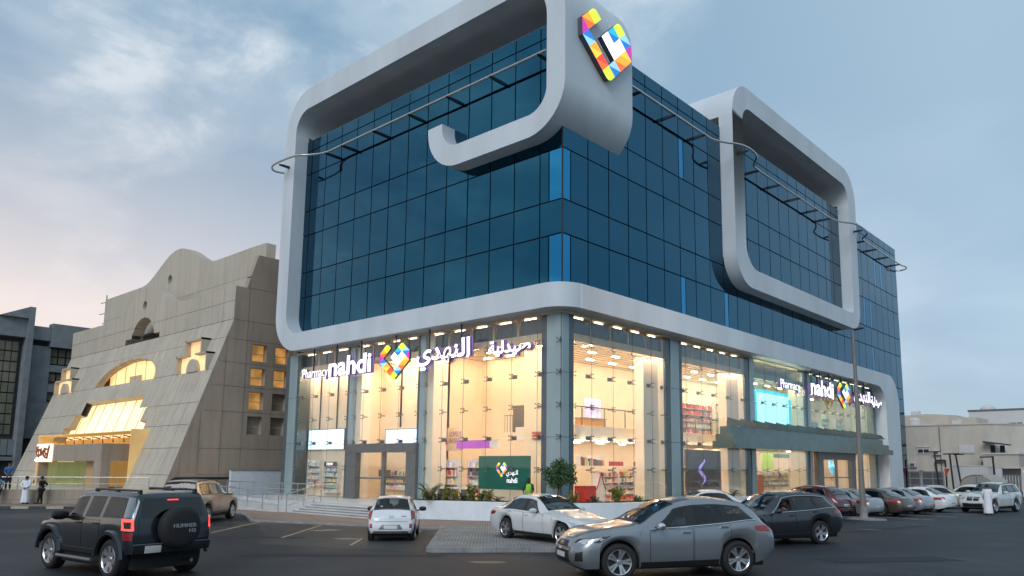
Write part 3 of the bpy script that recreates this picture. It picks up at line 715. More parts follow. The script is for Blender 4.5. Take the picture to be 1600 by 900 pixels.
def logo_tiles(t, frame, thick, o=Vector((0,0,0))):
    for (a, b), (c1, c2) in CELLS.items():
        poly = logo_poly(a, b); n = len(poly)
        top = [Vector(frame(x, y, thick)) - o for x, y in poly]; bot = [Vector(frame(x, y, 0)) - o for x, y in poly]
        q = MB(); q.add(top + bot, []); q.f = []; q.m = []
        h1 = [i for i, (x, y) in enumerate(poly) if (x-a) >= (y-b)-1e-6]; h2 = [i for i, (x, y) in enumerate(poly) if (x-a) <= (y-b)+1e-6]
        if n > 3 and len(h1) > 2 and len(h2) > 2 and (a, b) not in ((0,2),(4,0),(2,4)): q.f += [tuple(h1), tuple(h2)]; q.m += [0, 1]
        elif n > 4:
            k = 1 if (a, b) != (4,0) else 0
            q.f += [tuple([0] + list(range(1, n//2+1))), tuple([0] + list(range(n//2, n)))]; q.m += [0, 1]
        else: q.f.append(tuple(range(n))); q.m.append(0)
        for i in range(n): q.f.append((i, (i+1) % n, n+(i+1) % n, n+i)); q.m.append(2)
        q.obj('logo_tile', [LC[c1], LC[c2], M['sign_back']], t, fix=False)
def logo(label, frame, thick=.22, loc=(0,0,0)):
    """heart of coloured squares: frame(a, b, d) maps cell coordinates and depth to the wall"""
    t = thing('logo_sign', label, 'sign', loc); logo_tiles(t, frame, thick, Vector(loc)); return t
# corner panel of the frame: cell axes fitted on the panel (a runs down and right, b up and right)
logo('large lit heart of coloured squares on the white corner panel', lambda a, b, d: (.985+d, -.547 + .557*a + .52*b, 24.47 - .423*a + .51*b), .3, (.985, 2, 24))
def front_logo(x0, zc, w_, h_, along, out):
    ka, kz = w_/4, h_/4
    if along == 'x': return lambda a, b, d: (x0 + ((a+b)/2-.5)*ka, -out-d, zc + ((b-a)/2+.5)*kz)
    return lambda a, b, d: (out+d, x0 + ((a+b)/2-.5)*ka, zc + ((b-a)/2+.5)*kz)
logo('lit heart of coloured squares among the letters on the left shopfront', front_logo(-13.45, 8.5, 2.75, 2.2, 'x', .55), .15, (-12, -.55, 8.5))
logo('lit heart of coloured squares among the letters on the right shopfront', front_logo(34.5, 8.5, 3.0, 2.25, 'y', .55), .15, (.55, 36, 8.5))
def word(text, rect, along, label, bold=.028, name='sign_lettering'):
    small_ = text == 'Pharmacy'; bold = .004 if small_ else bold; t = fit_text(text, rect, along, 0, .62, name=name, bold=bold); g = .02 if small_ else .05
    h_ = fit_text(text, (rect[0]-g, rect[1]-g, rect[2]+g, rect[3]+g), along, 0, .5, material=M['halo'], name='letter_back', bold=bold+(.015 if small_ else .03), thick=.06)
    h_.location = h_.location - t.location; h_.parent = t
    return tag(t, label, 'sign')
word('Pharmacy', (-21.78, 7.98, -18.85, 8.78), 'x', 'white lit word Pharmacy at the far left of the left shopfront')
word('nahdi', (-18.75, 8.08, -14.3, 9.28), 'x', 'large white lit word nahdi on the left shopfront')
word(AR_N, (-10.1, 7.75, -5.7, 9.3), 'x', 'large white lit Arabic word right of the heart on the left shopfront')
word(AR_S, (-4.33, 8.02, -1.4, 8.85), 'x', 'smaller white lit Arabic word beside the corner column')
word('Pharmacy', (23.5, 8.0, 26.9, 8.8), 'y', 'white lit word Pharmacy above the cyan screen')
word('nahdi', (29.0, 8.1, 33.7, 9.35), 'y', 'large white lit word nahdi on the right shopfront')
word(AR_N, (38.4, 7.8, 42.6, 9.3), 'y', 'large white lit Arabic word on the right shopfront')
word(AR_S, (42.85, 8.0, 45.7, 9.0), 'y', 'smaller white lit Arabic word at the far end of the right shopfront')
# rods that carry the letters

for x in (-20.8, -18.2, -15.6, -12.2, -9.2, -6.6):
    q = MB(); q.tube([(x, -.5, 8.4), (x, -.5, 10.12)], .045, 6); q.obj('sign_rod', M['black_metal'], bld)
for y in (29.6, 31.4, 33.3, 36.0, 39.5, 41.5):
    q = MB(); q.tube([(.5, y, 8.4), (.5, y, 10.12)], .045, 6); q.obj('sign_rod', M['black_metal'], bld)

# ================================================================== things inside the shop
M['screen_ice'] = emis('ice_blue_screen', (.50,.72,.92), 1.05, .8, .72)
M['screen_cyan'] = emis('cyan_screen', (.55,.88,.97), 1.15, .5, .8)
M['cyan_frame'] = emis('cyan_glow_frame', (.02,.50,.62), .8)
M['purple'] = mat('purple_board', (.36,.07,.42), .5, emit=(.36,.07,.42), estr=.35)
M['maroon'] = mat('maroon_board', (.38,.03,.06), .5)
M['green_board'] = mat('green_board', (.0,.155,.105), .5, var=.04)
M['white_lam'] = mat('white_laminate', (.80,.78,.74), .5, var=.03)
M['wood'] = mat('light_wood', (.50,.32,.16), .5, var=.1, stretch=(1,1,8))
M['brown_panel'] = mat('brown_panel', (.17,.13,.105), .55, var=.1)
M['orange'] = mat('orange_counter', (.72,.34,.06), .5)
M['red_lam'] = mat('red_laminate', (.55,.035,.03), .45)
GOODS = [mat('pack_%s' % n_, c, .5, var=.15, vscale=8) for n_, c in (('white',(.86,.85,.83)),('pink',(.86,.42,.46)),('red',(.70,.12,.12)),('blue',(.30,.42,.70)),('green',(.28,.58,.34)),('amber',(.82,.58,.25)),('dark',(.16,.13,.14)),('cream',(.88,.78,.60)))]
def shelf_unit(label, a, z0, w_, h_, depth_pos, along, rows, pal, cat='shelf unit', group=None, back=None, dd=.32, top=None, fillz=.72):
    """display shelving seen from the street: back, sides, shelves, rows of packs"""
    t = thing('shelf_unit', label, cat, (a, depth_pos, z0) if along == 'x' else (depth_pos, a, z0), 0 if along == 'x' else pi/2, group)
    q = MB(); q.box(0, .0, 0, w_, .03, h_); q.obj('back_panel', back or M['white_lam'], t)
    q = MB(); q.box(0, -dd, 0, .03, 0, h_); q.box(w_-.03, -dd, 0, w_, 0, h_); q.obj('side_panel', M['white_lam'], t)
    sh = h_/rows
    for r_ in range(rows):
        q = MB(); q.box(.03, -dd, r_*sh, w_-.03, 0, r_*sh+.03); s = q.obj('shelf', M['white_lam'], t)
        g = MB(); x = .06; base_m = pal[r_ % len(pal)]
        while x < w_-.14:
            pw = rnd.uniform(.07, .16); ph = (sh-.05)*rnd.uniform(.45, fillz+.15)
            g.mi = base_m if rnd.random() < .62 else rnd.randrange(len(GOODS))
            g.box(x, -dd+.03, r_*sh+.032, min(x+pw, w_-.05), -.08, r_*sh+.032+ph); x += pw + rnd.choice((.012, .012, .03))
        tag(g.obj('goods', GOODS, s), kind='stuff')
    if top: q = MB(); q.box(.1, -dd-.02, h_, w_-.1, -dd+.02, h_+.28); q.obj('header_sign', top, t)
    return t
def panel(name, label, cat, rect, dpos, along, m, th=.06, frame=None, parent=None):
    a0, z0, a1, z1 = rect
    t = thing(name, label, cat, (a0, dpos, z0) if along == 'x' else (dpos, a0, z0), 0 if along == 'x' else pi/2)
    q = MB(); q.box(0, -th, 0, a1-a0, 0, z1-z0); q.obj('face', m, t)
    if frame:
        q = MB(); w_, h_ = a1-a0, z1-z0
        for b in ((-.04,-th-.02,-.04,0,.02,h_+.04), (w_,-th-.02,-.04,w_+.04,.02,h_+.04), (0,-th-.02,-.04,w_,.02,0), (0,-th-.02,h_,w_,.02,h_+.04)): q.box(*b)
        q.obj('frame', frame, t)
    return t
# bay 1 and 2, left front: shallow display walls
scr = panel('display_screen', 'long ice blue screen on the cream wall above the shelves, far left bay', 'screen', (-23.05, 3.55, -18.9, 4.85), .85, 'x', M['screen_ice'], frame=M['black_metal'])
panel('display_screen', 'ice blue screen above the sliding entrance door', 'screen', (-16.2, 3.85, -12.3, 4.75), 2.1, 'x', M['screen_ice'], frame=M['black_metal'])
shelf_unit('narrow shelf of small bottles at the far left of the left shopfront', -22.7, 1.15, 1.5, 1.7, .88, 'x', 4, [0,7,0])
shelf_unit('shelf of green and white packs under a black header sign, left bay', -20.75, .75, 1.6, 1.7, .88, 'x', 5, [0,4,5,0], top=M['black_metal'])
tag(fit_text('new', (-20.3, 2.5, -19.6, 2.68), 'x', 0, -.50, thick=.02), 'white word new on the black header of the left bay shelf', 'sign')
shelf_unit('long low white shelf seen through the sliding door', -16.0, 1.05, 3.4, 1.25, 2.15, 'x', 3, [0,5,7])
shelf_unit('pink and red pack shelf at the right of the sliding door', -12.35, .8, 1.2, 1.05, 2.15, 'x', 3, [1,2,1])
panel('wall_screen', 'small grey screen on a stand left inside the sliding door', 'screen', (-16.0, 1.85, -14.9, 2.25), 1.5, 'x', M['grey_metal'])
q = MB(); 
rods = MB()
for x in (-21.9, -19.9, -14.9, -12.7): rods.box(x-.04, .82 if x < -17 else 2.1, 4.9, x+.04, .88 if x < -17 else 2.18, 8.8)
tag(rods.obj('hanging_rod', M['black_metal']), 'tall thin black rods fixed down the cream wall above the screens', 'rod')
# bay 3
gb = panel('display_board', 'dark green display board with a heart logo standing behind the glass', 'board', (-6.05, 1.35, -2.45, 3.05), .55, 'x', M['green_board'], .12)
q = MB(); q.box(.1, -.1, -.8, 3.5, .0, 0); q.obj('plinth', M['cream'], gb)
logo_tiles(gb, lambda a, b, d: (1.32+((a+b)/2-.5)*.19, -.125-d, 1.0+((b-a)/2+.5)*.2), .01)
for txt, rc in ((AR_N, (2.05,.62,2.85,.98)), ('nahdi', (2.1,.34,2.82,.6))):
    o = fit_text(txt, rc, 'x', 0, .14, parent=gb, thick=.02)
panel('hanging_banner', 'long purple banner with a white end hanging over the left bay', 'banner', (-9.2, 3.5, -6.55, 3.95), 2.0, 'x', M['purple'], .3)
panel('hanging_banner', 'short white end piece of the purple banner over the left bay', 'banner', (-6.54, 3.52, -6.05, 3.93), 2.0, 'x', M['white_lam'], .3)
panel('wall_sign', 'small maroon sign high on the wall left of the purple banner', 'sign', (-10.5, 3.72, -9.45, 3.98), 1.2, 'x', M['maroon'])
tag(fit_text('LOVELY', (-10.1, 4.2, -9.1, 4.5), 'x', 0, -1.95, mat('pale_rose_letters', (.70,.34,.28), .6), thick=.02), 'rose coloured word LOVELY on the cream wall', 'lettering')
tag(fit_text('INSIDE', (-10.1, 3.82, -9.1, 4.1), 'x', 0, -1.95, bpy.data.materials['pale_rose_letters'], thick=.02), 'rose coloured word INSIDE on the cream wall', 'lettering')
q = MB(); q.box(-10.3, 1.97, 3.4, -9.0, 2.0, 4.7); q.obj('inner_wall', M['cream'], bld)
lp = thing('poster', 'red lips picture on the cream wall by the corner column', 'poster', (-4.6, 3.0, 3.95))
for i, (dz, h_) in enumerate(((.0,.13), (.16,.10), (.29,.16))):
    q = MB(); q.prism([(0,dz+h_*.3),(.5,dz),(1.0,dz+h_*.4),(.55,dz+h_),(.05,dz+h_*.9)], -.03, 0, 'xz'); q.obj('lip_shape', mat('lip_red_%d' % i, (.62,.14,.08), .5), lp)
q = MB(); q.box(-5.2, 3.02, 1, -2.6, 3.06, 9.0); q.obj('inner_wall', M['cream'], bld)
dr = thing('balcony_door', 'grey upper door with a small steel balcony rail inside the left bay', 'door', (-7.5, 4.6, 4.5))
q = MB(); q.box(0, -.04, 0, .85, .04, 1.55); q.obj('door_leaf', mat('grey_door', (.16,.14,.12), .5), dr)
q = MB()
for i in range(8): q.tube([(-.2+.2*i, -.5, -.0), (-.2+.2*i, -.5, .95)], .015, 5)
q.tube([(-.25,-.5,.95), (1.3,-.5,.95)], .022, 6); q.obj('rail', M['grey_metal'], dr)
shelf_unit('white shelf with pictures between the sliding door and the green board', -9.9, 1.0, 1.2, 1.9, 1.7, 'x', 4, [0,7,2])
shelf_unit('white display shelf just left of the green board', -8.5, 1.0, 1.5, 1.9, 2.2, 'x', 4, [0,0,6])
desk = thing('counter', 'white counter with three legs left of the green display board', 'counter', (-9.6, .9, ZF))
q = MB(); q.box(0, -.3, .72, 2.3, .3, .8); q.obj('top', M['white_lam'], desk)
for x in (.05, 1.0, 2.0):
    q = MB(); q.box(x, -.25, 0, x+.22, .25, .72); q.obj('leg', M['grey_metal'], desk)
# right front, ground floor
rd = thing('stall', 'red counter topped by a white gabled display near the corner', 'display', (-2.6, 4.6, ZF), pi/2)
q = MB(); q.box(0, -.4, 0, 1.0, .3, .95); q.obj('counter', M['red_lam'], rd)
q = MB(); q.prism([(1.05,0),(1.95,0),(1.9,.75),(1.68,1.1),(1.5,1.6),(1.32,1.1),(1.1,.75)], -.35, .25, 'xz'); q.obj('gabled_panel', M['white_lam'], rd)
q = MB(); q.tube([(1.06,-.38,.75),(1.28,-.38,1.1),(1.5,-.38,1.66),(1.72,-.38,1.1),(1.94,-.38,.75)], .035, 6); q.obj('red_edge', M['red_lam'], rd)
shelf_unit('pink and white cosmetics shelf beside the red stall', 6.5, ZF+.05, 1.9, 1.7, -3.0, 'y', 5, [1,0,1,0])
shelf_unit('red and lilac cosmetics shelf right of the pink shelf', 8.45, ZF+.05, 1.6, 1.75, -3.0, 'y', 5, [2,0,3,0])
shelf_unit('tall white shelf with pictures beside the second clad column', 10.6, ZF+.05, 1.0, 2.1, -3.0, 'y', 5, [0,2,6])
shelf_unit('low orange and dark goods shelf left of the red stall', 3.2, ZF+.05, 1.5, 1.9, -3.4, 'y', 5, [5,6,7])
shelf_unit('shelf of portraits and bottles behind the red stall', 5.2, 2.55, 2.3, .62, -3.3, 'y', 1, [6,1])
panel('wall_sign', 'left maroon sign over the cosmetics shelves near the corner', 'sign', (7.9, 2.58, 9.25, 2.83), -3.0, 'y', M['maroon'])
panel('wall_sign', 'right maroon sign over the cosmetics shelves near the second column', 'sign', (10.4, 2.59, 11.4, 2.85), -3.0, 'y', M['maroon'])
bp_ = panel('standing_display', 'brown panel with a purple curl and a ring of leaf shapes', 'panel', (12.5, .95, 16.9, 3.6), -.75, 'y', M['brown_panel'], .1)
q = MB(); pts = [(1.9+.33*sin(t*1.9), -.14, .55+t*.36) for t in [i*.3 for i in range(15)]]
q.tube(pts, [.03+.075*sin(pi*i/14) for i in range(15)], 6); q.obj('curl', emis('violet_glow', (.26,.22,.55), .6), bp_)
lf = MB(); 
for i in range(64):
    t_ = rnd.uniform(0, 2*pi); r_ = rnd.uniform(.55, 1.0); cx_, cz_ = 2.1+r_*1.35*cos(t_), 1.2+r_*.85*sin(t_); a_ = rnd.uniform(0, pi); d_ = (.075*cos(a_), .075*sin(a_)); e_ = (-.03*sin(a_), .03*cos(a_))
    lf.add([(cx_-d_[0], -.115, cz_-d_[1]), (cx_+e_[0], -.13, cz_+e_[1]), (cx_+d_[0], -.115, cz_+d_[1]), (cx_-e_[0], -.13, cz_-e_[1])], [(0,1,2,3)])
tag(lf.obj('leaf_shapes', mat('dark_leaf_print', (.05,.045,.045), .5), bp_), kind='stuff')
shelf_unit('orange and blue goods shelf right of the brown panel', 21.3, ZF+.1, 2.6, 1.55, -3.0, 'y', 4, [2,3,0,5])
tag(fit_text('t nahdi', (18.6, 2.75, 20.6, 3.05), 'y', 0, -3.0, mat('grey_letters', (.12,.12,.11), .5), thick=.02), 'dark grey lettering on the cream wall right of the brown panel', 'lettering')
q = MB(); q.box(-3.1, 17.5, ZF, -3.04, 25.5, 3.9); q.obj('inner_wall', M['cream'], bld)
panel('poster', 'tall green poster inside the right shopfront below the canopy', 'poster', (27.9, 2.35, 29.9, 3.6), -3.0, 'y', mat('green_poster', (.30,.45,.04), .5, emit=(.3,.45,.04), estr=.4))
panel('poster', 'narrow dark green header strip beside the tall green poster', 'poster', (29.95, 3.32, 33.0, 3.62), -3.0, 'y', M['green_board'])
shelf_unit('long cream goods shelf inside the right shopfront below the canopy', 27.2, ZF+.3, 5.0, 1.4, -3.0, 'y', 4, [7,0,5,0])
panel('kiosk', 'orange red cabinet at the left end of the long cream shelf', 'cabinet', (26.2, ZF, 27.1, 2.0), -3.0, 'y', mat('orange_red_cabinet', (.55,.14,.04), .5), .5)
sl = panel('lit_sign', 'glowing blue heart sign inside the right entrance', 'sign', (36.4, 1.5, 37.0, 1.6), -.9, 'y', M['white_lam'])
for i, (a, b, c) in enumerate((((0,.55),(.75,0),(.75,.75)), ((0,.55),(0,1.2),(.75,.75)), ((0,1.2),(.9,1.2),(.75,.75)), ((.75,0),(1.4,.5),(.75,.75)), ((1.4,.5),(.9,1.2),(.75,.75)))):
    q = MB(); q.prism([(x-.4, z+.45) for x, z in (a, b, c)], -.1, -.04, 'xz'); q.obj('logo_tile', emis('blue_glow_%d' % i, ((.05,.35,.55),(.25,.65,.85),(.10,.45,.70),(.02,.28,.45),(.4,.75,.9))[i], 1.0), sl)
# upper floor
cs_ = panel('video_screen', 'large pale screen in a glowing cyan surround above the canopy', 'screen', (22.6, 5.7, 28.0, 7.85), -.8, 'y', M['screen_cyan'], .1)
q = MB(); 
for b in ((-1.6,-.08,-.35,-.02,-.0,2.3), (5.42,-.08,-.3,5.9,.0,2.0), (-.02,-.08,2.17,5.42,0,2.4), (-.02,-.08,-.35,5.42,0,-.02)): q.box(*b)
q.obj('surround', M['cyan_frame'], cs_)
panel('poster', 'violet and white portrait poster upstairs near the corner, left one', 'poster', (4.7, 5.35, 5.8, 6.35), -4.0, 'y', emis('violet_poster', (.55,.45,.80), .9, 3.0, .12), .05)
panel('poster', 'violet and dark portrait poster upstairs, right of the first one', 'poster', (6.9, 5.3, 8.4, 6.5), -4.0, 'y', emis('violet_poster_dark', (.62,.55,.85), .9, 2.2, .08), .05)
oc = thing('counter', 'orange counter upstairs behind the glass balustrade near the corner', 'counter', (-3.2, 5.4, 4.7), pi/2)
q = MB(); q.box(0, -.3, 0, 2.1, .3, .5); q.obj('front', M['orange'], oc); q = MB(); q.box(-.05, -.35, .5, 2.15, .35, .55); q.obj('top', M['wood'], oc)
shelf_unit('upstairs shelf crammed with red and white boxes in the second bay', 16.0, 4.75, 4.1, 2.1, -3.2, 'y', 5, [2,0,1,2])
shelf_unit('upstairs cabinet of amber boxes right of the crammed shelf', 20.9, 4.75, 1.6, 2.4, -3.4, 'y', 4, [5,7])
panel('poster', 'white poster with a dark figure upstairs at the end of the second bay', 'poster', (22.6, 4.9, 23.3, 7.0), -3.2, 'y', emis('figure_poster', (.75,.76,.8), .8, 2.5, .1))
for i, (y, c) in enumerate(((32.5, [5,0,7]), (41.0, [0,4,7]), (44.6, [4,0,5]))):
    shelf_unit(('upstairs shelf of amber goods right of the cyan screen', 'upstairs shelf of pale goods behind the Arabic letters', 'upstairs shelf of green goods at the far end')[i], y-.8, 4.75, 1.9, 2.6, -3.2, 'y', 6, c)
panel('poster', 'dark poster with an orange arch upstairs beyond the cyan screen', 'poster', (38.0, 4.8, 42.0, 6.6), -3.4, 'y', emis('arch_poster', (.10,.14,.14), .8, 1.2, .3))
q = MB(); q.prism(arc(2.6, .1, .7, 1.0, 0, 180, 10), -.1, -.065, 'xz'); q.obj('arch', emis('arch_glow', (.8,.3,.08), .9), scene.objects['poster.%03d' % max(int(o.name[7:] or 0) for o in scene.objects if o.name.startswith('poster.'))])
# ================================================================== stone building with sloping front (left)
def stone_material(name, c, streak=.35):
    m, t, b = _bsdf(name); b.inputs['Roughness'].default_value = .85
    t_ = N(t, 'ShaderNodeTexCoord')
    mp = N(t, 'ShaderNodeMapping'); mp.inputs['Scale'].default_value = (1.6, 1.6, .12); t.links.new(t_.outputs['Object'], mp.inputs[0])
    n1 = N(t, 'ShaderNodeTexNoise'); n1.inputs['Scale'].default_value = 1.8; n1.inputs['Detail'].default_value = 8; t.links.new(mp.outputs[0], n1.inputs['Vector'])
    n2 = N(t, 'ShaderNodeTexNoise'); n2.inputs['Scale'].default_value = .35; n2.inputs['Detail'].default_value = 5; t.links.new(t_.outputs['Object'], n2.inputs['Vector'])
    oi = N(t, 'ShaderNodeObjectInfo')
    f = math_(t, 'ADD', math_(t, 'MULTIPLY', n1.outputs['Fac'], .6), math_(t, 'ADD', math_(t, 'MULTIPLY', n2.outputs['Fac'], .4), math_(t, 'MULTIPLY', oi.outputs['Random'], .10)))
    col = ramp(t, f, [(.35, tuple(x*(1-streak) for x in c)), (.55, c), (.75, tuple(x*1.12 for x in c))])
    t.links.new(col, b.inputs['Base Color'])
    n3 = N(t, 'ShaderNodeTexNoise'); n3.inputs['Scale'].default_value = 14; t.links.new(t_.outputs['Object'], n3.inputs['Vector'])
    bp = N(t, 'ShaderNodeBump'); bp.inputs['Strength'].default_value = .25; bp.inputs['Distance'].default_value = .03
    t.links.new(n3.outputs['Fac'], bp.inputs['Height']); t.links.new(bp.outputs[0], b.inputs['Normal']); return m
M['stone'] = stone_material('pale_grey_stone', (.47,.415,.335), .17)
M['stone_dark'] = stone_material('brown_grey_stone', (.34,.275,.215), .22)  # side wall's shade is put into this tone; block and terrace are brown
M['lit_gold'] = emis('lit_gold_room', (.85,.45,.12), .75, .35, .45)
M['lit_cream'] = emis('lit_cream_glass', (.95,.74,.45), .66, .5, .72)
M['lit_amber'] = emis('lit_amber_window', (.60,.30,.08), .42, 1.1, .35)
M['lit_room'] = emis('lit_dormer_room', (.85,.55,.27), .6, .8, .6)
K_, Y0_ = .34, -6.65
SLF = sqrt(1+K_*K_)
slope_m = Matrix(((1,0,0,0),(0,K_/SLF,-1/SLF,Y0_),(0,1/SLF,K_/SLF,0),(0,0,0,1)))
sy = lambda z: Y0_+K_*z
stone = thing('stone_building', 'pale stone building with sloping front, arched gables and stepped openings', 'building', (-45, -2, 0))
SO = Vector((-45, -2, 0))
def to_stone(me, m): me.transform(Matrix.Translation(-SO) @ m); return me
def split_plate(me, xc, yc, gap, name, m, mat_, parent):
    for x0, x1 in zip(xc, xc[1:]):
        for y0, y1 in zip(yc, yc[1:]):
            bm = bmesh.new(); bm.from_mesh(me)
            for co, no in (((x0+gap,0,0),(-1,0,0)), ((x1-gap,0,0),(1,0,0)), ((0,y0+gap,0),(0,-1,0)), ((0,y1-gap,0),(0,1,0))):
                g = bmesh.ops.bisect_plane(bm, geom=bm.verts[:]+bm.edges[:]+bm.faces[:], plane_co=co, plane_no=no, clear_outer=True)
                ed = [e for e in g['geom_cut'] if isinstance(e, bmesh.types.BMEdge)]
                if ed: bmesh.ops.holes_fill(bm, edges=ed, sides=0)
            if bm.faces:
                me2 = bpy.data.meshes.new(name); bm.to_mesh(me2); me2.materials.clear(); me2.materials.append(mat_); to_stone(me2, m); link(name, me2, parent)
            bm.free()
XL, XR_ = -61.9, -28.5
S_ = lambda x, z: (x, z*SLF)
open_big = [S_(*p) for p in [(-51.1,7.8),(-51.1,6.7),(-52.5,6.7),(-52.5,5.6),(-53.9,5.6),(-53.9,4.5),(-55.2,4.5),(-55.2,.25),(-35.05,.25),(-35.05,4.6),(-36.1,4.6),(-36.1,5.68),(-37.35,5.68),(-37.35,6.76),(-38.65,6.76),(-38.65,7.8)]]
open_arch = [S_(-44.65+6.2*cos(radians(a)), 9.12+2.15*sin(radians(a))) for a in range(0, 181, 10)]
def step_hole(x0, x1, xa, xb): return [S_(*p) for p in [(x0,9.12),(x1,9.12),(x1,10.25),(xb,10.25),(xb,11.45),(xa,11.45),(xa,10.25),(x0,10.25)]]
hR, hL = step_hole(-34.2,-29.3,-33.4,-31.0), step_hole(-61.2,-56.3,-60.4,-58.0)
front = plate([S_(XL,0), S_(XR_-.05,0), S_(XR_-.05,12.82), S_(XL,12.82)], [open_big, open_arch, hR, hL], .55)
front.transform(Matrix.Translation((0,0,-.275)))
split_plate(front, [XL-.1,-61.2,-58.6,-56.9,-55.2,-53.1,-51.1,-49.4,-47.8,-46.2,-44.6,-43.0,-41.4,-40.0,-38.65,-36.85,-35.05,-34.2,-33.0,-31.8,-30.2,XR_+.1], [-.1, 1.8*SLF, 3.6*SLF, 5.2*SLF, 6.76*SLF, 9.12*SLF, 11.47*SLF, 13*SLF], .014, 'stone_panel', slope_m, M['stone'], stone)
# lower gable above the slope, with the arched notch
bump = lambda cx_, z0, h_, w_, n=24: [(cx_ + w_*(1-2*i/n)/1, z0 + h_*(.5+.5*cos(pi*(1-2*i/n)))) for i in range(n+1)]
xzm = lambda y: Matrix(((1,0,0,0),(0,0,-1,y),(0,1,0,0),(0,0,0,1)))
notch = [(-41.1,12.85),(-41.1,13.3),(-42.25,13.3),(-42.25,13.6)] + [(-44.55+2.2*cos(radians(a)), 13.25+1.65*sin(radians(a))) for a in range(15, 166, 12)] + [(-46.85,13.6),(-46.85,13.3),(-48.2,13.3),(-48.2,12.85)]
circ = lambda cx_, cz_, r: [(cx_+r*cos(2*pi*i/20), cz_+r*sin(2*pi*i/20)) for i in range(20)]
gab = plate([(XL,12.85)] + notch[::-1] + [(XR_-.05,12.85),(XR_-.05,15.28)] + bump(-44.5, 15.33, 2.2, 7.0) + [(XL,15.45)], [circ(-44.55,15.95,.42)], .9)
split_plate(gab, [XL-.1,-59.7,-57.5,-55.3,-53,-50.9,-48.9,-46.85,-44.5,-42.25,-40.2,-38.1,-36,-34,-32,-30.2,XR_+.1], [12, 14.2, 19], .012, 'gable_panel', xzm(-1.85), M['stone'], stone)
# upper gable behind
gab2 = plate([(-61.7,14.5),(-29.6,14.5),(-29.4,19.2),(-31.5,19.25)] + bump(-45.0, 19.25, 2.35, 7.6) + [(-61.7,19.3)], [circ(-46.3,19.0,.45)], .8)
split_plate(gab2, [-62,-57.5,-53,-48.9,-44.5,-40.2,-36,-32,-29], [14, 17, 23], .010, 'gable_panel', xzm(.7), M['stone'], stone)
def sbox(x0,y0,z0,x1,y1,z1,name,m,par=None):
    q = MB(); q.box(x0-SO.x,y0-SO.y,z0-SO.z,x1-SO.x,y1-SO.y,z1-SO.z); return q.obj(name, m, par or stone)
# side wall towards the glass building, with recessed windows
side_poly = [(-6.62,0),(-2.28,12.8),(-2.28,15.25),(-1.45,15.25),(-.7,17.85),(9,17.85),(9,0)]
hole = lambda y0, y1, z0, z1: [(y0,z0),(y1,z0),(y1,z1),(y0,z1)]
wins = []
for i, (z0, z1) in enumerate(((9.95,11.2),(8.2,9.45),(6.45,7.7),(4.65,5.95))):
    for y0 in (-.75, 1.05, 2.9): wins.append((y0-.03*i, y0+1.1-.03*i, z0, z1, i))
sp_ = plate(side_poly, [hole(*w_[:4]) for w_ in wins], .6)
yzm = lambda x: Matrix(((0,0,1,x),(1,0,0,0),(0,1,0,0),(0,0,0,1)))
split_plate(sp_, [-7,-5.4,-4.2,-2.7,-1.2,2.6,5.8,9.2], [-.1,1.8,3.6,6.2,8.0,9.7,11.4,12.8,15.25,18], .012, 'side_stone_panel', yzm(-28.82), M['stone_dark'], stone)
for y0, y1, z0, z1, i in wins:
    o = sbox(-29.05, y0-.05, z0-.05, -29.0, y1+.05, z1+.05, 'side_window', (M['lit_amber'] if (i < 3 and not (i == 2 and y0 > .5)) else M['stone_dark']))
    q = MB(); q.box(-28.99-SO.x, y0-SO.y, z0+.55-SO.z, -28.97-SO.x, y1-SO.y, z0+.6-SO.z); q.obj('window_bar', M['post'], o)
sbox(XL, -1.3, 0, -29.13, 9, 12.6, 'inner_core', M['stone_dark']); sbox(XL, .8, 12.6, -29.13, 9, 17.7, 'inner_core', M['stone_dark']); 
sbox(XL, -1.85, 12.55, -29.15, .7, 12.8, 'roof', M['stone'])
wsl = plate([(-6.5,0),(-2.2,12.8),(9,12.8),(9,0)], [], .3); wsl.materials.append(M['stone_dark']); link('side_wall', to_stone(wsl, yzm(XL+.2)), stone)
# lit rooms behind the openings
q = MB()
def on_slope(x, z, d): v = slope_m @ Vector((x, z*SLF, d)); return v - SO
q.add([on_slope(-55.4,4.9,-1.0), on_slope(-34.9,4.9,-1.0), on_slope(-34.9,8.0,-1.0), on_slope(-55.4,8.0,-1.0)], [(0,1,2,3)]); gp = q.obj('sloping_glass', M['lit_cream'], stone)
for i in range(9):
    x = -53.6+2.2*i; q = MB(); a, b = on_slope(x, 4.9, -.95), on_slope(x, 8.0, -.95)
    q.tube([a, b], .035, 5); q.obj('glazing_bar', M['post'], gp)
    q = MB(); q.tube([a, a+Vector((0,-.55,.12)), a+Vector((0,-.5,-.4))], .06, 6); q.obj('bracket', M['grey_metal'], gp)
M['gold_wall'] = mat('gold_lit_wall', (.70,.48,.20), .6, var=.25, vscale=.6, emit=(.72,.42,.13), estr=.17)
sbox(-55.2, -1.32, .2, -35, -1.30, 5.2, 'room_wall', M['gold_wall'])
sbox(-34.9, -6.2, .2, -34.8, -1.3, 5.0, 'room_wall', M['gold_wall']); sbox(-55.4, -6.2, .2, -55.3, -1.3, 5.0, 'room_wall', M['gold_wall'])
sbox(-55.2, -6.3, 4.82, -35, -1.3, 4.88, 'room_ceiling', M['gold_wall']); sbox(-55.2, -6.3, .05, -35, -1.3, .2, 'room_floor', M['shop_floor'])
q = MB(); rp_ = [(-36.1-SO.x, -4.2-SO.y, .9), (-35.2-SO.x, -1.8-SO.y, 3.1)]
q.tube(rp_, .05, 6); q.tube([(rp_[0][0], rp_[0][1], .2), rp_[0]], .04, 6); q.obj('stair_rail', M['steel'], stone)
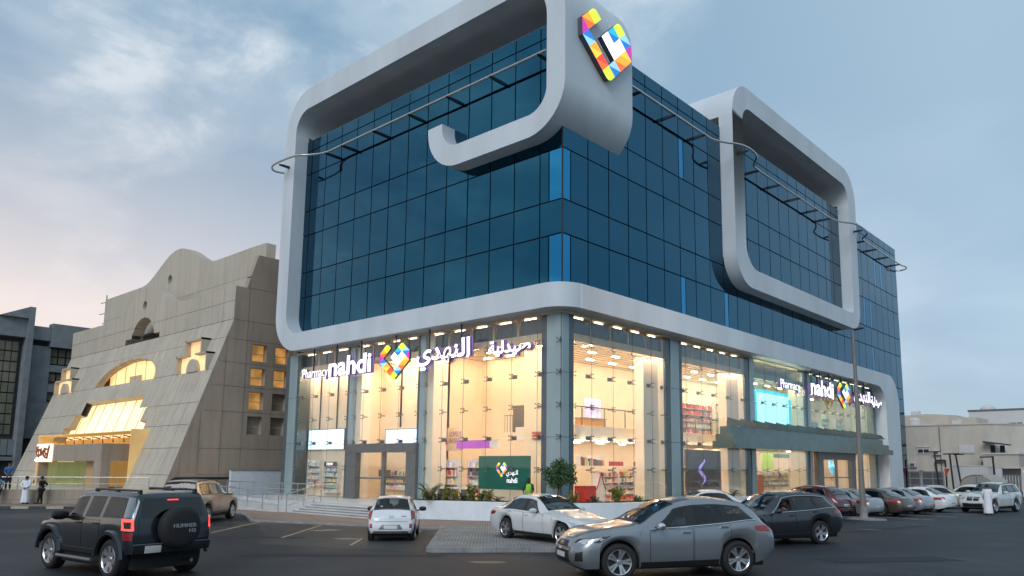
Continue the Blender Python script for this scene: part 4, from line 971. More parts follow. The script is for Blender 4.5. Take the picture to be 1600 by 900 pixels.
for zz, mm in ((1.2, 'red'), (1.75, 'amber'), (2.3, 'white')):
    sbox(-38.6, -2.0, zz, -36.2, -1.4, zz+.06, 'room_shelf', M['wood'])
    for i in range(7): sbox(-38.5+.32*i, -1.9, zz+.06, -38.28+.32*i, -1.6, zz+.06+rnd.uniform(.2,.42), 'goods', GOODS[rnd.randrange(8)])
sbox(-50.8, -2.35, 9.0, -38.5, -2.3, 11.6, 'arch_room_wall', emis('lit_arch_room', (.95,.62,.28), .66, .5, .6))
sbox(-46.0, -2.5, 9.15, -43.6, -2.42, 9.9, 'arch_room_screen', M['post'])
for i in range(5): sbox(-49.0+2.1*i, -2.55, 9.1, -48.95+2.1*i, -2.5, 11.4, 'arch_glazing_bar', M['post'])
# stepped dormer windows
for x0 in (-34.2, -61.2):
    d_ = link('dormer_window', None, stone); d_.location = (x0-SO.x, 0, 0); d_.empty_display_size = .3
    def db(a0, y0, z0, a1, y1, z1, nm, m): q = MB(); q.box(a0, y0-SO.y, z0, a1, y1-SO.y, z1); return q.obj(nm, m, d_)
    yf, yu = -3.72, -3.42
    for (a0, a1, z0, z1, y_) in ((0, .14, 9.1, 10.4, yf), (4.76, 4.9, 9.1, 10.4, yf), (0, .94, 10.27, 10.41, yf), (3.06, 4.9, 10.27, 10.41, yf), (.66, .8, 10.28, 11.6, yu), (3.2, 3.34, 10.28, 11.6, yu), (.66, 3.34, 11.46, 11.6, yu)):
        db(a0, y_, z0, a1, -2.6, z1, 'dormer_cheek', M['stone'])
    db(.1, -3.34, 9.1, 4.8, -3.3, 10.3, 'lit_pane', M['lit_room']); db(.75, -3.02, 10.3, 3.25, -2.98, 11.5, 'lit_pane', M['lit_room'])
    q = MB(); q.prism(arc(2.5, 9.1, .85, .95, 0, 180, 14), -3.66-SO.y, -3.4-SO.y, 'xz'); q.obj('half_round_screen', M['stone'], d_)
# entrance block before the slope
sbox(-50, -7.6, 2.72, -36, -5.0, 3.95, 'block_beam', M['stone_dark']); sbox(-37.4, -7.59, -.3, -36, -6.95, 2.71, 'block_pier', M['stone_dark'])
sbox(-50, -7.58, -.3, -49.7, -5.0, 2.71, 'block_pier', M['stone_dark']); sbox(-50, -5.3, .2, -37.4, -5.2, 2.7, 'block_back', M['gold_wall'])
M['olive_glass'] = mat('olive_glass', (.13,.15,.07), .08, .2, var=.25, vscale=.6, emit=(.30,.30,.10), estr=.22)
for a, b in ((-49.68,-48.0),(-47.97,-46.4),(-46.37,-41.0)): sbox(a, -6.9, .2, b, -6.86, 2.7, 'block_glass', M['olive_glass'])
for a, b in ((-40.95,-39.2),(-39.17,-37.4)): sbox(a, -6.9, .2, b, -6.8, 2.7, 'wooden_door', M['wood'])
q = MB(); q.box(-50.05, -7.72, 2.62, -46.4, -7.62, 4.1)
sgn = thing('wall_sign', 'pale sign with orange brush lettering at the left end of the stone entrance block', 'sign', (-50, -7.66, 2.62))
q = MB(); q.box(0, -.1, 0, 3.6, .05, 1.45); q.obj('sign_board', emis('pale_sign', (.95,.62,.50), .9, 1.2, .85), sgn)
br_ = mat('brown_brush', (.20,.06,.015), .6)
for pts, w_ in (([(.3,.9),(.15,1.15),(.5,1.25),(.55,.95),(.2,.75),(.35,.45),(.75,.5)], .07), ([(.8,.95),(.65,.65),(.85,.4),(1.15,.6),(1.1,1.0),(.85,1.0)], .07), ([(1.3,1.1),(1.45,.5),(1.75,.9),(2.0,.45),(2.1,1.15)], .07), ([(2.75,1.0),(2.4,1.05),(2.3,.75),(2.6,.7),(2.35,.35),(2.85,.35)], .08), ([(3.3,1.3),(3.05,.75),(2.9,.25)], .09)):
    q = MB(); q.tube([(x, -.13, z) for x, z in pts], w_, 5); q.obj('brush_stroke', br_, sgn)
lampt = thing('wall_lamp', 'small glaring lamp at the foot of the pale sign', 'lamp', (-51.2, -7.3, 2.75))
q = MB(); q.lathe([(0,-.12),(.13,-.1),(.16,0),(.13,.1),(0,.12)], 12); q.obj('lamp_glass', emis('lamp_glare', (1,.72,.42), 60), lampt)
q = MB(); q.tube([(0,0,.1),(0,.3,.35),(0,1.2,.35)], .03, 6); q.obj('lamp_arm', M['black_metal'], lampt)
# terrace in front, kerb, rail
A_, B_ = Vector((-41, -19.2)), Vector((-27.4, -5.2))
ter = MB(); tp = [(A_.x, A_.y), (B_.x, B_.y), (-29, -2), (-62, -2), (-62, -19.2)]
ter.prism(tp, -.4, .78, 'xy'); tob = ter.obj('terrace', M['stone']); tag(tob, kind='structure')
dirT = (B_-A_).normalized(); nT = Vector((dirT.y, -dirT.x)); LT = (B_-A_).length
nst = 9
for i in range(nst):
    for j, (z0, z1) in enumerate(((-.4,.22),(.23,.84))):
        s0, s1 = LT*(i+(.5 if j else 0))/nst, LT*(i+1+(.5 if j else 0))/nst
        s1 = min(s1, LT); c = A_+dirT*((s0+s1)/2)+nT*.06; q = MB()
        q.obox((c.x, c.y, (z0+z1)/2), (dirT.x*((s1-s0)/2-.008), dirT.y*((s1-s0)/2-.008), 0), (nT.x*.1, nT.y*.1, 0), (0,0,(z1-z0)/2)); q.obj('wall_block', M['stone_dark'], tob)
hr = handrail('handrail', 'thin steel handrail on the stone terrace before the olive glass', [(A_.x+.3, A_.y+.6, .78), (B_.x-2.2, B_.y-1.6, .78)], .85, 9, (.5,))
walkL = [(-39.2,-22.5), (-24.9,-8.4), (-26.4,-5.4), (-41.4,-19.4)]
ws = kerbed_slab('left_sidewalk', walkL, .11, M['paver_red'], [])
kd = Vector((walkL[1][0]-walkL[0][0], walkL[1][1]-walkL[0][1])); KL = kd.length; kd /= KL; kn = Vector((kd.y, -kd.x)); k = 20
M['kerb_dark'] = mat('painted_kerb_dark', (.06,.055,.05), .8, var=.3, vscale=6); M['kerb_light'] = mat('painted_kerb_pale', (.40,.36,.28), .8, var=.25, vscale=6)
for i in range(k):
    s = KL*(i+.5)/k; c = Vector(walkL[0])+kd*s; q = MB(); z = gz(c.x, c.y)
    q.obox((c.x+kn.x*.08, c.y+kn.y*.08, z+.03), (kd.x*(KL/k/2-.008), kd.y*(KL/k/2-.008), 0), (kn.x*.08, kn.y*.08, 0), (0,0,.11)); q.obj('kerb_stone', M['kerb_dark'] if i % 2 else M['kerb_light'], ws)
# pale wall and pipe in the gap beside the glass building
wl = thing('boundary_wall', 'pale plastered wall between the stone building and the glass building', 'wall', (-27.9, -2.1, 0))
q = MB(); q.box(-.25, 0, -.2, 0, 4.6, 2.1); q.obj('wall_body', M['planter_white'], wl); q = MB(); q.box(-.3, -.02, 2.1, .05, 4.6, 2.16); q.obj('coping', M['kerb'], wl)
pt = MB(); pt.tube([(-28.2,-5.95,-.1),(-28.2,-5.95,1.5),(-28.2,-5.75,1.58),(-28.2,-2.1,1.58)], .09, 8); tag(pt.obj('pipe', M['black_metal'], smooth=50), 'black pipe running along the foot of the stone side wall', 'pipe')
# roof aerial and clutter
an = thing('aerial', 'tall thin roof aerial left of the stone gables', 'aerial', (-63.5, 1, 16.0))
q = MB(); q.tube([(0,0,-2),(0,0,4.2)], .05, 6); q.obj('mast', M['black_metal'], an)
for z, l in ((3.4,1.5),(2.2,1.7),(1.1,.7)):
    q = MB(); q.tube([(-l,0,z+.1),(l*.3,0,z)], .04, 5); q.obj('boom', M['black_metal'], an)
for dx, h_ in ((1.2,2.2),(1.9,2.0),(2.3,1.2),(-1.4,1.0)):
    q = MB(); q.tube([(dx,0,-2),(dx,0,h_)], .08, 6); q.obj('pole', M['black_metal'], an)
tk = thing('roof_block', 'sloping stone stair block on the roof left of the gables', 'roof block', (-60, 3, 15))
q = MB(); q.prism([(-6,-2.5),(-6,2.0),(-3.6,2.6),(-1.6,3.0),(1,3.0),(1,-2.5)], 0, 5, 'xz'); q.obj('block', M['stone_dark'], tk)

# ================================================================== dark grey building, far left
M['slate'] = mat('blue_grey_render', (.18,.20,.215), .85, var=.14, vscale=1.2, bump=.2, bscale=6)
M['slate_dark'] = mat('dark_recess', (.035,.04,.045), .7)
M['far_pane'] = mat('dim_window_pane', (.16,.16,.125), .15, .1, var=.25, vscale=.7)
fb = thing('office_building', 'blue grey office block with gridded windows behind the stone building', 'building', (-70, -10, 0))
def fbx(y0, z0, y1, z1, nm, m, d0=.0, d1=.6, par=None):
    q = MB(); q.box(d0-1.0, y0+10, z0, d1-1.0, y1+10, z1); return q.obj(nm, m, par or fb)
fbx(-30, 0, 8, 16.9, 'wall', M['slate_dark'], -8, -.25)
fbx(-30, 15.7, -4.15, 17.75, 'parapet', M['slate'], -.3, .75); fbx(-3.9, 15.6, -1.9, 17.05, 'parapet', M['slate'], -.3, .75); fbx(-1.88, 14.95, 6, 17.5, 'parapet', M['slate'], -.3, 1.0)
fbx(-4.2, 0, -3.65, 18.95, 'pier', M['slate'], -.3, 1.25)
q = MB(); q.prism([(3.2,17.7),(5.85,17.7),(6.1,18.95),(5.85,18.95)], -.9, .2, 'yz'); q.obj('sloping_fin', M['slate'], fb)
fbx(-3.64, 9.0, -1.65, 15.0, 'wall_panel', M['slate'], -.3, .35); fbx(-3.64, 5.1, -1.0, 8.98, 'wall_panel', M['slate'], -.3, .34)
for z0 in (5.6, 8.3, 11.0, 13.1): fbx(-1.64, z0-.9 if z0 < 13 else 12.3, 4, z0-.05 if z0 < 13 else 13.05, 'spandrel', M['slate'], -.3, .4)
for z0, z1 in ((13.15,14.9),(10.3,12.2),(8.3,10.1),(5.6,7.4)):
    for k in range(4):
        y0 = -1.6+.75*k; f_ = fbx(y0, z0, y0+.7, z1, 'window', M['joint'], -.24, .05)
        for a, b in ((0,.45),(.5,1)):
            q = MB(); q.box(.06-1, y0+10.05, z0+(z1-z0)*a+.06, .09-1, y0+10.65, z0+(z1-z0)*b-.03); q.obj('pane', M['far_pane'], f_)
for r_ in range(9):
    for k in range(9):
        y0 = -10.1+.62*k; z0 = 5.4+1.1*r_
        if y0 > -4.5: continue
        q = MB(); q.box(-.1-1, y0+10.03, z0+.06, -.05-1, y0+10.57, z0+1.02); q.obj('grid_pane', M['far_pane'], fb)
for k in range(12):
    fbx(-12.0+.66*k, 3.3, -11.4+.66*k, 4.95, 'panel_block', M['slate'], -.2, .5)
fbx(-30, 2.75, -2, 3.15, 'ledge', M['slate'], -.2, .8); fbx(-5.0, -.3, -3.4, 2.7, 'door_recess', M['slate_dark'], -.2, .1); fbx(-4.0, -.3, -2.0, 2.74, 'ground_wall', M['slate'], -.2, .5)

# ================================================================== villas at the far right
M['villa'] = mat('cream_villa_render', (.52,.475,.41), .9, var=.10, vscale=.8, bump=.25, bscale=5, stretch=(1,1,.4))
M['villa2'] = mat('sand_villa_render', (.48,.425,.36), .9, var=.1, vscale=.8)
M['villa_white'] = mat('white_villa_render', (.56,.55,.55), .9, var=.05, vscale=.5)
M['pane_dark'] = mat('dark_pane', (.03,.035,.04), .1, var=.2)
def windowp(par, x, y, z, w_, h_, n, frame=M['villa_white'], blind=False):
    q = MB(); q.box(x-.08, y-.12, z-.08, x+w_+.08, y+.02, z+h_+.08); f_ = q.obj('window', frame, par)
    for i in range(n):
        q = MB(); q.box(x+w_*i/n+.05, y-.15, z+.05, x+w_*(i+1)/n-.05, y-.121, z+h_-.05); q.obj('pane', M['villa_white'] if blind else M['pane_dark'], f_)
v1 = thing('villa', 'cream flat-roofed villa with few windows behind the parked cars', 'building', (0, 75, -.3))
q = MB(); q.prism([(-20,0),(3.6,0),(12,9),(12,20),(-20,20)], 0, 8.1, 'xy'); q.obj('wall', M['villa'], v1)
q = MB(); q.prism([(-20.1,-.1),(3.65,-.1),(12.1,9),(12.1,20.1),(-20.1,20.1)], 8.1, 8.25, 'xy'); q.obj('parapet', M['villa'], v1)
windowp(v1, -4.2, 0, 4.75, 1.35, .5, 2); windowp(v1, .55, 0, 4.75, 1.5, .85, 1, blind=True)
q = MB(); q.box(-4.35, -.18, 5.45, -2.8, .0, 5.55); q.obj('window_hood', M['villa_white'], v1)
q = MB(); q.prism(arc(-3.9, 1.9, .75, .7, 0, 180, 12), -.1, .02, 'xz'); aw = q.obj('arched_window', M['pane_dark'], v1)
for i in range(7):
    q = MB(); q.box(-4.6+.22*i, -.16, 1.9, -4.56+.22*i, -.11, 2.5); q.obj('bar', M['villa_white'], aw)
q = MB(); q.tube([(-2.2,-.2,1.5),(-2.2,-.2,3.6),(-2.0,-.25,3.75),(-1.0,-.5,3.75)], .15, 8); q.obj('duct', M['grey_metal'], v1, smooth=50)
q = MB(); q.box(3.4, -2.4, 2.9, 7.0, 4, 4.5); q.obj('balcony', M['villa'], v1); q = MB(); q.box(3.3, -2.55, 4.5, 7.1, 4, 4.68); q.obj('balcony_coping', M['villa_white'], v1)
q = MB(); q.prism([(3.3,5.9),(5.9,5.55),(5.9,5.7),(3.3,6.1)], -1.4, .3, 'xz'); q.obj('awning', M['slate_dark'], v1)
for x in (3.75, 4.75):
    q = MB(); q.box(x, .2, 4.6, x+.5, .34, 5.6); w_ = q.obj('window', M['pane_dark'], v1)
v2 = thing('villa', 'sandy upper block of a villa with a curved parapet behind the cream villa', 'building', (-3, 86, -.3))
q = MB(); q.prism([(-8,0),(-8,9.9),(-6,10.2),(-2.5,10.3),(1,10.0),(1.2,8.5),(1.2,0)], 0, 8, 'xz'); q.obj('wall', M['villa2'], v2)
q = MB(); q.box(1.2, -1.2, 0, 3.6, 6, 9.6); q.obj('side_block', M['villa2'], v2); windowp(v2, -3.4, 0, 8.3, 1.8, .5, 2)
v3 = thing('villa', 'white flat-roofed villa rising behind the cream one', 'building', (4, 98, -.3))
q = MB(); q.prism([(-7,0),(6.8,0),(9.5,2.5),(9.5,16),(-7,16)], 0, 11.2, 'xy'); q.obj('wall', M['villa_white'], v3)
q = MB(); q.prism([(-7.1,-.1),(6.85,-.1),(9.6,2.5),(9.6,16),(-7.1,16)], 11.2, 11.45, 'xy'); q.obj('roof_edge', M['grey_metal'], v3)
windowp(v3, -1.9, 0, 8.7, 1.9, .75, 2); windowp(v3, 2.9, 0, 8.8, 1.0, .75, 2)
q = MB(); q.lathe([(.25,0),(.28,.35),(.15,.5),(0,.52)], 10, 'z', (6.6,.3,11.45)); q.obj('roof_lamp', M['black_metal'], v3)
q = MB(); q.lathe([(1.1,0),(1.0,.5),(.5,.9),(0,1.0)], 12, 'z', (-5,3,11.4)); q.obj('roof_tank', M['villa_white'], v3)
v4 = thing('villa', 'sandy villa with a rounded balcony at the far right edge', 'building', (14, 78, -.3))
q = MB(); q.box(-4.6, 0, 0, 4, 12, 6.3); q.obj('wall', M['villa2'], v4); q = MB(); q.lathe([(2.4,3.0),(2.6,3.1),(2.6,4.0),(2.4,4.3),(0,4.3)], 20, 'z', (-2.5,0,0)); q.obj('balcony', M['villa2'], v4)
windowp(v4, -.6, 0, 5.0, 1.1, 1.0, 2); q = MB(); q.box(-3.6, -.05, 5.2, -3.0, .0, 5.35); q.obj('vent', M['pane_dark'], v4)
for par, x, y, z in ((v1,-9,3,8.2),(v1,-1.5,6,8.2),(v1,6,8,8.2),(v2,-5.5,3,10.1),(v3,2,6,11.4),(v4,1.5,4,6.3)):
    q = MB(); q.box(x, y, z, x+1.1, y+.7, z+.85); q.box(x+.05, y-.05, z+.1, x+.7, y-.001, z+.75); ac = q.obj('cooling_unit', M['villa_white'], par)
for par, x, y, z, r_ in ((v1,-6.5,8,8.2,.75),(v4,3,6,6.3,.7),(v3,5.2,9,11.4,.8)):
    q = MB(); q.lathe([(r_,0),(r_,1.2),(r_*.6,1.45),(0,1.5)], 14, 'z', (x,y,z)); q.obj('water_tank', M['villa_white'], par, smooth=40)
for x, z in ((-2.4,4.5),(2.7,3.2),(-5.2,3.0)):
    q = MB(); q.box(x, -.45, z, x+.8, -.02, z+.55); a_ = q.obj('cooling_unit', M['villa_white'], v1); q = MB(); q.box(x+.1, -.47, z+.08, x+.6, -.451, z+.47); q.obj('fan_grille', M['grey_metal'], a_)
q = MB(); q.tube([(-1.6,-.06,.2),(-1.6,-.06,7.9)], .05, 6); q.obj('drain_pipe', M['grey_metal'], v1)
def yard_wall(lab, x0, y0, x1, h_, m, gate=None):
    t = thing('yard_wall', lab, 'wall', (x0, y0, -.3))
    if not gate:
        q = MB(); q.box(0, 0, 0, x1-x0, .25, h_); q.obj('wall_body', m, t)
    else:
        a, b = gate; q = MB(); q.box(0, 0, 0, a-x0, .25, h_); q.obj('wall_body', m, t); q = MB(); q.box(b-x0, 0, 0, x1-x0, .25, h_); q.obj('wall_body', m, t)
    q = MB(); q.box(-.04, -.04, h_, x1-x0+.04, .29, h_+.08); q.obj('coping', m, t); return t
yard_wall('short white yard wall beside the dark end of the glass building', -5.6, 66, -3.4, 1.9, M['villa_white'])
yw = yard_wall('white yard wall with a recessed dark gate behind the white jeep', 3.1, 60, 6.6, 3.1, M['villa_white'])
yw2 = yard_wall('white yard wall with a grey wrought gate at the far right', 6.8, 57, 12, 3.0, M['villa_white'], (8.0, 9.6))
q = MB(); q.box(1.3, .05, 0, 2.7, .12, 2.3); gt = q.obj('gate', M['grey_metal'], yw2)
for i in range(6):
    q = MB(); q.box(1.3+.24*i, .0, .1, 1.36+.24*i, .05, 2.2); q.obj('bar', M['villa_white'], gt)
q = MB(); q.box(1.1, -.05, 1.9, 2.2, .0, 2.05); q.obj('slot', M['pane_dark'], yw)
gtt = thing('metal_gate', 'grey double sheet metal gate before the cream villa', 'gate', (-3.4, 64, -.3))
for k in range(2):
    q = MB(); q.box(2.35*k, 0, .1, 2.35*k+2.25, .06, 2.55); lf_ = q.obj('gate_leaf', M['grey_metal'], gtt)
    for z in (.2, .95, 1.7, 2.42):
        q = MB(); q.box(2.35*k, -.05, z, 2.35*k+2.25, -.003, z+.1); q.obj('rail', M['wall_grey'], lf_)
    for x in (0, 1.1, 2.15):
        q = MB(); q.box(2.35*k+x, -.06, .1, 2.35*k+x+.1, -.051, 2.55); q.obj('stile', M['wall_grey'], lf_)
def shade_post(lab, x, y, h_, lean, arm):
    t = thing('shade_post', lab, 'post', (x, y, -.3)); q = MB(); q.tube([(0,0,0),(lean,0,h_)], .09, 8); q.obj('pole', M['black_metal'], t)
    q = MB(); q.tube([(lean+arm[0],0,h_+.02),(lean+arm[1],0,h_+.05)], .07, 6); q.obj('arm', M['black_metal'], t); return t
shade_post('black T-shaped post just right of the grey metal gate', 1.2, 62, 4.6, -.3, (-.7, .6))
shade_post('black post with a short bent arm, left of a leaning pair', 2.0, 61.6, 3.7, 0, (-.9, 0))
shade_post('left leaning black post of a pair by the white yard wall', 3.5, 58, 4.3, -.2, (-.6, .9))
shade_post('right leaning black post of a pair by the white yard wall', 4.3, 58, 4.25, -.45, (-.2, .8))
shade_post('black post with an arm over the arched car shelter', 7.6, 56, 3.95, -.1, (-1.1, .1))
pn = thing('pennant', 'small red and white pennant on the black post by the gate', 'flag', (1.9, 61.4, 2.0))
q = MB(); q.prism([(0,.6),(.55,.6),(.12,-.35)], -.02, 0, 'xz'); q.obj('cloth', mat('pennant_red', (.5,.05,.04), .8), pn); q = MB(); q.box(0, -.03, .56, .6, .01, .66); q.obj('hem', M['villa_white'], pn)
ct = thing('car_shelter', 'pale arched fabric car shelter behind the white jeep', 'shelter', (8.3, 44.5, -.3)); ct.scale = (.62, .62, .8)
ar = arc(0, 1.7, 2.1, 1.25, 180, 0, 14)
q = MB(); q.grid([[(x, 0, z) for x, z in [(-2.1, .2)]+ar+[(2.1,.2)]], [(x+.9, 5, z) for x, z in [(-2.1,.2)]+ar+[(2.1,.2)]]]); q.obj('canopy', mat('shelter_fabric', (.36,.33,.27), .8, var=.1), ct, smooth=50)
q = MB(); q.prism([(-2.05,.2)]+[(x*.97, z*.98) for x, z in ar]+[(2.05,.2)], .05, .09, 'xz'); q.obj('end_sheet', mat('shelter_end', (.27,.26,.24), .8, var=.1), ct)
q = MB(); q.tube([(0,-.02,.2),(0,-.02,2.9)], .05, 6); q.obj('pole', M['grey_metal'], ct)
# tall lamp post on its small island
isl = MB(); isl.prism([(8.3,12.3),(8.9,11.5),(10.6,11.2),(10.9,12.0),(10.0,12.9),(8.8,13.1)], -.1, gz(9.8,12)+.07, 'xy'); tag(isl.obj('lamp_island', M['kerb']), kind='structure')
lpst = thing('lamp_post', 'tall tapering grey lamp post before the right front of the glass building', 'lamp post', (9.8, 12.0, gz(9.8,12)+.07))
q = MB(); q.tube([(0,0,0),(-.02,0,.9),(-.08,.02,9.6)], [.15,.145,.075], 12); q.obj('pole', M['grey_post'] if 'grey_post' in M else mat('weathered_grey_pole', (.19,.18,.165), .6, .1, var=.15, vscale=2, stretch=(1,1,.3)), lpst, smooth=50)
q = MB(); q.lathe([(.26,0),(.26,.04),(.2,.06),(.19,.55),(.17,.58)], 12); q.obj('base_collar', M['kerb'], lpst)
q = MB(); q.tube([(-.08,.02,9.5),(-.06,.03,9.62),(.35,.35,9.72)], [.07,.07,.05], 8); q.obj('arm', M['black_metal'], lpst)

# road markings, worn
for a, b in (((-5.4,-9.4),(-1.6,-13.4)), ((-9.2,-9.9),(-5.2,-14.2)), ((-.4,-8.2),(1.9,-10.6)), ((.6,-11.6),(2.2,-13.2))):
    v = (Vector(b)-Vector(a)).normalized()*.05; nn = Vector((-v.y, v.x))
    flat_poly('bay_line', [tuple(Vector(a)-nn), tuple(Vector(b)-nn), tuple(Vector(b)+nn), tuple(Vector(a)+nn)], .008, M['yellow_paint'])
for a, b in (((9.3,14.7),(12.4,14.4)), ((9.6,18.4),(12.6,18.2)), ((10.2,21.6),(13.0,21.6)), ((10.3,25.0),(13.4,25.2))):
    v = (Vector(b)-Vector(a)).normalized()*.07; nn = Vector((-v.y, v.x))
    flat_poly('bay_line', [tuple(Vector(a)-nn), tuple(Vector(b)-nn), tuple(Vector(b)+nn), tuple(Vector(a)+nn)], .008, M['white_paint'])
lot = [(-24, -8.2), (-14,-9.0), (-9.5,-10.3), (-2.3,-8.0), (-.2,-7.4), (5.4,-12.9), (-1.5,-20.2)]
flat_poly('parking_lot', [(-24.5,-8.2), (-15.2,-7.9), (-9.5,-10.35), (-2.3,-8.05), (-.35,-7.2), (5.3,-12.95), (.5,-14.8), (-10,-18.5), (-24.5,-22)], .004, M['lot'])

def blob(cx_, cy_, rx, ry, rot, n=18, jag=.16):
    return [(cx_+cos(rot)*rx*cos(t)*k-sin(rot)*ry*sin(t)*k, cy_+sin(rot)*rx*cos(t)*k+cos(rot)*ry*sin(t)*k) for t, k in ((2*pi*i/n, 1+rnd.uniform(-jag, jag)) for i in range(n))]
M['oil'] = mat('oil_stain', (.008,.008,.009), .35, var=.3, vscale=4); M['repair'] = mat('asphalt_repair', (.010,.011,.013), .75, var=.25, vscale=3, bump=.4, bscale=50); M['sand'] = mat('blown_sand', (.05,.043,.037), .95, var=.3, vscale=4)
for i, (x, y, rx, ry, ro, m_) in enumerate(((.3,-12.0,.5,.3,.4,'oil'), (-3.2,-10.6,.6,.35,1.2,'oil'), (-6.6,-11.6,.45,.3,.2,'oil'), (8.8,-13.6,.5,.28,.7,'oil'), (12.2,5.5,.55,.35,.1,'oil'), (9.6,23.0,.6,.3,.4,'oil'), (11.4,14.0,.5,.3,.9,'oil'))):
    flat_poly('oil_stain', blob(x, y, rx, ry, ro), .006+.0005*i, M[m_])
for i, pts in enumerate(([(2.2,-16.6),(6.4,-12.9),(7.0,-13.6),(2.9,-17.3)], [(14.5,-6.5),(16.8,-3.4),(17.9,-4.1),(15.4,-7.2)], [(-4.5,-15.2),(-1.2,-12.6),(-.8,-13.1),(-4.1,-15.8)], [(11.6,3.0),(13.0,9.5),(13.5,9.4),(12.1,2.9)])):
    flat_poly('asphalt_repair', [(x+rnd.uniform(-.06,.06), y+rnd.uniform(-.06,.06)) for x, y in pts], .005+.0006*i, M['repair'])
for i, (x, y, rx, ry, ro) in enumerate(((6.6,-12.1,.9,.10,.77), (3.2,-11.0,1.3,.12,2.36), (9.6,-8.9,1.0,.10,.77), (-26.0,-9.9,1.2,.12,.77), (10.9,10.9,.7,.14,.2))):
    flat_poly('sand_drift', blob(x, y, rx, ry, ro, 22, .3), .0055+.0005*i, M['sand'])
flat_poly('road_mark', [(18.55,-8.6),(18.95,-8.25),(18.75,-8.9),(18.9,-9.6),(18.6,-9.6),(18.5,-8.95)], .008, M['white_paint'])
# ================================================================== vehicles
M['tyre'] = mat('tyre_rubber', (.012,.012,.013), .8, var=.2, vscale=10)
M['trim'] = mat('black_trim', (.010,.010,.011), .45)
M['rim'] = mat('alloy_silver', (.62,.62,.63), .25, .9, var=.05)
M['rim_dark'] = mat('wheel_shadow_metal', (.03,.03,.032), .5, .4)
M['chrome'] = mat('chrome', (.80,.80,.80), .08, 1.0, var=.03)
M['lamp_clear'] = mat('headlamp_lens', (.50,.52,.54), .06, .35, var=.25, vscale=14)
M['lamp_red'] = mat('tail_lens_red', (.28,.012,.012), .1, 0, coat=1, var=.2, vscale=14)
M['lamp_lit'] = emis('tail_lamp_lit', (1.0,.05,.04), 1.3)
M['amber'] = mat('amber_lens', (.5,.2,.03), .15)
M['plate'] = mat('number_plate_white', (.55,.55,.53), .5, var=.04)
M['plate_ink'] = mat('number_plate_ink', (.06,.06,.07), .6)
M['seat'] = mat('seat_fabric', (.035,.035,.038), .9, var=.2)
M['car_glass'] = glass('car_glass', (.20,.23,.24), 1.0, .05, 3.2)
M['car_glass_clear'] = glass('clear_car_glass', (.55,.60,.60), 1.0, .05, 3.2)
M['under'] = mat('underbody_black', (.008,.008,.009), .8)
def paint(name, c, metal=.0, rough=.28):
    return mat(name, c, rough, metal, var=.03, vscale=2, coat=1.0)
def pchip(pts):
    xs = [p[0] for p in pts]; ys = [p[1] for p in pts]; n = len(xs)
    h = [xs[i+1]-xs[i] for i in range(n-1)]; dl = [(ys[i+1]-ys[i])/h[i] for i in range(n-1)]
    m = [dl[0]] + [0 if dl[i-1]*dl[i] <= 0 else 2*dl[i-1]*dl[i]/(dl[i-1]+dl[i]) for i in range(1, n-1)] + [dl[-1]]
    def f(x):
        if x <= xs[0]: return ys[0]
        if x >= xs[-1]: return ys[-1]
        i = 0
        while x > xs[i+1]: i += 1
        t = (x-xs[i])/h[i]; a, b = ys[i], ys[i+1]
        return (1+2*t)*(1-t)**2*a + t*(1-t)**2*h[i]*m[i] + t*t*(3-2*t)*b + t*t*(t-1)*h[i]*m[i+1]
    return f
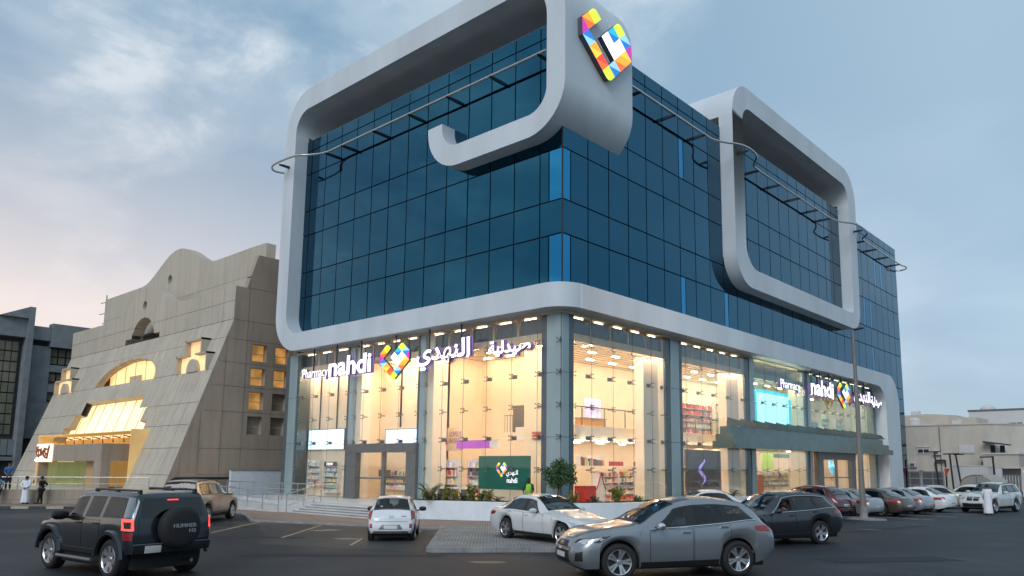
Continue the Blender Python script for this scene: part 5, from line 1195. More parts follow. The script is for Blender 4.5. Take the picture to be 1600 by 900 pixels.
class Car:
    def __init__(s, sp):
        s.sp = sp; s.L, s.W, s.wb, s.fo, s.r = sp['L'], sp['W'], sp['wb'], sp['fo'], sp['r']
        s.xf = s.fo + s.wb/2                                   # x of the front bumper, origin between the axles
        s.top, s.belt, s.hw, s.wt, s.sill = (pchip(sp[k]) for k in ('top', 'belt', 'hw', 'wt', 'sill'))
        s.nose = pchip(sp.get('nose', [(0,0),(2,0)])); s.tail = pchip(sp.get('tail', [(0,0),(2,0)]))
        s.Xa = (s.fo, s.fo+s.wb); s.Ra = s.r + sp.get('arch', .07)
        s.crown = sp.get('crown', .035)
    def zb(s, X):
        z = s.sill(X)
        for a in s.Xa:
            d = abs(X-a)
            if d <= s.Ra: z = max(z, s.r + sqrt(max(0, s.Ra**2-d*d)))
        return min(z, s.belt(X)-.06)
    def sec(s, X):
        w, zt = s.hw(X), s.top(X); be = min(s.belt(X), zt-.012); zb = min(s.zb(X), be-.05); wt = min(s.wt(X), w*.98)
        h = be-zb; e = min(s.sp.get('cant', .06), .3*(zt-be)); fl = s.sp.get('flat', 1.0)
        P = [(w*(1-.10*fl), zb), (w*(1-.025*fl), zb+.25*h), (w, zb+.58*h), (w*(1-.012*fl), zb+.83*h), (w*(1-.045*fl), be),
             (wt, zt-e), (wt*.93, zt-.2*e), (wt*.5, zt+s.crown*.75*(1 if zt > be+.2 else .6)), (0, zt+s.crown*(1 if zt > be+.2 else .6))]
        return P
    def P(s, X, t, side=1, off=0.):
        P = s.sec(X); i = min(int(t), 7); f = t-i
        y, z = P[i][0]*(1-f)+P[i+1][0]*f, P[i][1]*(1-f)+P[i+1][1]*f
        x = s.xf - X
        if X < .8: x -= s.nose(z)*(1-X/.8)**2
        if X > s.L-.7: x += s.tail(z)*((X-(s.L-.7))/.7)**2
        p = Vector((x, y*side, z))
        if off:
            a = s.P(X+.02, t, side); b = s.P(X, min(8, t+.04), side); c = s.P(X, max(0, t-.04), side)
            n = (a-p).cross(b-c)
            if n.length > 1e-9:
                n.normalize()
                if n.y*side < -.02 or (abs(n.y) <= .02 and n.z < 0): n = -n
                if t > 5.5 and n.z < 0: n = -n
                p = p + n*off
        return p
    T = [0,.5,1,1.5,2,2.5,3,3.5,4,4.12,4.3,4.5,4.7,4.86,5,5.5,6,6.6,7,7.5,8]
    def build(s):
        st = set(round(s.L*i/84, 4) for i in range(85))
        for a in s.Xa:
            for k in range(17): st.add(round(a + s.Ra*cos(pi*k/16), 4))
            st |= {round(a-s.Ra-.004, 4), round(a+s.Ra+.004, 4)}
        for k in ('ws', 'rw'):
            if k in s.sp: st |= {round(v, 4) for v in s.sp[k]}
        st = sorted(x for x in st if 0 <= x <= s.L)
        st = [x for i, x in enumerate(st) if i == 0 or x-st[i-1] > .0025]
        s.st = st; vs, fs = [], []; nT = len(s.T); full = []
        for X in st:
            row = [s.P(X, t, 1) for t in s.T] + [s.P(X, t, -1) for t in s.T[-2::-1]]
            full.append(row)
        nR = len(full[0]); vs = [p for r in full for p in r]
        opened = []
        for i in range(len(st)-1):
            Xc = (st[i]+st[i+1])/2
            for j in range(nR-1):
                jt = j if j < nT-1 else 2*(nT-1)-1-j
                tc = (s.T[jt]+s.T[jt+1])/2; f = (i*nR+j, i*nR+j+1, (i+1)*nR+j+1, (i+1)*nR+j)
                (opened if s.is_open(Xc, tc) else fs).append(f)
        # end caps
        for row, sg in ((full[0], 1), (full[-1], -1)):
            nc = 8; cap = []
            for a in range(nT-1):
                l, r = row[a], row[nR-1-a]
                cap.append([l + (r-l)*(k/nc) + Vector((sg*s.sp.get('bulge', .05)*(1-(2*k/nc-1)**2), 0, 0)) for k in range(nc+1)])
            cap.append([row[nT-1] + Vector((sg*s.sp.get('bulge', .05)*.5, 0, 0))]*(nc+1))
            b = len(vs); vs += [p for r in cap for p in r]
            fs += [(b+i*(nc+1)+k, b+i*(nc+1)+k+1, b+(i+1)*(nc+1)+k+1, b+(i+1)*(nc+1)+k) for i in range(len(cap)-1) for k in range(nc)]
        s.bvh = BVHTree.FromPolygons([tuple(v) for v in vs], [tuple(f) for f in fs+opened])
        return vs, fs
    def is_open(s, X, t):
        for k in ('ws', 'rw'):
            if k in s.sp and s.sp[k][0] < X < s.sp[k][1] and t > 5.55: return True
        if 4.12 < t < 4.86:
            u = (t-4.12)/.74
            for w in s.sp['side_windows']:
                a = w[0]+(w[1]-w[0])*u; b = w[2]+(w[3]-w[2])*u
                if a+.03 < X < b-.03: return True
        return False
    def grid_patch(s, fX0, fX1, t0, t1, nu, nv, side, off, border=(0., 0.), both=False):
        """patch on the skin; border cells get material 1"""
        def lines(n, b): return [0.] + ([b] if b else []) + [b+(1-2*b)*i/n for i in range(1, n)] + ([1-b] if b else []) + [1.]
        U, V = lines(nu, border[0]), lines(nv, border[1]); mb = MB(); rows = []
        for v in V:
            t = t0+(t1-t0)*v; a, b = fX0(v), fX1(v)
            rows.append([s.P(a+(b-a)*u, t, side, off) for u in U])
        n = len(U); vs = [p for r in rows for p in r]; mb.v = [tuple(p) for p in vs]
        for i in range(len(V)-1):
            for j in range(n-1):
                mb.f.append((i*n+j, i*n+j+1, (i+1)*n+j+1, (i+1)*n+j))
                mb.m.append(1 if (border[0] and j in (0, n-2)) or (border[1] and i in (0, len(V)-2)) else 0)
        return mb
    def across(s, X0, X1, t0, nu, nv, off, border):
        """patch from one side over the top to the other (windscreens)"""
        U = [0., border] + [border+(1-2*border)*i/nu for i in range(1, nu)] + [1-border, 1.]; ts = []
        half = [t0+(8-t0)*k/nv for k in range(nv+1)]
        seq = [(t, 1) for t in half] + [(t, -1) for t in half[-2::-1]]
        # narrow black border lines along the sides
        seq = [seq[0], (t0+.25, 1)] + seq[1:-1] + [(t0+.25, -1), seq[-1]]
        mb = MB(); n = len(U); rows = [[s.P(X0+(X1-X0)*u, t, sd, off) for u in U] for t, sd in seq]
        mb.v = [tuple(p) for r in rows for p in r]
        for i in range(len(rows)-1):
            for j in range(n-1):
                mb.f.append((i*n+j, i*n+j+1, (i+1)*n+j+1, (i+1)*n+j)); mb.m.append(1 if j in (0, n-2) or i in (0, len(rows)-2) else 0)
        return mb
    def ray(s, poly, ang, side=1, off=.006, nu=8, nv=6, skirt=.03, mats=None, border=0):
        """polygon seen from a horizontal direction pressed onto the body; ang 0 = front, 90 = left side, 180 = rear"""
        a = radians(ang)*side; d = Vector((-cos(a), -sin(a), 0)); e = Vector((-sin(a), cos(a), 0))*(1 if ang <= 90 else -1)
        B = Vector((s.xf if ang <= 90 else s.xf-s.L, 0, 0))
        zs = [p[1] for p in poly]; z0, z1 = min(zs), max(zs); rows = []
        def span(z):
            xs = []
            for (ua, za), (ub, zb) in zip(poly, poly[1:]+poly[:1]):
                if (za-z)*(zb-z) <= 0 and abs(za-zb) > 1e-9: xs.append(ua+(ub-ua)*(z-za)/(zb-za))
                elif abs(za-z) < 1e-9: xs.append(ua)
            return min(xs), max(xs)
        for k in range(nv+1):
            z = z0+(z1-z0)*(k/nv); zq = min(max(z, z0+1e-4), z1-1e-4); l, r = span(zq); row = []
            for q in range(nu+1):
                u = (l+(r-l)*q/nu)*side; o = B + e*u + Vector((0,0,z)) - d*6
                hit = s.bvh.ray_cast(o, d, 12)
                row.append(hit[0] - d*off if hit[0] is not None else None)
            rows.append(row)
        ok = [p for r in rows for p in r if p is not None]
        if not ok: return None
        for r in rows:
            for q, p in enumerate(r):
                if p is None:
                    z = z0+(z1-z0)*(rows.index(r)/nv); near = min((x for x in ok), key=lambda x: (x.z-z)**2 + (x.dot(e) - (0))**2*0)
                    r[q] = near
        mb = MB(); mb.grid(rows)
        ring = rows[0] + [r[-1] for r in rows[1:]] + rows[-1][-2::-1] + [r[0] for r in rows[-2:0:-1]]
        n = len(ring); mb.add(list(ring) + [p + d*skirt for p in ring], [(i, (i+1) % n, n+(i+1) % n, n+i) for i in range(n)])
        return mb
def wheel_parts(r, w, spokes, style, rim_mat, seed=0):
    """tyre and rim meshes, outer face towards +Y"""
    t = MB(); rr = r*.71
    t.lathe([(rr, w*.42), (rr+.01, w*.5), (r*.80, w*.53), (r*.92, w*.5), (r*.985, w*.40), (r, w*.25), (r, -w*.25), (r*.985, -w*.42), (r*.9, -w*.5), (rr, -w*.5), (rr, w*.42)], 32, 'y')
    for k in range(32):
        a = 2*pi*k/32; t.obox((r*cos(a)*.996, 0, r*sin(a)*.996), (-sin(a)*.012, 0, cos(a)*.012), (0, w*.38, 0), (cos(a)*.006, 0, sin(a)*.006))
    tm = t.mesh('tyre', M['tyre'], 40)
    m = MB()
    m.lathe([(rr, w*.44), (rr*.97, w*.50), (rr*.91, w*.44), (rr*.90, -w*.2)], 32, 'y')
    m.mi = 1; m.lathe([(rr*.9, w*.02), (0, w*.02)], 24, 'y'); m.mi = 0
    for k in range(spokes):
        a0 = 2*pi*k/spokes + .3
        for da in ((-.17, .17) if style == 'twin' else (0,)):
            a = a0+da; ww = {'twin': .024, 'wide': .055, 'thin': .024}[style]*r/.35; ca, sa = cos(a), sin(a)
            pts = []
            for q, f in ((.10, 1.1), (.55, .85), (.93, 1.25)):
                R_ = rr*q; pts += [Vector((R_*ca - sa*ww*f, w*(.34+.10*q), R_*sa + ca*ww*f)), Vector((R_*ca + sa*ww*f, w*(.34+.10*q), R_*sa - ca*ww*f))]
            bk = [p - Vector((0, w*.22, 0)) for p in pts]
            m.add(pts + bk, [(0,1,3,2), (2,3,5,4), (0,2,8,6), (2,4,10,8), (1,7,9,3), (3,9,11,5), (4,5,11,10)])
    m.lathe([(0, w*.43), (rr*.17, w*.42), (rr*.2, w*.36), (rr*.2, w*.1)], 20, 'y')
    return tm, m.mesh('rim', [rim_mat, M['rim_dark']], 35)
def build_car(name, label, cat, sp, loc, heading, scale=1.0, group=None):
    c = Car(sp); rz = atan2(heading[1], heading[0])
    root = thing(name, label, cat, loc, rz, group); root.scale = (scale,)*3
    pm = sp['paint']; vs, fs = c.build()
    me = bpy.data.meshes.new('body'); me.from_pydata(vs, [], fs); me.materials.append(pm)
    bm = bmesh.new(); bm.from_mesh(me); bmesh.ops.remove_doubles(bm, verts=bm.verts, dist=5e-4); bmesh.ops.recalc_face_normals(bm, faces=bm.faces); bm.to_mesh(me); bm.free()
    me.shade_smooth(); me.set_sharp_from_angle(angle=radians(38)); link('body', me, root)
    L, xf, r = c.L, c.xf, c.r; X = lambda v: xf-v
    # dark underbody, arches, cabin floor, seats
    q = MB(); wmid = c.hw(L*.5)
    q.box(X(.25), -wmid*.72, .2, X(L-.25), wmid*.72, .42)
    for a in c.Xa: q.box(X(a-c.Ra+.0), -wmid*.70, r*.5, X(a+c.Ra), wmid*.70, min(c.top(a)-.1, r+c.Ra+.02))
    q.box(X(L*.28), -wmid*.86, .22, X(L*.75), wmid*.86, min(.62, c.belt(L*.5)-.25))
    q.obj('underbody', M['under'], root)
    if 'ws' in sp:
        for X0 in (sp['ws'][1]+.35, sp['ws'][1]+1.15):
            for sd in (-1, 1):
                zr = c.top(X0)-.16; q = MB(); y0 = sd*wmid*.40
                q.obox((X(X0+.12), y0, .85), (.07,0,.02), (0,.24,0), (-.06,0,.33)); q.obox((X(X0-.15), y0, .58), (.28,0,0), (0,.24,0), (0,0,.09))
                q.obox((X(X0+.2), y0, min(1.28, zr)), (.05,0,0), (0,.13,0), (0,0,.10)); q.obj('seat', M['seat'], root)
        q = MB(); q.box(X(sp['ws'][0]-.05), -wmid*.8, .6, X(sp['ws'][1]-.35), wmid*.8, c.belt(sp['ws'][1])-.03); q.obj('dashboard', M['seat'], root)
    # glass
    if 'ws' in sp: c.across(sp['ws'][0]-.02, sp['ws'][1]+.02, 5.5, 8, 5, .006, .05).obj('windscreen', [sp.get('ws_glass', M['car_glass_clear']), M['trim']], root, fix=False)
    if 'rw' in sp: c.across(sp['rw'][0]-.02, sp['rw'][1]+.02, 5.5, 8, 5, .006, .07).obj('rear_window', [sp.get('rw_glass', M['car_glass']), M['trim']], root, fix=False)
    for sd in (1, -1):
        for k, w in enumerate(sp['side_windows']):
            if ('open', sd, k) in sp.get('flags', ()):
                mb = c.grid_patch(lambda v: w[0]+(w[1]-w[0])*v, lambda v: w[2]+(w[3]-w[2])*v, 4.10, 4.88, 8, 5, sd, .006, (.07, .12))
                mb.f, mb.m = zip(*[(f, m_) for f, m_ in zip(mb.f, mb.m) if m_ == 1]); mb.f, mb.m = list(mb.f), list(mb.m)
                mb.obj('window_frame', [M['trim'], M['trim']], root, fix=False); continue
            c.grid_patch(lambda v: w[0]+(w[1]-w[0])*v, lambda v: w[2]+(w[3]-w[2])*v, 4.10, 4.88, 8, 5, sd, .006, (.045, .09)).obj('side_window', [sp.get('glass', M['car_glass']), sp.get('win_trim', M['trim'])], root, fix=False)
        for w, w2 in zip(sp['side_windows'], sp['side_windows'][1:]):
            c.grid_patch(lambda v: w[2]+(w[3]-w[2])*v-.012, lambda v: w2[0]+(w2[1]-w2[0])*v+.012, 4.10, 4.88, 2, 5, sd, .0045).obj('pillar_trim', M['trim'] if sp.get('dark_pillars', True) else pm, root, fix=False)
        # doors with dark shut lines, handles on the doors
        for k, (a, b) in enumerate(sp['doors']):
            d_ = c.grid_patch(lambda v: a, lambda v: b, .45, 4.0, 10, 9, sd, .004, (.010, .012)).obj('door', [pm, M['trim']], root, smooth=40, fix=False)
            hp = c.P(b-.16, 3.35, sd, .02); q = MB(); q.obox(hp, (.095,0,0), (0,.018,0), (0,0,.016)); q.obj('handle', sp.get('handle', pm), d_)
        if sp.get('belt_chrome'):
            pts = [c.P(v, 4.06, sd, .012) for v in [sp['side_windows'][0][0]-.02 + (sp['side_windows'][-1][2]-sp['side_windows'][0][0]+.04)*i/12 for i in range(13)]]
            q = MB(); q.tube(pts, .012, 5); q.obj('chrome_strip', M['chrome'], root)
            if sp['belt_chrome'] == 'full':
                w0, w1 = sp['side_windows'][0], sp['side_windows'][-1]
                tp = [c.P(w0[0]+(w0[1]-w0[0])*v, 4.1+.8*v, sd, .012) for v in (0,.25,.5,.75,1)] + [c.P(w0[1]+(w1[3]-w0[1])*i/10, 4.92, sd, .012) for i in range(11)] + [c.P(w1[3]+(w1[2]-w1[3])*v, 4.9-.8*v, sd, .012) for v in (.25,.5,.75,1)]
                q = MB(); q.tube(tp, .012, 5); q.obj('chrome_strip', M['chrome'], root)
        # mirror
        w0 = sp['side_windows'][0]; mp = c.P(w0[0]+.12, 4.0, sd); q = MB(); k_ = sp.get('mirror', 1.0)
        q.lathe([(0,-.13), (.06,-.12), (.085,-.04), (.085,.06), (.06,.12), (0,.13)], 12, 'y'); mm = q.mesh('mirror', sp.get('mirror_mat', pm), 40)
        mm.transform(Matrix.Translation((mp.x, mp.y+sd*.17, mp.z+.09)) @ Matrix.Diagonal((.75*k_, 1.0*k_, .95*k_, 1)))
        mo = link('mirror', mm, root); q = MB(); q.tube([(mp.x, mp.y-sd*.02, mp.z+.02), (mp.x, mp.y+sd*.14, mp.z+.07)], .025, 6); q.obj('mirror_stalk', M['trim'], mo)
    # wheels
    tm, rm = wheel_parts(r, sp.get('tw', .225), sp.get('spokes', 5), sp.get('style', 'twin'), sp.get('rim', M['rim']))
    for k, a in enumerate(c.Xa):
        for sd in (1, -1):
            w = link('wheel', None, root); w.empty_display_size = .2
            y = sd*(c.hw(a) - sp.get('tw', .225)*.5 - .015); w.location = (X(a), y, r)
            if k == 0 and sp.get('steer'): w.rotation_euler = (0, 0, radians(sp['steer']))
            for nm, mm in (('tyre', tm), ('rim', rm)):
                o = link(nm, mm, w); o.rotation_euler = (0, rnd.uniform(0, 6), 0 if sd > 0 else pi)
    # lamps, grilles, plates: pressed on to the skin
    for nm, mt, ang, poly, opt in sp['patches']:
        for sd in ((1, -1) if opt.get('both', True) else (1,)):
            mb = c.ray(poly, ang, sd, opt.get('off', .006))
            if mb:
                mlist = [M[mt] if isinstance(mt, str) else mt]
                o = mb.obj(nm, mlist, root, smooth=40)
                if nm == 'number_plate': plate_marks(c, o, poly, ang)
    if sp.get('roof_rail'):
        for sd in (1, -1):
            a, b = sp['roof_rail']; pts = [c.P(a+(b-a)*i/8, 5.35, sd, .05 if 0 < i < 8 else .0) for i in range(9)]
            q = MB(); q.tube(pts, .022, 6); q.obj('roof_rail', sp.get('rail_mat', M['trim']), root, smooth=50)
    # sill trim
    for sd in (1, -1):
        a, b = c.Xa[0]+c.Ra+.03, c.Xa[1]-c.Ra-.03
        q = MB(); rows = []
        for t_, of in ((0, .0), (.02, .012), (.55, .014), (.6, .0)): rows.append([c.P(a+(b-a)*i/12, t_, sd, of) for i in range(13)])
        q.grid(rows); q.obj('sill', sp.get('sill_mat', M['trim']), root, smooth=40)
    return root, c
def plate_marks(c, par, poly, ang):
    us = [p[0] for p in poly]; zs = [p[1] for p in poly]; u0, u1, z0, z1 = min(us), max(us), min(zs), max(zs); w, h = u1-u0, z1-z0
    for k in range(6):
        if k == 3: continue
        a = u0+w*(.08+.15*k); mb = c.ray([(a, z0+h*.18), (a+w*.09, z0+h*.18), (a+w*.09, z0+h*(.55+.12*(k % 2))), (a, z0+h*.78)], ang, 1, .012, 2, 2, .004)
        if mb: mb.obj('plate_character', M['plate_ink'], par)
def base(**kw): return dict(kw)
SEDAN = dict(L=4.87, W=1.85, wb=2.87, fo=.86, r=.335, tw=.23,
    top=[(0,.66),(.10,.72),(.5,.82),(1.0,.90),(1.5,.97),(1.62,1.0),(2.0,1.22),(2.42,1.41),(2.8,1.465),(3.2,1.46),(3.55,1.40),(3.95,1.22),(4.3,1.06),(4.6,1.035),(4.80,1.01),(4.87,.95)],
    belt=[(0,.55),(.5,.70),(1.0,.80),(1.6,.90),(2.6,.915),(3.6,.95),(4.4,.93),(4.87,.84)],
    hw=[(0,.60),(.1,.74),(.3,.85),(.7,.915),(1.4,.925),(3.6,.925),(4.2,.91),(4.6,.86),(4.8,.78),(4.87,.70)],
    wt=[(0,.50),(.3,.68),(1.4,.74),(1.62,.73),(2.1,.62),(2.5,.57),(3.3,.56),(3.6,.56),(4.0,.60),(4.3,.66),(4.87,.62)],
    sill=[(0,.28),(.2,.21),(.6,.20),(2.4,.20),(4.3,.22),(4.7,.28),(4.87,.34)],
    nose=[(.2,.10),(.38,.0),(.55,.02),(.75,.16),(1,.3)], tail=[(.2,.12),(.45,.0),(.75,.02),(.95,.08),(1.1,.1)],
    ws=(1.68,2.42), rw=(3.58,4.26), side_windows=[(1.92,2.36,2.70,2.72),(2.80,2.80,3.60,3.52),(3.66,3.57,3.98,3.66)], doors=[(1.72,2.74),(2.76,3.66)],
    patches=[('grille','trim',0,[(-.34,.48),(.34,.48),(.40,.66),(-.40,.66)],dict(both=False)), ('lower_grille','trim',0,[(-.5,.28),(.5,.28),(.45,.40),(-.45,.40)],dict(both=False)),
        ('headlight','lamp_clear',38,[(.55,.55),(.90,.58),(1.02,.72),(.66,.68)],{}), ('tail_light','lamp_red',142,[(.62,.74),(1.03,.78),(1.05,.90),(.62,.92)],{}),
        ('number_plate','plate',180,[(-.25,.52),(.25,.52),(.25,.63),(-.25,.63)],dict(both=False))])
def var(base_, **kw): d = dict(base_); d.update(kw); return d
SUV = dict(L=4.68, W=1.87, wb=2.75, fo=.95, r=.365, tw=.24, arch=.065,
    top=[(0,.76),(.08,.82),(.4,.93),(.9,1.03),(1.25,1.09),(1.4,1.12),(1.9,1.40),(2.3,1.56),(2.75,1.635),(3.2,1.645),(3.7,1.60),(4.05,1.53),(4.2,1.46),(4.4,1.25),(4.55,1.10),(4.68,1.0)],
    belt=[(0,.62),(.4,.80),(.9,.93),(1.4,1.0),(2.4,1.03),(3.4,1.10),(4.1,1.17),(4.5,1.06),(4.68,.95)],
    hw=[(0,.62),(.1,.76),(.3,.87),(.7,.93),(1.2,.935),(3.7,.935),(4.2,.91),(4.5,.86),(4.68,.76)],
    wt=[(0,.52),(.3,.72),(1.2,.78),(1.4,.77),(1.9,.66),(2.4,.61),(3.4,.60),(4.05,.60),(4.4,.70),(4.68,.70)],
    sill=[(0,.30),(.2,.24),(.6,.25),(2.4,.26),(4.1,.28),(4.5,.36),(4.68,.42)],
    nose=[(.2,.12),(.45,.0),(.65,.02),(.85,.14),(1.1,.3)], tail=[(.2,.16),(.6,.0),(.9,.03),(1.1,.1),(1.4,.15)],
    ws=(1.46,2.28), rw=(4.10,4.42), side_windows=[(1.68,2.28,2.58,2.62),(2.68,2.72,3.44,3.40),(3.50,3.46,4.12,3.86)], doors=[(1.62,2.62),(2.64,3.52)],
    patches=[('grille','trim',0,[(-.36,.66),(.36,.66),(.28,.78),(-.28,.78)],dict(both=False)), ('lower_grille','trim',0,[(-.48,.34),(.48,.34),(.42,.60),(-.42,.60)],dict(both=False)),
        ('headlight','lamp_clear',36,[(.50,.70),(.98,.74),(1.12,.86),(.62,.80)],{}), ('fog_lamp','trim',30,[(.60,.40),(.78,.40),(.78,.60),(.62,.58)],{}),
        ('tail_light','lamp_red',138,[(.66,.92),(1.06,.96),(1.06,1.08),(.70,1.10)],{}), ('number_plate','plate',180,[(-.25,.66),(.25,.66),(.25,.78),(-.25,.78)],dict(both=False))])
P = {k: paint(k, c, m, r_) for k, c, m, r_ in (('silver_paint',(.25,.265,.285),.6,.30), ('graphite_paint',(.028,.031,.037),.45,.25), ('pearl_white_paint',(.58,.59,.58),0,.25), ('white_paint_gloss',(.66,.68,.69),0,.28),
     ('maroon_paint',(.085,.007,.012),.2,.28), ('brown_paint',(.10,.075,.06),.4,.3), ('light_silver_paint',(.33,.34,.36),.5,.3), ('champagne_paint',(.50,.47,.42),.5,.3), ('beige_paint',(.40,.33,.27),.4,.3), ('slate_blue_paint',(.008,.014,.020),.3,.25))}
# silver crossover in front
cx7 = var(SUV, r=.375, flat=.75, top=[(0,.84),(.08,.90),(.4,.99),(.9,1.06),(1.25,1.10),(1.4,1.13),(1.9,1.40),(2.3,1.56),(2.75,1.635),(3.2,1.645),(3.7,1.60),(4.05,1.53),(4.2,1.46),(4.4,1.25),(4.55,1.10),(4.68,1.0)], belt=[(0,.70),(.4,.86),(.9,.96),(1.4,1.0),(2.4,1.03),(3.4,1.10),(4.1,1.17),(4.5,1.06),(4.68,.95)], paint=P['silver_paint'], spokes=5, style='twin', handle=M['chrome'], mirror_mat=M['chrome'], mirror=1.1, steer=-6, ws_glass=M['car_glass'], belt_chrome='low',
    patches=[('headlight_bezel','trim',36,[(.46,.74),(1.02,.76),(1.2,.92),(.56,.84)],dict(off=.004))] + [p if p[0] != 'headlight' else ('headlight','lamp_clear',36,[(.56,.76),(.92,.77),(1.08,.88),(.66,.83)],dict(off=.010)) for p in SUV['patches']] + [('grille_bar','chrome',0,[(-.46,.60),(.46,.60),(.46,.625),(-.46,.625)],dict(both=False,off=.02)), ('bumper_lip','chrome',0,[(-.55,.27),(.55,.27),(.5,.30),(-.5,.30)],dict(both=False,off=.01)),
        ('badge','chrome',0,[(-.09,.69),(.09,.69),(.09,.76),(-.09,.76)],dict(both=False,off=.015)), ('number_plate','plate',0,[(-.25,.44),(.25,.44),(.25,.54),(-.25,.54)],dict(both=False,off=.02)),
        ('headlamp_bulb','chrome',36,[(.70,.74),(.80,.74),(.80,.81),(.70,.81)],dict(off=.012)), ('headlamp_bulb','chrome',36,[(.84,.77),(.93,.77),(.93,.84),(.84,.84)],dict(off=.012)), ('lower_bumper','silver_trim',0,[(-.6,.29),(.6,.29),(.62,.34),(-.62,.34)],dict(both=False,off=.008))])
M['silver_trim'] = P['silver_paint']
hx, hy = -.545, -.838; lx, ly = .838, -.545
gc = lambda x, y: (x, y, gz(x, y))
build_car('crossover_car', 'silver crossover car driving past in the foreground', 'car', cx7, gc(13.95-lx*.8, -12.75-ly*.8), (hx, hy), 1.05)
cx9 = var(SUV, L=5.08, wb=2.875, fo=1.0, r=.385, paint=P['graphite_paint'], spokes=5, style='twin', belt_chrome='full', handle=P['graphite_paint'], flags={('open', 1, 0)}, glass=M['car_glass_clear'],
    top=[(0,.80),(.08,.87),(.4,.98),(.9,1.07),(1.3,1.13),(1.48,1.16),(2.0,1.46),(2.4,1.62),(2.9,1.70),(3.5,1.71),(4.1,1.66),(4.5,1.58),(4.65,1.50),(4.85,1.25),(4.98,1.10),(5.08,1.0)],
    belt=[(0,.64),(.4,.84),(.9,.97),(1.5,1.04),(2.6,1.06),(3.6,1.11),(4.5,1.18),(4.9,1.08),(5.08,.96)],
    hw=[(0,.64),(.1,.78),(.3,.90),(.7,.96),(1.2,.968),(4.1,.965),(4.6,.93),(4.9,.87),(5.08,.76)],
    wt=[(0,.54),(.3,.74),(1.3,.80),(1.48,.79),(2.0,.68),(2.5,.63),(3.8,.62),(4.5,.61),(4.85,.72),(5.08,.70)],
    sill=[(0,.32),(.2,.26),(.6,.27),(2.6,.27),(4.5,.30),(4.9,.38),(5.08,.44)], ws=(1.54,2.38), rw=(4.54,4.87),
    side_windows=[(1.80,2.40,2.72,2.76),(2.82,2.84,3.72,3.68),(3.78,3.74,4.52,4.28)], doors=[(1.74,2.76),(2.78,3.78)],
    patches=[(n_, m_, a_, [(u, z+.05) for u, z in p_] if a_ < 90 else [(u, z+.04) for u, z in p_], o_) for n_, m_, a_, p_, o_ in SUV['patches']])
hx, hy = -.41, -.912; lx, ly = .912, -.41
build_car('crossover_car', 'dark grey seven-seat crossover with its driver window down, behind the silver one', 'car', cx9, (12.96+hx*1.4375-lx*.86, -1.93+hy*1.4375-ly*.86, 0), (hx, hy))
# white sedan on the paved island
merc = var(SEDAN, paint=P['pearl_white_paint'], spokes=5, style='twin', r=.34, ws_glass=M['car_glass'], flags=set(), glass=glass('dark_privacy_glass', (.05,.055,.06), 1.0, .05, 3.2))
merc['patches'] = SEDAN['patches'] + [('lower_crease','trim',0,[(-.7,.24),(.7,.24),(.7,.26),(-.7,.26)],dict(both=False))]
MERC = build_car('sedan_car', 'white sedan with dark windows parked on the paved island', 'car', merc, (6.55, -8.35, .13), (.985, -.17))
# white small hatchback seen from behind
kia = dict(L=3.6, W=1.6, wb=2.385, fo=.68, r=.285, tw=.19, arch=.055, paint=P['white_paint_gloss'], spokes=7, style='wide', bulge=.07, crown=.03, mirror_mat=M['trim'],
    top=[(0,.66),(.08,.74),(.4,.86),(.8,.95),(.98,1.0),(1.4,1.28),(1.75,1.43),(2.2,1.48),(2.7,1.475),(3.05,1.44),(3.22,1.38),(3.36,1.16),(3.48,.96),(3.56,.86),(3.6,.80)],
    belt=[(0,.55),(.4,.74),(.9,.86),(1.6,.90),(2.4,.96),(3.1,1.02),(3.4,.92),(3.6,.76)],
    hw=[(0,.55),(.1,.68),(.3,.76),(.6,.795),(3.0,.80),(3.3,.785),(3.5,.75),(3.6,.69)],
    wt=[(0,.45),(.3,.6),(.9,.66),(1.0,.66),(1.5,.57),(2.0,.53),(3.0,.52),(3.22,.54),(3.4,.62),(3.6,.64)],
    sill=[(0,.26),(.2,.21),(.5,.2),(3.0,.22),(3.4,.26),(3.6,.28)], nose=[(.2,.1),(.4,0),(.6,.03),(.9,.2)], tail=[(.2,.10),(.42,.0),(.6,.03),(.9,.07),(1.1,.06)],
    ws=(1.04,1.72), rw=(3.20,3.41), rw_glass=M['car_glass_clear'], glass=M['car_glass_clear'], side_windows=[(1.22,1.66,1.98,2.0),(2.06,2.06,2.72,2.66),(2.78,2.72,3.04,2.92)], doors=[(1.12,2.02),(2.04,2.84)],
    patches=[('headlight','lamp_clear',38,[(.5,.6),(.8,.64),(.9,.82),(.55,.72)],{}), ('tail_light','lamp_red',150,[(.60,.70),(.80,.74),(.84,1.02),(.66,1.06)],{}),
        ('fog_reflector','lamp_red',165,[(.58,.46),(.68,.46),(.68,.60),(.60,.60)],{}), ('plate_recess','grey_metal',180,[(-.40,.41),(.40,.41),(.30,.57),(-.30,.57)],dict(both=False,off=.004)),
        ('number_plate','plate',180,[(-.22,.43),(.22,.43),(.22,.545),(-.22,.545)],dict(both=False,off=.014)), ('badge','chrome',180,[(-.075,.80),(.075,.80),(.075,.87),(-.075,.87)],dict(both=False,off=.015)),
        ('bumper_lip','grey_metal',180,[(-.62,.27),(.62,.27),(.55,.36),(-.55,.36)],dict(both=False,off=.008)), ('tailgate_line','trim',180,[(-.56,.665),(.56,.665),(.56,.675),(-.56,.675)],dict(both=False,off=.006)), ('badge_script','grey_metal',180,[(-.50,.83),(-.34,.83),(-.34,.855),(-.50,.855)],dict(both=False,off=.01))])
kr, kc = build_car('hatchback_car', 'white small hatchback parked in the bay, seen from behind', 'car', kia, (1.83-.73*1.19, -11.28+.68*1.19, 0), (-.73, .68))
q = MB(); ap = kc.P(2.75, 8, 1); q.tube([ap, ap+Vector((-.12,0,.28))], .008, 5); q.obj('aerial', M['trim'], kr)
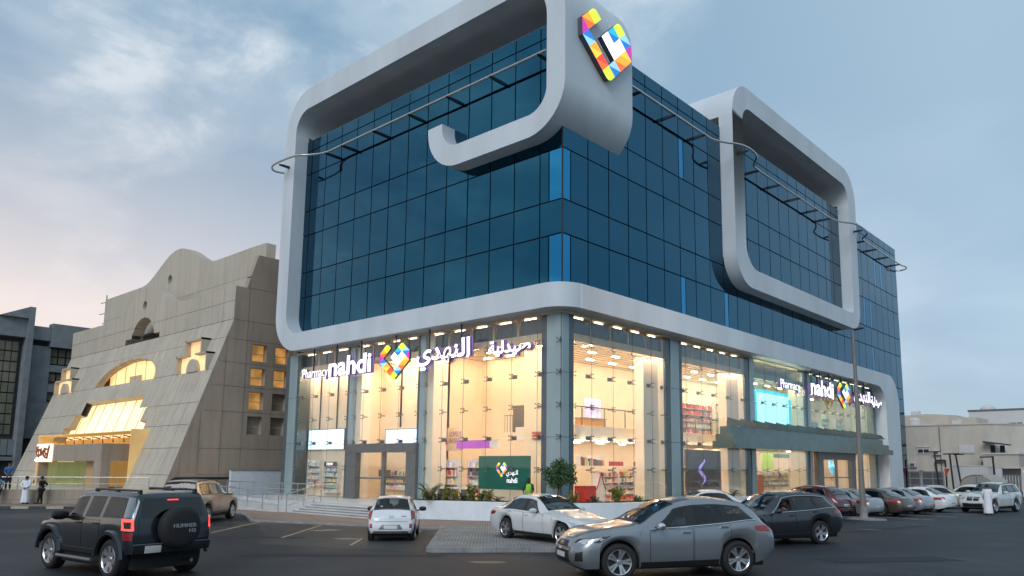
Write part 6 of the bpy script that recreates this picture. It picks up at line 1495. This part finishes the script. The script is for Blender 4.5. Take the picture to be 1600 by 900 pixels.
# beige jeep by the stone building
pra = var(SUV, L=4.85, wb=2.79, fo=.93, r=.385, tw=.26, arch=.08, paint=P['beige_paint'], spokes=6, style='wide', flat=.7, sill_mat=M['grey_metal'], roof_rail=(2.3,4.3), rw_glass=M['car_glass'],
    top=[(0,.86),(.08,.96),(.4,1.08),(.9,1.14),(1.35,1.18),(1.45,1.2),(1.85,1.52),(2.15,1.74),(2.6,1.82),(3.4,1.84),(4.2,1.82),(4.5,1.77),(4.62,1.68),(4.76,1.25),(4.82,1.05),(4.85,.98)],
    belt=[(0,.72),(.4,.96),(.9,1.06),(1.5,1.12),(3.4,1.14),(4.5,1.16),(4.85,.9)],
    hw=[(0,.66),(.1,.80),(.3,.91),(.7,.94),(4.3,.94),(4.6,.92),(4.78,.87),(4.85,.80)],
    wt=[(0,.6),(.3,.76),(1.3,.80),(1.5,.78),(2.0,.68),(2.4,.65),(4.5,.65),(4.7,.72),(4.85,.74)],
    sill=[(0,.42),(.2,.36),(.6,.36),(2.6,.36),(4.4,.40),(4.85,.5)], ws=(1.5,2.1), rw=(4.54,4.74), side_windows=[(1.70,2.14,2.52,2.54),(2.62,2.64,3.42,3.42),(3.52,3.52,4.42,4.28)], doors=[(1.66,2.56),(2.60,3.46)],
    patches=[('tail_light','lamp_red',150,[(.72,.9),(.92,.9),(.92,1.25),(.74,1.25)],{}), ('headlight','lamp_clear',36,[(.6,.82),(.95,.86),(1.0,1.0),(.65,.98)],{}), ('number_plate','plate',180,[(-.25,.8),(.25,.8),(.25,.92),(-.25,.92)],dict(both=False))])
build_car('jeep', 'beige jeep parked nose to the building beside the stone wall', 'car', pra, (-11.7, -11.6, gz(-11.7,-11.6)), (-.67, .74))
# dark slate jeep leaving the picture on the left
hum = dict(glass=glass('black_tint_glass', (.05,.06,.065), .6, .04, 4.0), dark_pillars=False, L=4.45, W=1.9, wb=2.84, fo=.80, r=.415, tw=.28, arch=.10, paint=P['slate_blue_paint'], spokes=7, style='wide', flat=.35, bulge=.02, crown=.02, cant=.045, mirror=1.35, mirror_mat=M['trim'], sill_mat=M['trim'],
    top=[(0,1.0),(.06,1.12),(.4,1.18),(1.0,1.22),(1.32,1.24),(1.38,1.26),(1.6,1.52),(1.78,1.74),(2.0,1.80),(2.8,1.83),(3.9,1.82),(4.3,1.80),(4.40,1.77),(4.45,1.72)],
    belt=[(0,.95),(.4,1.08),(1.0,1.14),(1.4,1.18),(3.0,1.22),(4.2,1.24),(4.45,1.24)],
    hw=[(0,.74),(.08,.84),(.25,.93),(.6,.95),(3.9,.95),(4.25,.945),(4.4,.91),(4.45,.86)],
    wt=[(0,.64),(.2,.80),(1.3,.82),(1.4,.80),(1.8,.76),(2.4,.74),(4.2,.74),(4.45,.70)],
    sill=[(0,.60),(.3,.50),(.7,.48),(2.6,.48),(4.0,.52),(4.45,.56)], tail=[(.4,.06),(.7,.0),(1.2,.02),(1.8,.14)], nose=[(.4,.06),(.8,0),(1.2,.06)],
    ws=(1.42,1.76), ws_glass=M['car_glass'], side_windows=[(1.52,1.76,2.28,2.28),(2.42,2.44,3.08,3.08),(3.22,3.22,4.10,4.0)], doors=[(1.46,2.36),(2.38,3.16)],
    patches=[('rear_window', glass('black_rear_glass', (.03,.035,.04), 1.0, .06, 3.0),180,[(-.70,1.30),(.70,1.30),(.64,1.70),(-.64,1.70)],dict(both=False)), ('brake_light','lamp_lit',180,[(-.12,1.655),(.12,1.655),(.12,1.675),(-.12,1.675)],dict(both=False,off=.02)),
        ('tail_light','lamp_lit',158,[(.78,1.04),(1.0,1.04),(1.0,1.28),(.80,1.28)],{}), ('tail_lens','trim',158,[(.84,1.08),(.96,1.08),(.98,1.22),(.84,1.22)],dict(off=.014)), ('lower_tail_light','lamp_red',158,[(.80,.84),(.98,.84),(.98,1.0),(.80,1.0)],{}),
        ('tailgate','tailgate_paint',180,[(-.74,.80),(.74,.80),(.74,1.27),(-.74,1.27)],dict(both=False,off=.012)), ('bumper','trim',180,[(-.86,.56),(.86,.56),(.86,.74),(-.86,.74)],dict(both=False,off=.07)), ('bumper_step','grey_metal',180,[(-.86,.745),(.86,.745),(.86,.765),(-.86,.765)],dict(both=False,off=.07)),
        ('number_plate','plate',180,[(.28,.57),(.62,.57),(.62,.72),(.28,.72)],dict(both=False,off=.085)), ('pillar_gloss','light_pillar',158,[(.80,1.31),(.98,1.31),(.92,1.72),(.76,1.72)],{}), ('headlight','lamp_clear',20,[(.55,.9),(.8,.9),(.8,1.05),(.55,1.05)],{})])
M['tailgate_paint'] = paint('slate_tailgate_paint', (.016,.018,.026), .3, .3); M['light_pillar'] = paint('slate_pillar_paint', (.16,.20,.23), .6, .22)  # paler pillar colour is a painted gloss on the rear corners
hx, hy = -.994, -.105; lx, ly = -hy, hx
hr_, hc = build_car('jeep', 'dark slate boxy jeep with a spare wheel on its tail and lit rear lamps', 'car', hum, gc(3.72-lx*.83, -21.45-ly*.83), (hx, hy))
xr = hc.xf - hum['L']
q = MB(); q.lathe([(0,-.20),(.33,-.20),(.41,-.17),(.45,-.10),(.46,.0),(.44,.06),(.3,.08)], 36, 'x', (0,0,0)); q.v = [(-abs(0)+x, y, z) for x, y, z in q.v]
sw_ = q.obj('spare_wheel', M['tyre'], hr_, smooth=40, loc=(xr-.13, -.06, 1.08))
def tail_text(txt, w_, z, h_, x, y):
    c_ = bpy.data.curves.new('text', 'FONT'); c_.body = txt; c_.size = 1; c_.extrude = .004; c_.offset = .02
    o = bpy.data.objects.new('text', c_); COL.objects.link(o); bpy.context.view_layer.update()
    me = bpy.data.meshes.new_from_object(o.evaluated_get(bpy.context.evaluated_depsgraph_get())); bpy.data.objects.remove(o); me.materials.clear(); me.materials.append(M['grey_letter'])
    xs = [v.co.x for v in me.vertices]; ys = [v.co.y for v in me.vertices]
    for v in me.vertices: v.co = (x-v.co.z, y+w_/2-(v.co.x-min(xs))/(max(xs)-min(xs))*w_, z+(v.co.y-min(ys))/(max(ys)-min(ys))*h_)
    return link('lettering', me, sw_)
M['grey_letter'] = mat('grey_letters_cover', (.26,.27,.28), .5)
tail_text('HUMMER', .52, .0, .085, -.206, -.03); tail_text('H3', .15, -.11, .08, -.206, -.20)
for sd in (1, -1):
    q = MB(); q.tube([(hc.xf-1.35, sd*.98, .36), (hc.xf-3.0, sd*.98, .36)], .04, 8); st_ = q.obj('step_bar', M['grey_metal'], hr_)
    q = MB(); q.tube([(hc.xf-2.2, sd*.62, 1.86), (hc.xf-4.2, sd*.62, 1.86)], .028, 6); rr_ = q.obj('roof_rail', M['trim'], hr_)
    for X_ in (2.25, 3.2, 4.15): q = MB(); q.box(hc.xf-X_-.05, sd*.62-.03, 1.79, hc.xf-X_+.05, sd*.62+.03, 1.86); q.obj('foot', M['trim'], rr_)
    for a in hc.Xa:
        q = MB(); rows = []
        for R_, yo in ((hc.Ra-.02, .0), (hc.Ra+.0, .055), (hc.Ra+.07, .06), (hc.Ra+.10, .0)):
            rows.append([(hc.xf-a+R_*cos(t), sd*(hc.hw(a)+yo-.01), hc.r+R_*sin(t)) for t in [pi*(.02+.96*i/18) for i in range(19)]])
        q.grid(rows); q.obj('arch_flare', P['slate_blue_paint'], hr_, smooth=50)
q = MB(); q.tube([(xr+.6, -.45, .36), (xr-.05, -.45, .34)], .04, 8); q.obj('exhaust', M['chrome'], hr_)
# white jeep facing the camera at the far right
x5 = var(SUV, L=4.9, wb=2.93, fo=.86, r=.38, tw=.26, W=1.94, paint=P['pearl_white_paint'], spokes=5, style='twin', flat=.8, sill_mat=M['trim'], roof_rail=(2.4,4.3), ws_glass=M['car_glass_clear'],
    top=[(0,.86),(.08,.95),(.4,1.05),(.9,1.11),(1.4,1.16),(1.55,1.19),(2.0,1.48),(2.4,1.68),(2.9,1.75),(3.6,1.76),(4.2,1.72),(4.5,1.65),(4.7,1.35),(4.82,1.1),(4.9,1.0)],
    belt=[(0,.70),(.4,.92),(.9,1.02),(1.6,1.09),(3.4,1.13),(4.5,1.17),(4.9,.95)], hw=[(0,.72),(.1,.84),(.3,.92),(.7,.965),(4.2,.965),(4.6,.92),(4.9,.8)],
    wt=[(0,.62),(.3,.78),(1.4,.82),(1.6,.8),(2.1,.70),(2.5,.66),(4.2,.65),(4.6,.7),(4.9,.72)], ws=(1.6,2.36), rw=(4.5,4.76),
    side_windows=[(1.85,2.36,2.74,2.76),(2.84,2.86,3.70,3.64),(3.78,3.72,4.42,4.22)], doors=[(1.80,2.78),(2.80,3.74)],
    patches=[('kidney_grille','trim',0,[(.03,.70),(.34,.70),(.36,.92),(.03,.92)],{}), ('headlight','lamp_clear',28,[(.50,.74),(.95,.78),(1.0,.92),(.50,.92)],{}), ('lower_grille','trim',0,[(-.55,.34),(.55,.34),(.6,.56),(-.6,.56)],dict(both=False)),
        ('number_plate','plate',0,[(-.25,.55),(.25,.55),(.25,.67),(-.25,.67)],dict(both=False,off=.02)), ('air_intake','trim',26,[(.72,.38),(1.0,.40),(.98,.58),(.74,.56)],{}), ('bumper_skid','grey_metal',0,[(-.6,.28),(.6,.28),(.55,.35),(-.55,.35)],dict(both=False,off=.02)), ('kidney_rim','chrome',0,[(.02,.92),(.36,.92),(.36,.94),(.02,.94)],dict(off=.012))])
build_car('jeep', 'white jeep facing the camera by the far villas', 'car', x5, (12.7, 26.3, gz(12.7,26.3)), (-.22, -.975))
# the row along the right front
def row_car(label, sp, hub, h=(-.985,.172), side_off=.78, name='sedan_car'):
    lx_, ly_ = -h[1], h[0]; c_ = (hub[0]+h[0]*sp['wb']/2-lx_*side_off, hub[1]+h[1]*sp['wb']/2-ly_*side_off)
    return build_car(name, label, 'car', sp, (c_[0], c_[1], gz(*c_)), h, 1.0, 'cars parked in a row along the right front')
big_lamp = [p for p in SEDAN['patches'] if p[0] != 'tail_light'] + [('tail_light','lamp_red',140,[(.60,.78),(1.12,.74),(1.14,.92),(.64,.94)],{})]
row_car('maroon crossover car, nearest in the row along the right front', var(SUV, paint=P['maroon_paint'], belt_chrome='full', patches=SUV['patches']+[('rear_strip','chrome',180,[(-.6,.55),(.6,.55),(.6,.57),(-.6,.57)],dict(both=False,off=.012))]), (8.2, 10.4), name='crossover_car')
row_car('pale silver sedan behind the lamp post', var(SEDAN, paint=P['light_silver_paint'], spokes=5, style='wide', rim=M['rim_dark'], patches=big_lamp), (8.74, 13.07))
row_car('brown sedan with bright wheels in the row along the right front', var(SEDAN, paint=P['brown_paint'], spokes=7, style='thin', patches=big_lamp), (9.46, 15.94))
row_car('silver sedan between the brown one and the white one', var(SEDAN, paint=P['light_silver_paint'], patches=big_lamp), (9.65, 19.2))
row_car('white sedan with long red tail lamps, last of the near row', var(SEDAN, paint=P['white_paint_gloss'], spokes=5, style='wide', belt_chrome='low', patches=big_lamp), (10.1, 22.34))
row_car('champagne sedan beyond the white sedan', var(SEDAN, paint=P['champagne_paint']), (9.9, 28.4), (-.93, -.36))
row_car('white sedan with a red tail lamp just left of the white jeep', var(SEDAN, paint=P['pearl_white_paint'], patches=big_lamp), (10.9, 32.6))
build_car('sedan_car', 'white sedan half hidden behind the dark grey crossover', 'car', var(SEDAN, paint=P['pearl_white_paint'], glass=M['car_glass']), (5.35, 5.6, 0), (.64, .77))
# ================================================================== people
M['skin'] = mat('brown_skin', (.22,.12,.08), .6, var=.08); M['skin_dark'] = mat('dark_skin', (.06,.035,.025), .6, var=.08); M['hair'] = mat('black_hair', (.010,.009,.008), .7)
M['thobe'] = mat('white_thobe', (.72,.73,.77), .85, var=.04, vscale=4); M['blue_shirt'] = mat('blue_shirt', (.02,.10,.32), .85, var=.1); M['pale_blue_shirt'] = mat('pale_blue_shirt', (.10,.22,.40), .85)
M['black_cloth'] = mat('black_cloth', (.012,.012,.014), .9); M['navy_cloth'] = mat('navy_trousers', (.015,.018,.028), .9); M['hi_vis'] = mat('hi_vis_vest', (.28,.62,.05), .7); M['green_cloth'] = mat('dark_green_cloth', (.015,.05,.04), .85)
def skin_mesh(verts, edges, rad, m, name, root=0, sub=1):
    me = bpy.data.meshes.new(name); me.from_pydata(verts, edges, [])
    o = bpy.data.objects.new(name, me); COL.objects.link(o)
    md = o.modifiers.new('skin', 'SKIN'); me.skin_vertices or me.attributes
    for i, sv in enumerate(me.skin_vertices[0].data):
        r_ = rad[i]; sv.radius = r_ if isinstance(r_, tuple) else (r_, r_); sv.use_root = (i == root)
    s_ = o.modifiers.new('sub', 'SUBSURF'); s_.levels = sub; s_.render_levels = sub
    bpy.context.view_layer.update()
    out = bpy.data.meshes.new_from_object(o.evaluated_get(bpy.context.evaluated_depsgraph_get()))
    bpy.data.objects.remove(o); bpy.data.meshes.remove(me)
    out.materials.clear(); out.materials.append(m); out.shade_smooth(); out.name = name; return out
STAND = dict(pelvis=(0,0,.95), spine=(0,0,1.14), chest=(.0,0,1.36), neck=(.01,0,1.50), head=(.03,0,1.62), crown=(.015,0,1.70),
    shL=(0,.17,1.42), elL=(-.02,.24,1.14), wrL=(.05,.24,.90), shR=(0,-.17,1.42), elR=(-.02,-.24,1.14), wrR=(.05,-.24,.90),
    hipL=(0,.09,.90), knL=(.03,.10,.50), anL=(0,.11,.09), toL=(.15,.12,.04), hipR=(0,-.09,.90), knR=(.03,-.10,.50), anR=(0,-.11,.09), toR=(.15,-.12,.04))
def person(label, loc, face, pose=None, skin='skin', shirt=None, trousers=None, thobe=False, vest=False, group=None, scale=1.0):
    J = dict(STAND); J.update(pose or {}); rz = atan2(face[1], face[0])
    t = thing('person', label, 'person', loc, rz, group); t.scale = (scale,)*3
    V, E, R = [], [], []; idx = {}
    def v(n, p, r_): idx[n] = len(V); V.append(tuple(p)); R.append(r_)
    rr = dict(pelvis=(.14,.10), spine=(.13,.09), chest=(.15,.105), neck=.055, head=(.085,.10), crown=(.07,.08), hip=.085, kn=.058, an=.042, to=.038, sh=.062, el=.043, wr=.030)
    for n, p in J.items(): v(n, p, rr.get(n, rr.get(n[:2], rr.get(n[:3], .05))))
    C_ = [('pelvis','spine'),('spine','chest'),('chest','neck'),('neck','head'),('head','crown')]
    for s_ in 'LR': C_ += [('chest','sh'+s_),('sh'+s_,'el'+s_),('el'+s_,'wr'+s_),('pelvis','hip'+s_),('hip'+s_,'kn'+s_),('kn'+s_,'an'+s_),('an'+s_,'to'+s_)]
    E = [(idx[a], idx[b]) for a, b in C_]
    for s_, sg in (('L',1),('R',-1)):                               # palm, four fingers and thumb
        w = Vector(J['wr'+s_]); d = (w-Vector(J['el'+s_])).normalized(); sd = Vector((1,0,0)) if abs(d.x) < .7 else Vector((0,0,1)); sd = (sd - d*sd.dot(d)).normalized()
        pm = w + d*.07; v('pm'+s_, pm, .028); E.append((idx['wr'+s_], idx['pm'+s_]))
        for k, ln in enumerate((.062,.075,.07,.055)):
            a = pm + sd*(.018*(k-1.5)) + d*.035; b = a + d*ln + Vector((0,-sg*.012,0)); v('f%d'%k+s_, a, .009); v('g%d'%k+s_, b, .008); E += [(idx['pm'+s_], idx['f%d'%k+s_]), (idx['f%d'%k+s_], idx['g%d'%k+s_])]
        a = w + d*.035 + sd*.04; v('th'+s_, a, .011); E.append((idx['pm'+s_], idx['th'+s_]))
    hd = Vector(J['head']); nose = hd + Vector((.105,0,-.005)); v('nose', nose, .016); E.append((idx['head'], idx['nose']))
    for sg in (1, -1): v('ear%d' % sg, hd+Vector((-.01, sg*.095, -.005)), .02); E.append((idx['head'], idx['ear%d' % sg]))
    link('body', skin_mesh(V, E, R, M[skin], 'body', idx['pelvis']), t)
    for sg in (1, -1):
        q = MB(); q.lathe([(0,-.012),(.012,0),(0,.012)], 8, 'z', hd+Vector((.092, sg*.034, .025))); q.obj('eye', M['hair'], t)
    q = MB(); q.lathe([(.0,.135),(.06,.12),(.095,.07),(.105,.02),(.10,-.03)], 16, 'z', hd+Vector((-.022,0,-.0))); q.obj('hair', M['hair'], t, smooth=60)
    def wear(chain, extra, m, name, over=None):
        names = []; 
        for a, b in chain:
            for n in (a, b):
                if n not in names: names.append(n)
        rd = []
        for n in names:
            r_ = rr.get(n, rr.get(n[:2], rr.get(n[:3], .05))); r_ = r_ if isinstance(r_, tuple) else (r_, r_)
            rd.append((r_[0]+extra, r_[1]+extra))
        link(name, skin_mesh([J[n] for n in names], [(names.index(a), names.index(b)) for a, b in chain], rd, m, name), t)
    if trousers: wear([('pelvis','hipL'),('hipL','knL'),('knL','anL'),('pelvis','hipR'),('hipR','knR'),('knR','anR')], .022, M[trousers], 'trousers')
    if shirt: wear([('pelvis','spine'),('spine','chest'),('chest','shL'),('shL','elL'),('chest','shR'),('shR','elR')] + ([('elL','wrL'),('elR','wrR')] if thobe else []), .022 if not vest else .03, M[shirt], 'shirt')
    if vest: wear([('pelvis','spine'),('spine','chest'),('chest','shL'),('chest','shR')], .05, M['hi_vis'], 'vest')
    if thobe:
        q = MB(); rows = []
        lean = Vector(J['chest'])-Vector(J['pelvis'])
        for z, rx, ry in ((1.47,.09,.14),(1.38,.125,.20),(1.2,.135,.19),(.98,.15,.19),(.7,.165,.20),(.4,.185,.22),(.14,.205,.24),(.10,.20,.235)):
            rows.append([(rx*cos(a)*(1+.07*sin(5*a+z*2)*(1.3-z))+lean.x*max(0,(z-.95)), ry*sin(a)*(1+.06*sin(7*a+1)*(1.3-z)), z) for a in [2*pi*k/28 for k in range(29)]])
        q.grid(rows); q.obj('thobe', M['thobe'], t, smooth=60)
    for s_ in 'LR':
        an, to = Vector(J['an'+s_]), Vector(J['to'+s_]); c_ = (an+to)/2; d = (to-an); d.z = 0; d = d.normalized() if d.length > .01 else Vector((1,0,0)); n_ = Vector((-d.y, d.x, 0))
        q = MB(); q.obox((c_.x, c_.y, min(an.z, to.z)-.005+.02), d*.13, n_*.046, (0,0,.04)); q.obj('shoe', M['black_cloth'], t)
    return t
toward = lambda a, b: (b[0]-a[0], b[1]-a[1])
BACKH = dict(elL=(-.14,.26,1.16), wrL=(-.17,.05,1.0), elR=(-.14,-.26,1.16), wrR=(-.18,-.04,1.02))
person('man in a white robe standing with his hands behind his back by the stone terrace', (-33.64,-12.62,gz(-33.6,-12.6)+.11), (-.8,.6), BACKH, shirt='thobe', thobe=True)
person('man in black clothes with one hand on his hip by the stone terrace', (-33.0,-11.95,gz(-33,-12)+.11), (-.75,-.65), dict(elR=(-.12,-.38,1.20), wrR=(.0,-.20,1.02), anL=(.06,.16,.09), toL=(.2,.2,.04)), shirt='black_cloth', trousers='black_cloth')
person('man in a blue shirt standing on the stone terrace', (-35.7,-13.1,.78), (.9,-.3), dict(elL=(.10,.24,1.16), wrL=(.22,.10,1.02), elR=(.10,-.24,1.16), wrR=(.22,-.10,1.0)), shirt='blue_shirt', trousers='navy_cloth')
person('man in a pale blue shirt leaning back against the terrace wall at the left edge', (-35.0,-13.75,gz(-34.5,-13.5)+.11), (.75,-.55), dict(knL=(.16,.10,.52), anL=(.30,.10,.09), toL=(.44,.1,.04), knR=(.10,-.10,.5), anR=(.2,-.12,.09), toR=(.34,-.12,.04), wrL=(.14,.2,.98)), shirt='pale_blue_shirt', trousers='navy_cloth')
person('man in a white robe walking up to the white jeep', (13.38,22.11,gz(13.4,22.1)), (-.15,1), dict(elL=(.03,.25,1.15), wrL=(.16,.22,.98), anL=(.14,.1,.09), toL=(.28,.1,.04)), shirt='thobe', thobe=True, scale=.99)
person('worker in a bright green vest crouching among the planter shrubs', (-.72,-1.5,.82), (.5,-.86), dict(pelvis=(-.05,0,.36), spine=(0,0,.55), chest=(.05,0,.78), neck=(.07,0,.93), head=(.10,0,1.05), crown=(.085,0,1.13), shL=(.05,.17,.84), elL=(.15,.24,.60), wrL=(.28,.16,.45), shR=(.05,-.17,.84), elR=(.15,-.24,.60), wrR=(.28,-.16,.45),
    hipL=(-.03,.09,.33), knL=(.30,.12,.36), anL=(.08,.12,.09), toL=(.22,.12,.04), hipR=(-.03,-.09,.33), knR=(.30,-.12,.36), anR=(.08,-.12,.09), toR=(.22,-.12,.04)), skin='skin_dark', shirt='green_cloth', trousers='navy_cloth', vest=True)
SIT = dict(pelvis=(0,0,.36), spine=(-.05,0,.54), chest=(-.10,0,.76), neck=(-.10,0,.90), head=(-.07,0,1.02), crown=(-.085,0,1.10), shL=(-.10,.17,.82), elL=(.02,.30,.62), wrL=(.22,.34,.66), shR=(-.10,-.17,.82), elR=(.08,-.22,.58), wrR=(.34,-.14,.66),
    hipL=(.03,.09,.33), knL=(.42,.12,.40), anL=(.62,.12,.10), toL=(.76,.12,.12), hipR=(.03,-.09,.33), knR=(.42,-.12,.40), anR=(.62,-.12,.10), toR=(.76,-.12,.12))
def seat_pt(org, h, fwd, left, z): return (org[0]+h[0]*fwd-h[1]*left, org[1]+h[1]*fwd+h[0]*left, z)
h9 = (-.41,-.912); o9 = (12.96+h9[0]*1.4375-.912*.86, -1.93+h9[1]*1.4375+.41*.86)
person('driver of the dark grey crossover with an elbow on the window sill', seat_pt(o9, h9, -.22, .42, .44), h9, dict(SIT, elL=(.0,.36,.66), wrL=(.16,.36,.72)), shirt='black_cloth', trousers='navy_cloth')
h7 = (-.545,-.838); o7 = (13.95-.838*.8, -12.75+.545*.8)
person('driver of the silver crossover in a pale shirt', seat_pt(o7, h7, -.2, .40, gz(*o7)+.42), h7, SIT, shirt='thobe', trousers='navy_cloth')

# ================================================================== plants
def leaf_mat(name, c, var_=.45):
    m, t, b = _bsdf(name); b.inputs['Roughness'].default_value = .55
    g = N(t, 'ShaderNodeNewGeometry'); tc_ = N(t, 'ShaderNodeTexCoord'); n = N(t, 'ShaderNodeTexNoise'); n.inputs['Scale'].default_value = 5; t.links.new(tc_.outputs['Object'], n.inputs['Vector'])
    f = math_(t, 'ADD', math_(t, 'MULTIPLY', g.outputs['Random Per Island'], .6), math_(t, 'MULTIPLY', n.outputs['Fac'], .4))
    t.links.new(ramp(t, f, [(.2, tuple(x*(1-var_) for x in c)), (.8, tuple(x*(1+var_) for x in c))]), b.inputs['Base Color']); return m
M['leaf'] = leaf_mat('ficus_leaf', (.045,.095,.022)); M['leaf_yellow'] = leaf_mat('croton_leaf', (.21,.19,.035), .5); M['leaf_dark'] = leaf_mat('dark_leaf', (.030,.055,.020)); M['leaf_red'] = leaf_mat('bronze_leaf', (.10,.05,.03)); M['palm'] = leaf_mat('palm_frond', (.075,.11,.022)); M['bark'] = mat('bark', (.10,.075,.05), .9, var=.3, vscale=8)
def leaf_quad(mb, p, d, n_, l, w_):
    s_ = d.cross(n_)
    if s_.length < 1e-4: s_ = Vector((1,0,0))
    s_.normalize(); mb.add([p, p+d*l*.5+s_*w_, p+d*l, p+d*l*.5-s_*w_], [(0,1,2,3)])
def rv(): 
    v_ = Vector((rnd.gauss(0,1), rnd.gauss(0,1), rnd.gauss(0,1))); return v_.normalized()
def tree(name, label, loc, h_trunk, lumps, n, size, m, cat='tree'):
    t = thing(name, label, cat, loc); q = MB(); top = Vector((.03,.02,h_trunk))
    q.tube([(0,0,0), (.02,-.01,h_trunk*.5), top], [.05,.042,.035], 8)
    for c_, r_ in lumps:
        q.tube([top-Vector((0,0,.1)), (top+Vector(c_))*.5+Vector((0,0,.05)), c_], [.024,.016,.008], 5)
    q.obj('trunk', M['bark'], t, smooth=60)
    q = MB(); tot = sum(r_**2 for _, r_ in lumps)
    for c_, r_ in lumps:
        for k in range(int(n*r_**2/tot)):
            u = rv(); p = Vector(c_)+u*r_*(rnd.random()**.45)*rnd.uniform(.8,1.12); d = (u*.7+rv()*.8+Vector((0,0,-.25))).normalized(); leaf_quad(q, p, d, rv(), size*rnd.uniform(.7,1.3), size*.30)
    tag(q.obj('crown', m, t, fix=False), kind='stuff'); return t
tp_ = (.62, -1.0, .8)
ft_ = tree('ficus_tree', 'small round ficus tree in the planter before the corner column', tp_, .75, [((0,0,1.15),.42),((-.3,-.15,1.05),.30),((.32,.2,1.1),.34),((.05,.1,1.55),.26),((-.15,.15,1.45),.28),((.3,.35,1.42),.22),((-.05,-.1,.85),.28),((.42,.35,.95),.2),((-.42,-.2,1.3),.18)], 2600, .085, M['leaf']); ft_.scale = (1.18,)*3
def palm(label, loc, n, L, m='palm', group=None, lift=.9):
    t = thing('sago_palm', label, 'palm', loc, 0, group)
    q = MB(); q.tube([(0,0,-.05),(0,0,.14)], [.09,.075], 8); q.obj('trunk', M['bark'], t)
    for k in range(n):
        a = 2*pi*k/n+rnd.uniform(-.2,.2); up_ = rnd.uniform(.35,1.0)*lift; q = MB(); pts = []
        for i in range(9):
            u = i/8; r_ = L*u*(.55+.35*(1-up_)); z = .1+L*(up_*u*1.0 - .55*u*u); pts.append(Vector((cos(a)*r_, sin(a)*r_, z)))
        q.tube(pts, [.012-.009*i/8 for i in range(9)], 4)
        for i in range(1, 9):
            d = (pts[i]-pts[i-1]).normalized(); s_ = d.cross(Vector((0,0,1))).normalized()
            for f in (.0, .5):
                for sg in (1, -1):
                    leaf_quad(q, pts[i]-d*(L/8)*f, (s_*sg+d*.7+Vector((0,0,.15))).normalized(), Vector((0,0,1)), L*.26*sin(pi*(i+1)/10.5), .018)
        q.obj('frond', M[m], t, fix=False)
    return t
palm('green sago palm at the left end of the planter beside the steps', (-5.3,-3.5,.78), 18, 1.25, lift=1.25)
palm('small bronze tufted palm left of the crouching worker', (-2.1,-2.15,.78), 10, .62, 'leaf_red', lift=1.0)
palm('small dark spiky palm by the third clad column', (2.7,11.9,.78), 9, .7, 'leaf_dark', lift=1.1)
def shrub(label, loc, h_, n, m, group=None, wide=.28):
    t = thing('shrub', label, 'shrub', loc, rnd.uniform(0,6), group); q = MB(); f = MB()
    for k in range(n):
        a = rnd.uniform(0,2*pi); b = Vector((cos(a)*.05, sin(a)*.05, 0)); tip = Vector((cos(a)*wide*rnd.uniform(.3,1), sin(a)*wide*rnd.uniform(.3,1), h_*rnd.uniform(.6,1)))
        q.tube([b, b*.4+tip*.5+Vector((0,0,.05)), tip], [.012,.009,.005], 4)
        for i in range(16):
            u = rnd.uniform(.25,1.02); p = b+(tip-b)*u; d = (rv()+Vector((0,0,.7))).normalized(); leaf_quad(f, p, d, rv(), h_*.26*rnd.uniform(.7,1.2), h_*.055)
    q.obj('stems', M['bark'], t); tag(f.obj('foliage', m, t, fix=False), kind='stuff'); return t
def along_pl(s):
    P_ = [Vector(p) for p in pi_]; 
    for a, b in zip(P_, P_[1:]):
        l = (b-a).length
        if s <= l: return a+(b-a)*(s/l), (b-a).normalized()
        s -= l
    return P_[-1], Vector((0,1))
desc = [('leaf_yellow',.55),('leaf_dark',.45),('leaf_yellow',.75),('leaf_yellow',.62),('leaf_dark',.5),('leaf_yellow',.85),('leaf',.55),('leaf_yellow',.7),('leaf_dark',.4),('leaf_red',.5)]
CL = ['yellow croton shrub nearest the sago palm in the planter', 'short dark shrub between two yellow crotons near the sago palm', 'tall yellow croton, third shrub right of the sago palm', 'middling yellow croton in the middle of the left planter run', 'dark green shrub in the middle of the left planter run', 'tallest yellow croton, below the purple banner', 'fresh green shrub just left of the bronze tufted palm', 'yellow croton below the left edge of the green board']
k = 0
for s in [.9,1.5,2.0,2.45,2.9,3.3,3.75,4.15]:
    p, d = along_pl(s); c_, h_ = desc[k % len(desc)]; k += 1; n2 = Vector((-d.y, d.x))
    shrub(CL[k-1], (p.x+n2.x*.45, p.y+n2.y*.45, .78), h_, 9, M[c_], 'croton shrubs in the planter left of the corner')
for s, c_, h_, lab in ((7.4,'leaf_dark',.35,'low dark shrub right of the ficus tree'), (8.5,'leaf_yellow',.62,'bushy yellow shrub below the pink cosmetics shelf'), (9.6,'leaf_dark',.4,'low dark shrub between two yellow shrubs right of the corner'), (11.0,'leaf_yellow',.85,'tall yellow shrub beside the second clad column'), (12.4,'leaf',.4,'low green shrub right of the tall yellow shrub')):
    p, d = along_pl(s); n2 = Vector((-d.y, d.x)); shrub(lab, (p.x+n2.x*.45, p.y+n2.y*.45, .78), h_, 12, M[c_], wide=.34)
q = MB()
for i in range(5200):
    s = rnd.uniform(.2, 17); p, d = along_pl(s); n2 = Vector((-d.y, d.x)); o_ = rnd.uniform(.04, .8); b = Vector((p.x+n2.x*o_, p.y+n2.y*o_, .78))
    leaf_quad(q, b, (Vector((rnd.gauss(0,.5), rnd.gauss(0,.5), 1))).normalized(), rv(), rnd.uniform(.08,.22), .022)
tag(q.obj('ground_cover', M['leaf_dark'], fix=False), kind='stuff')
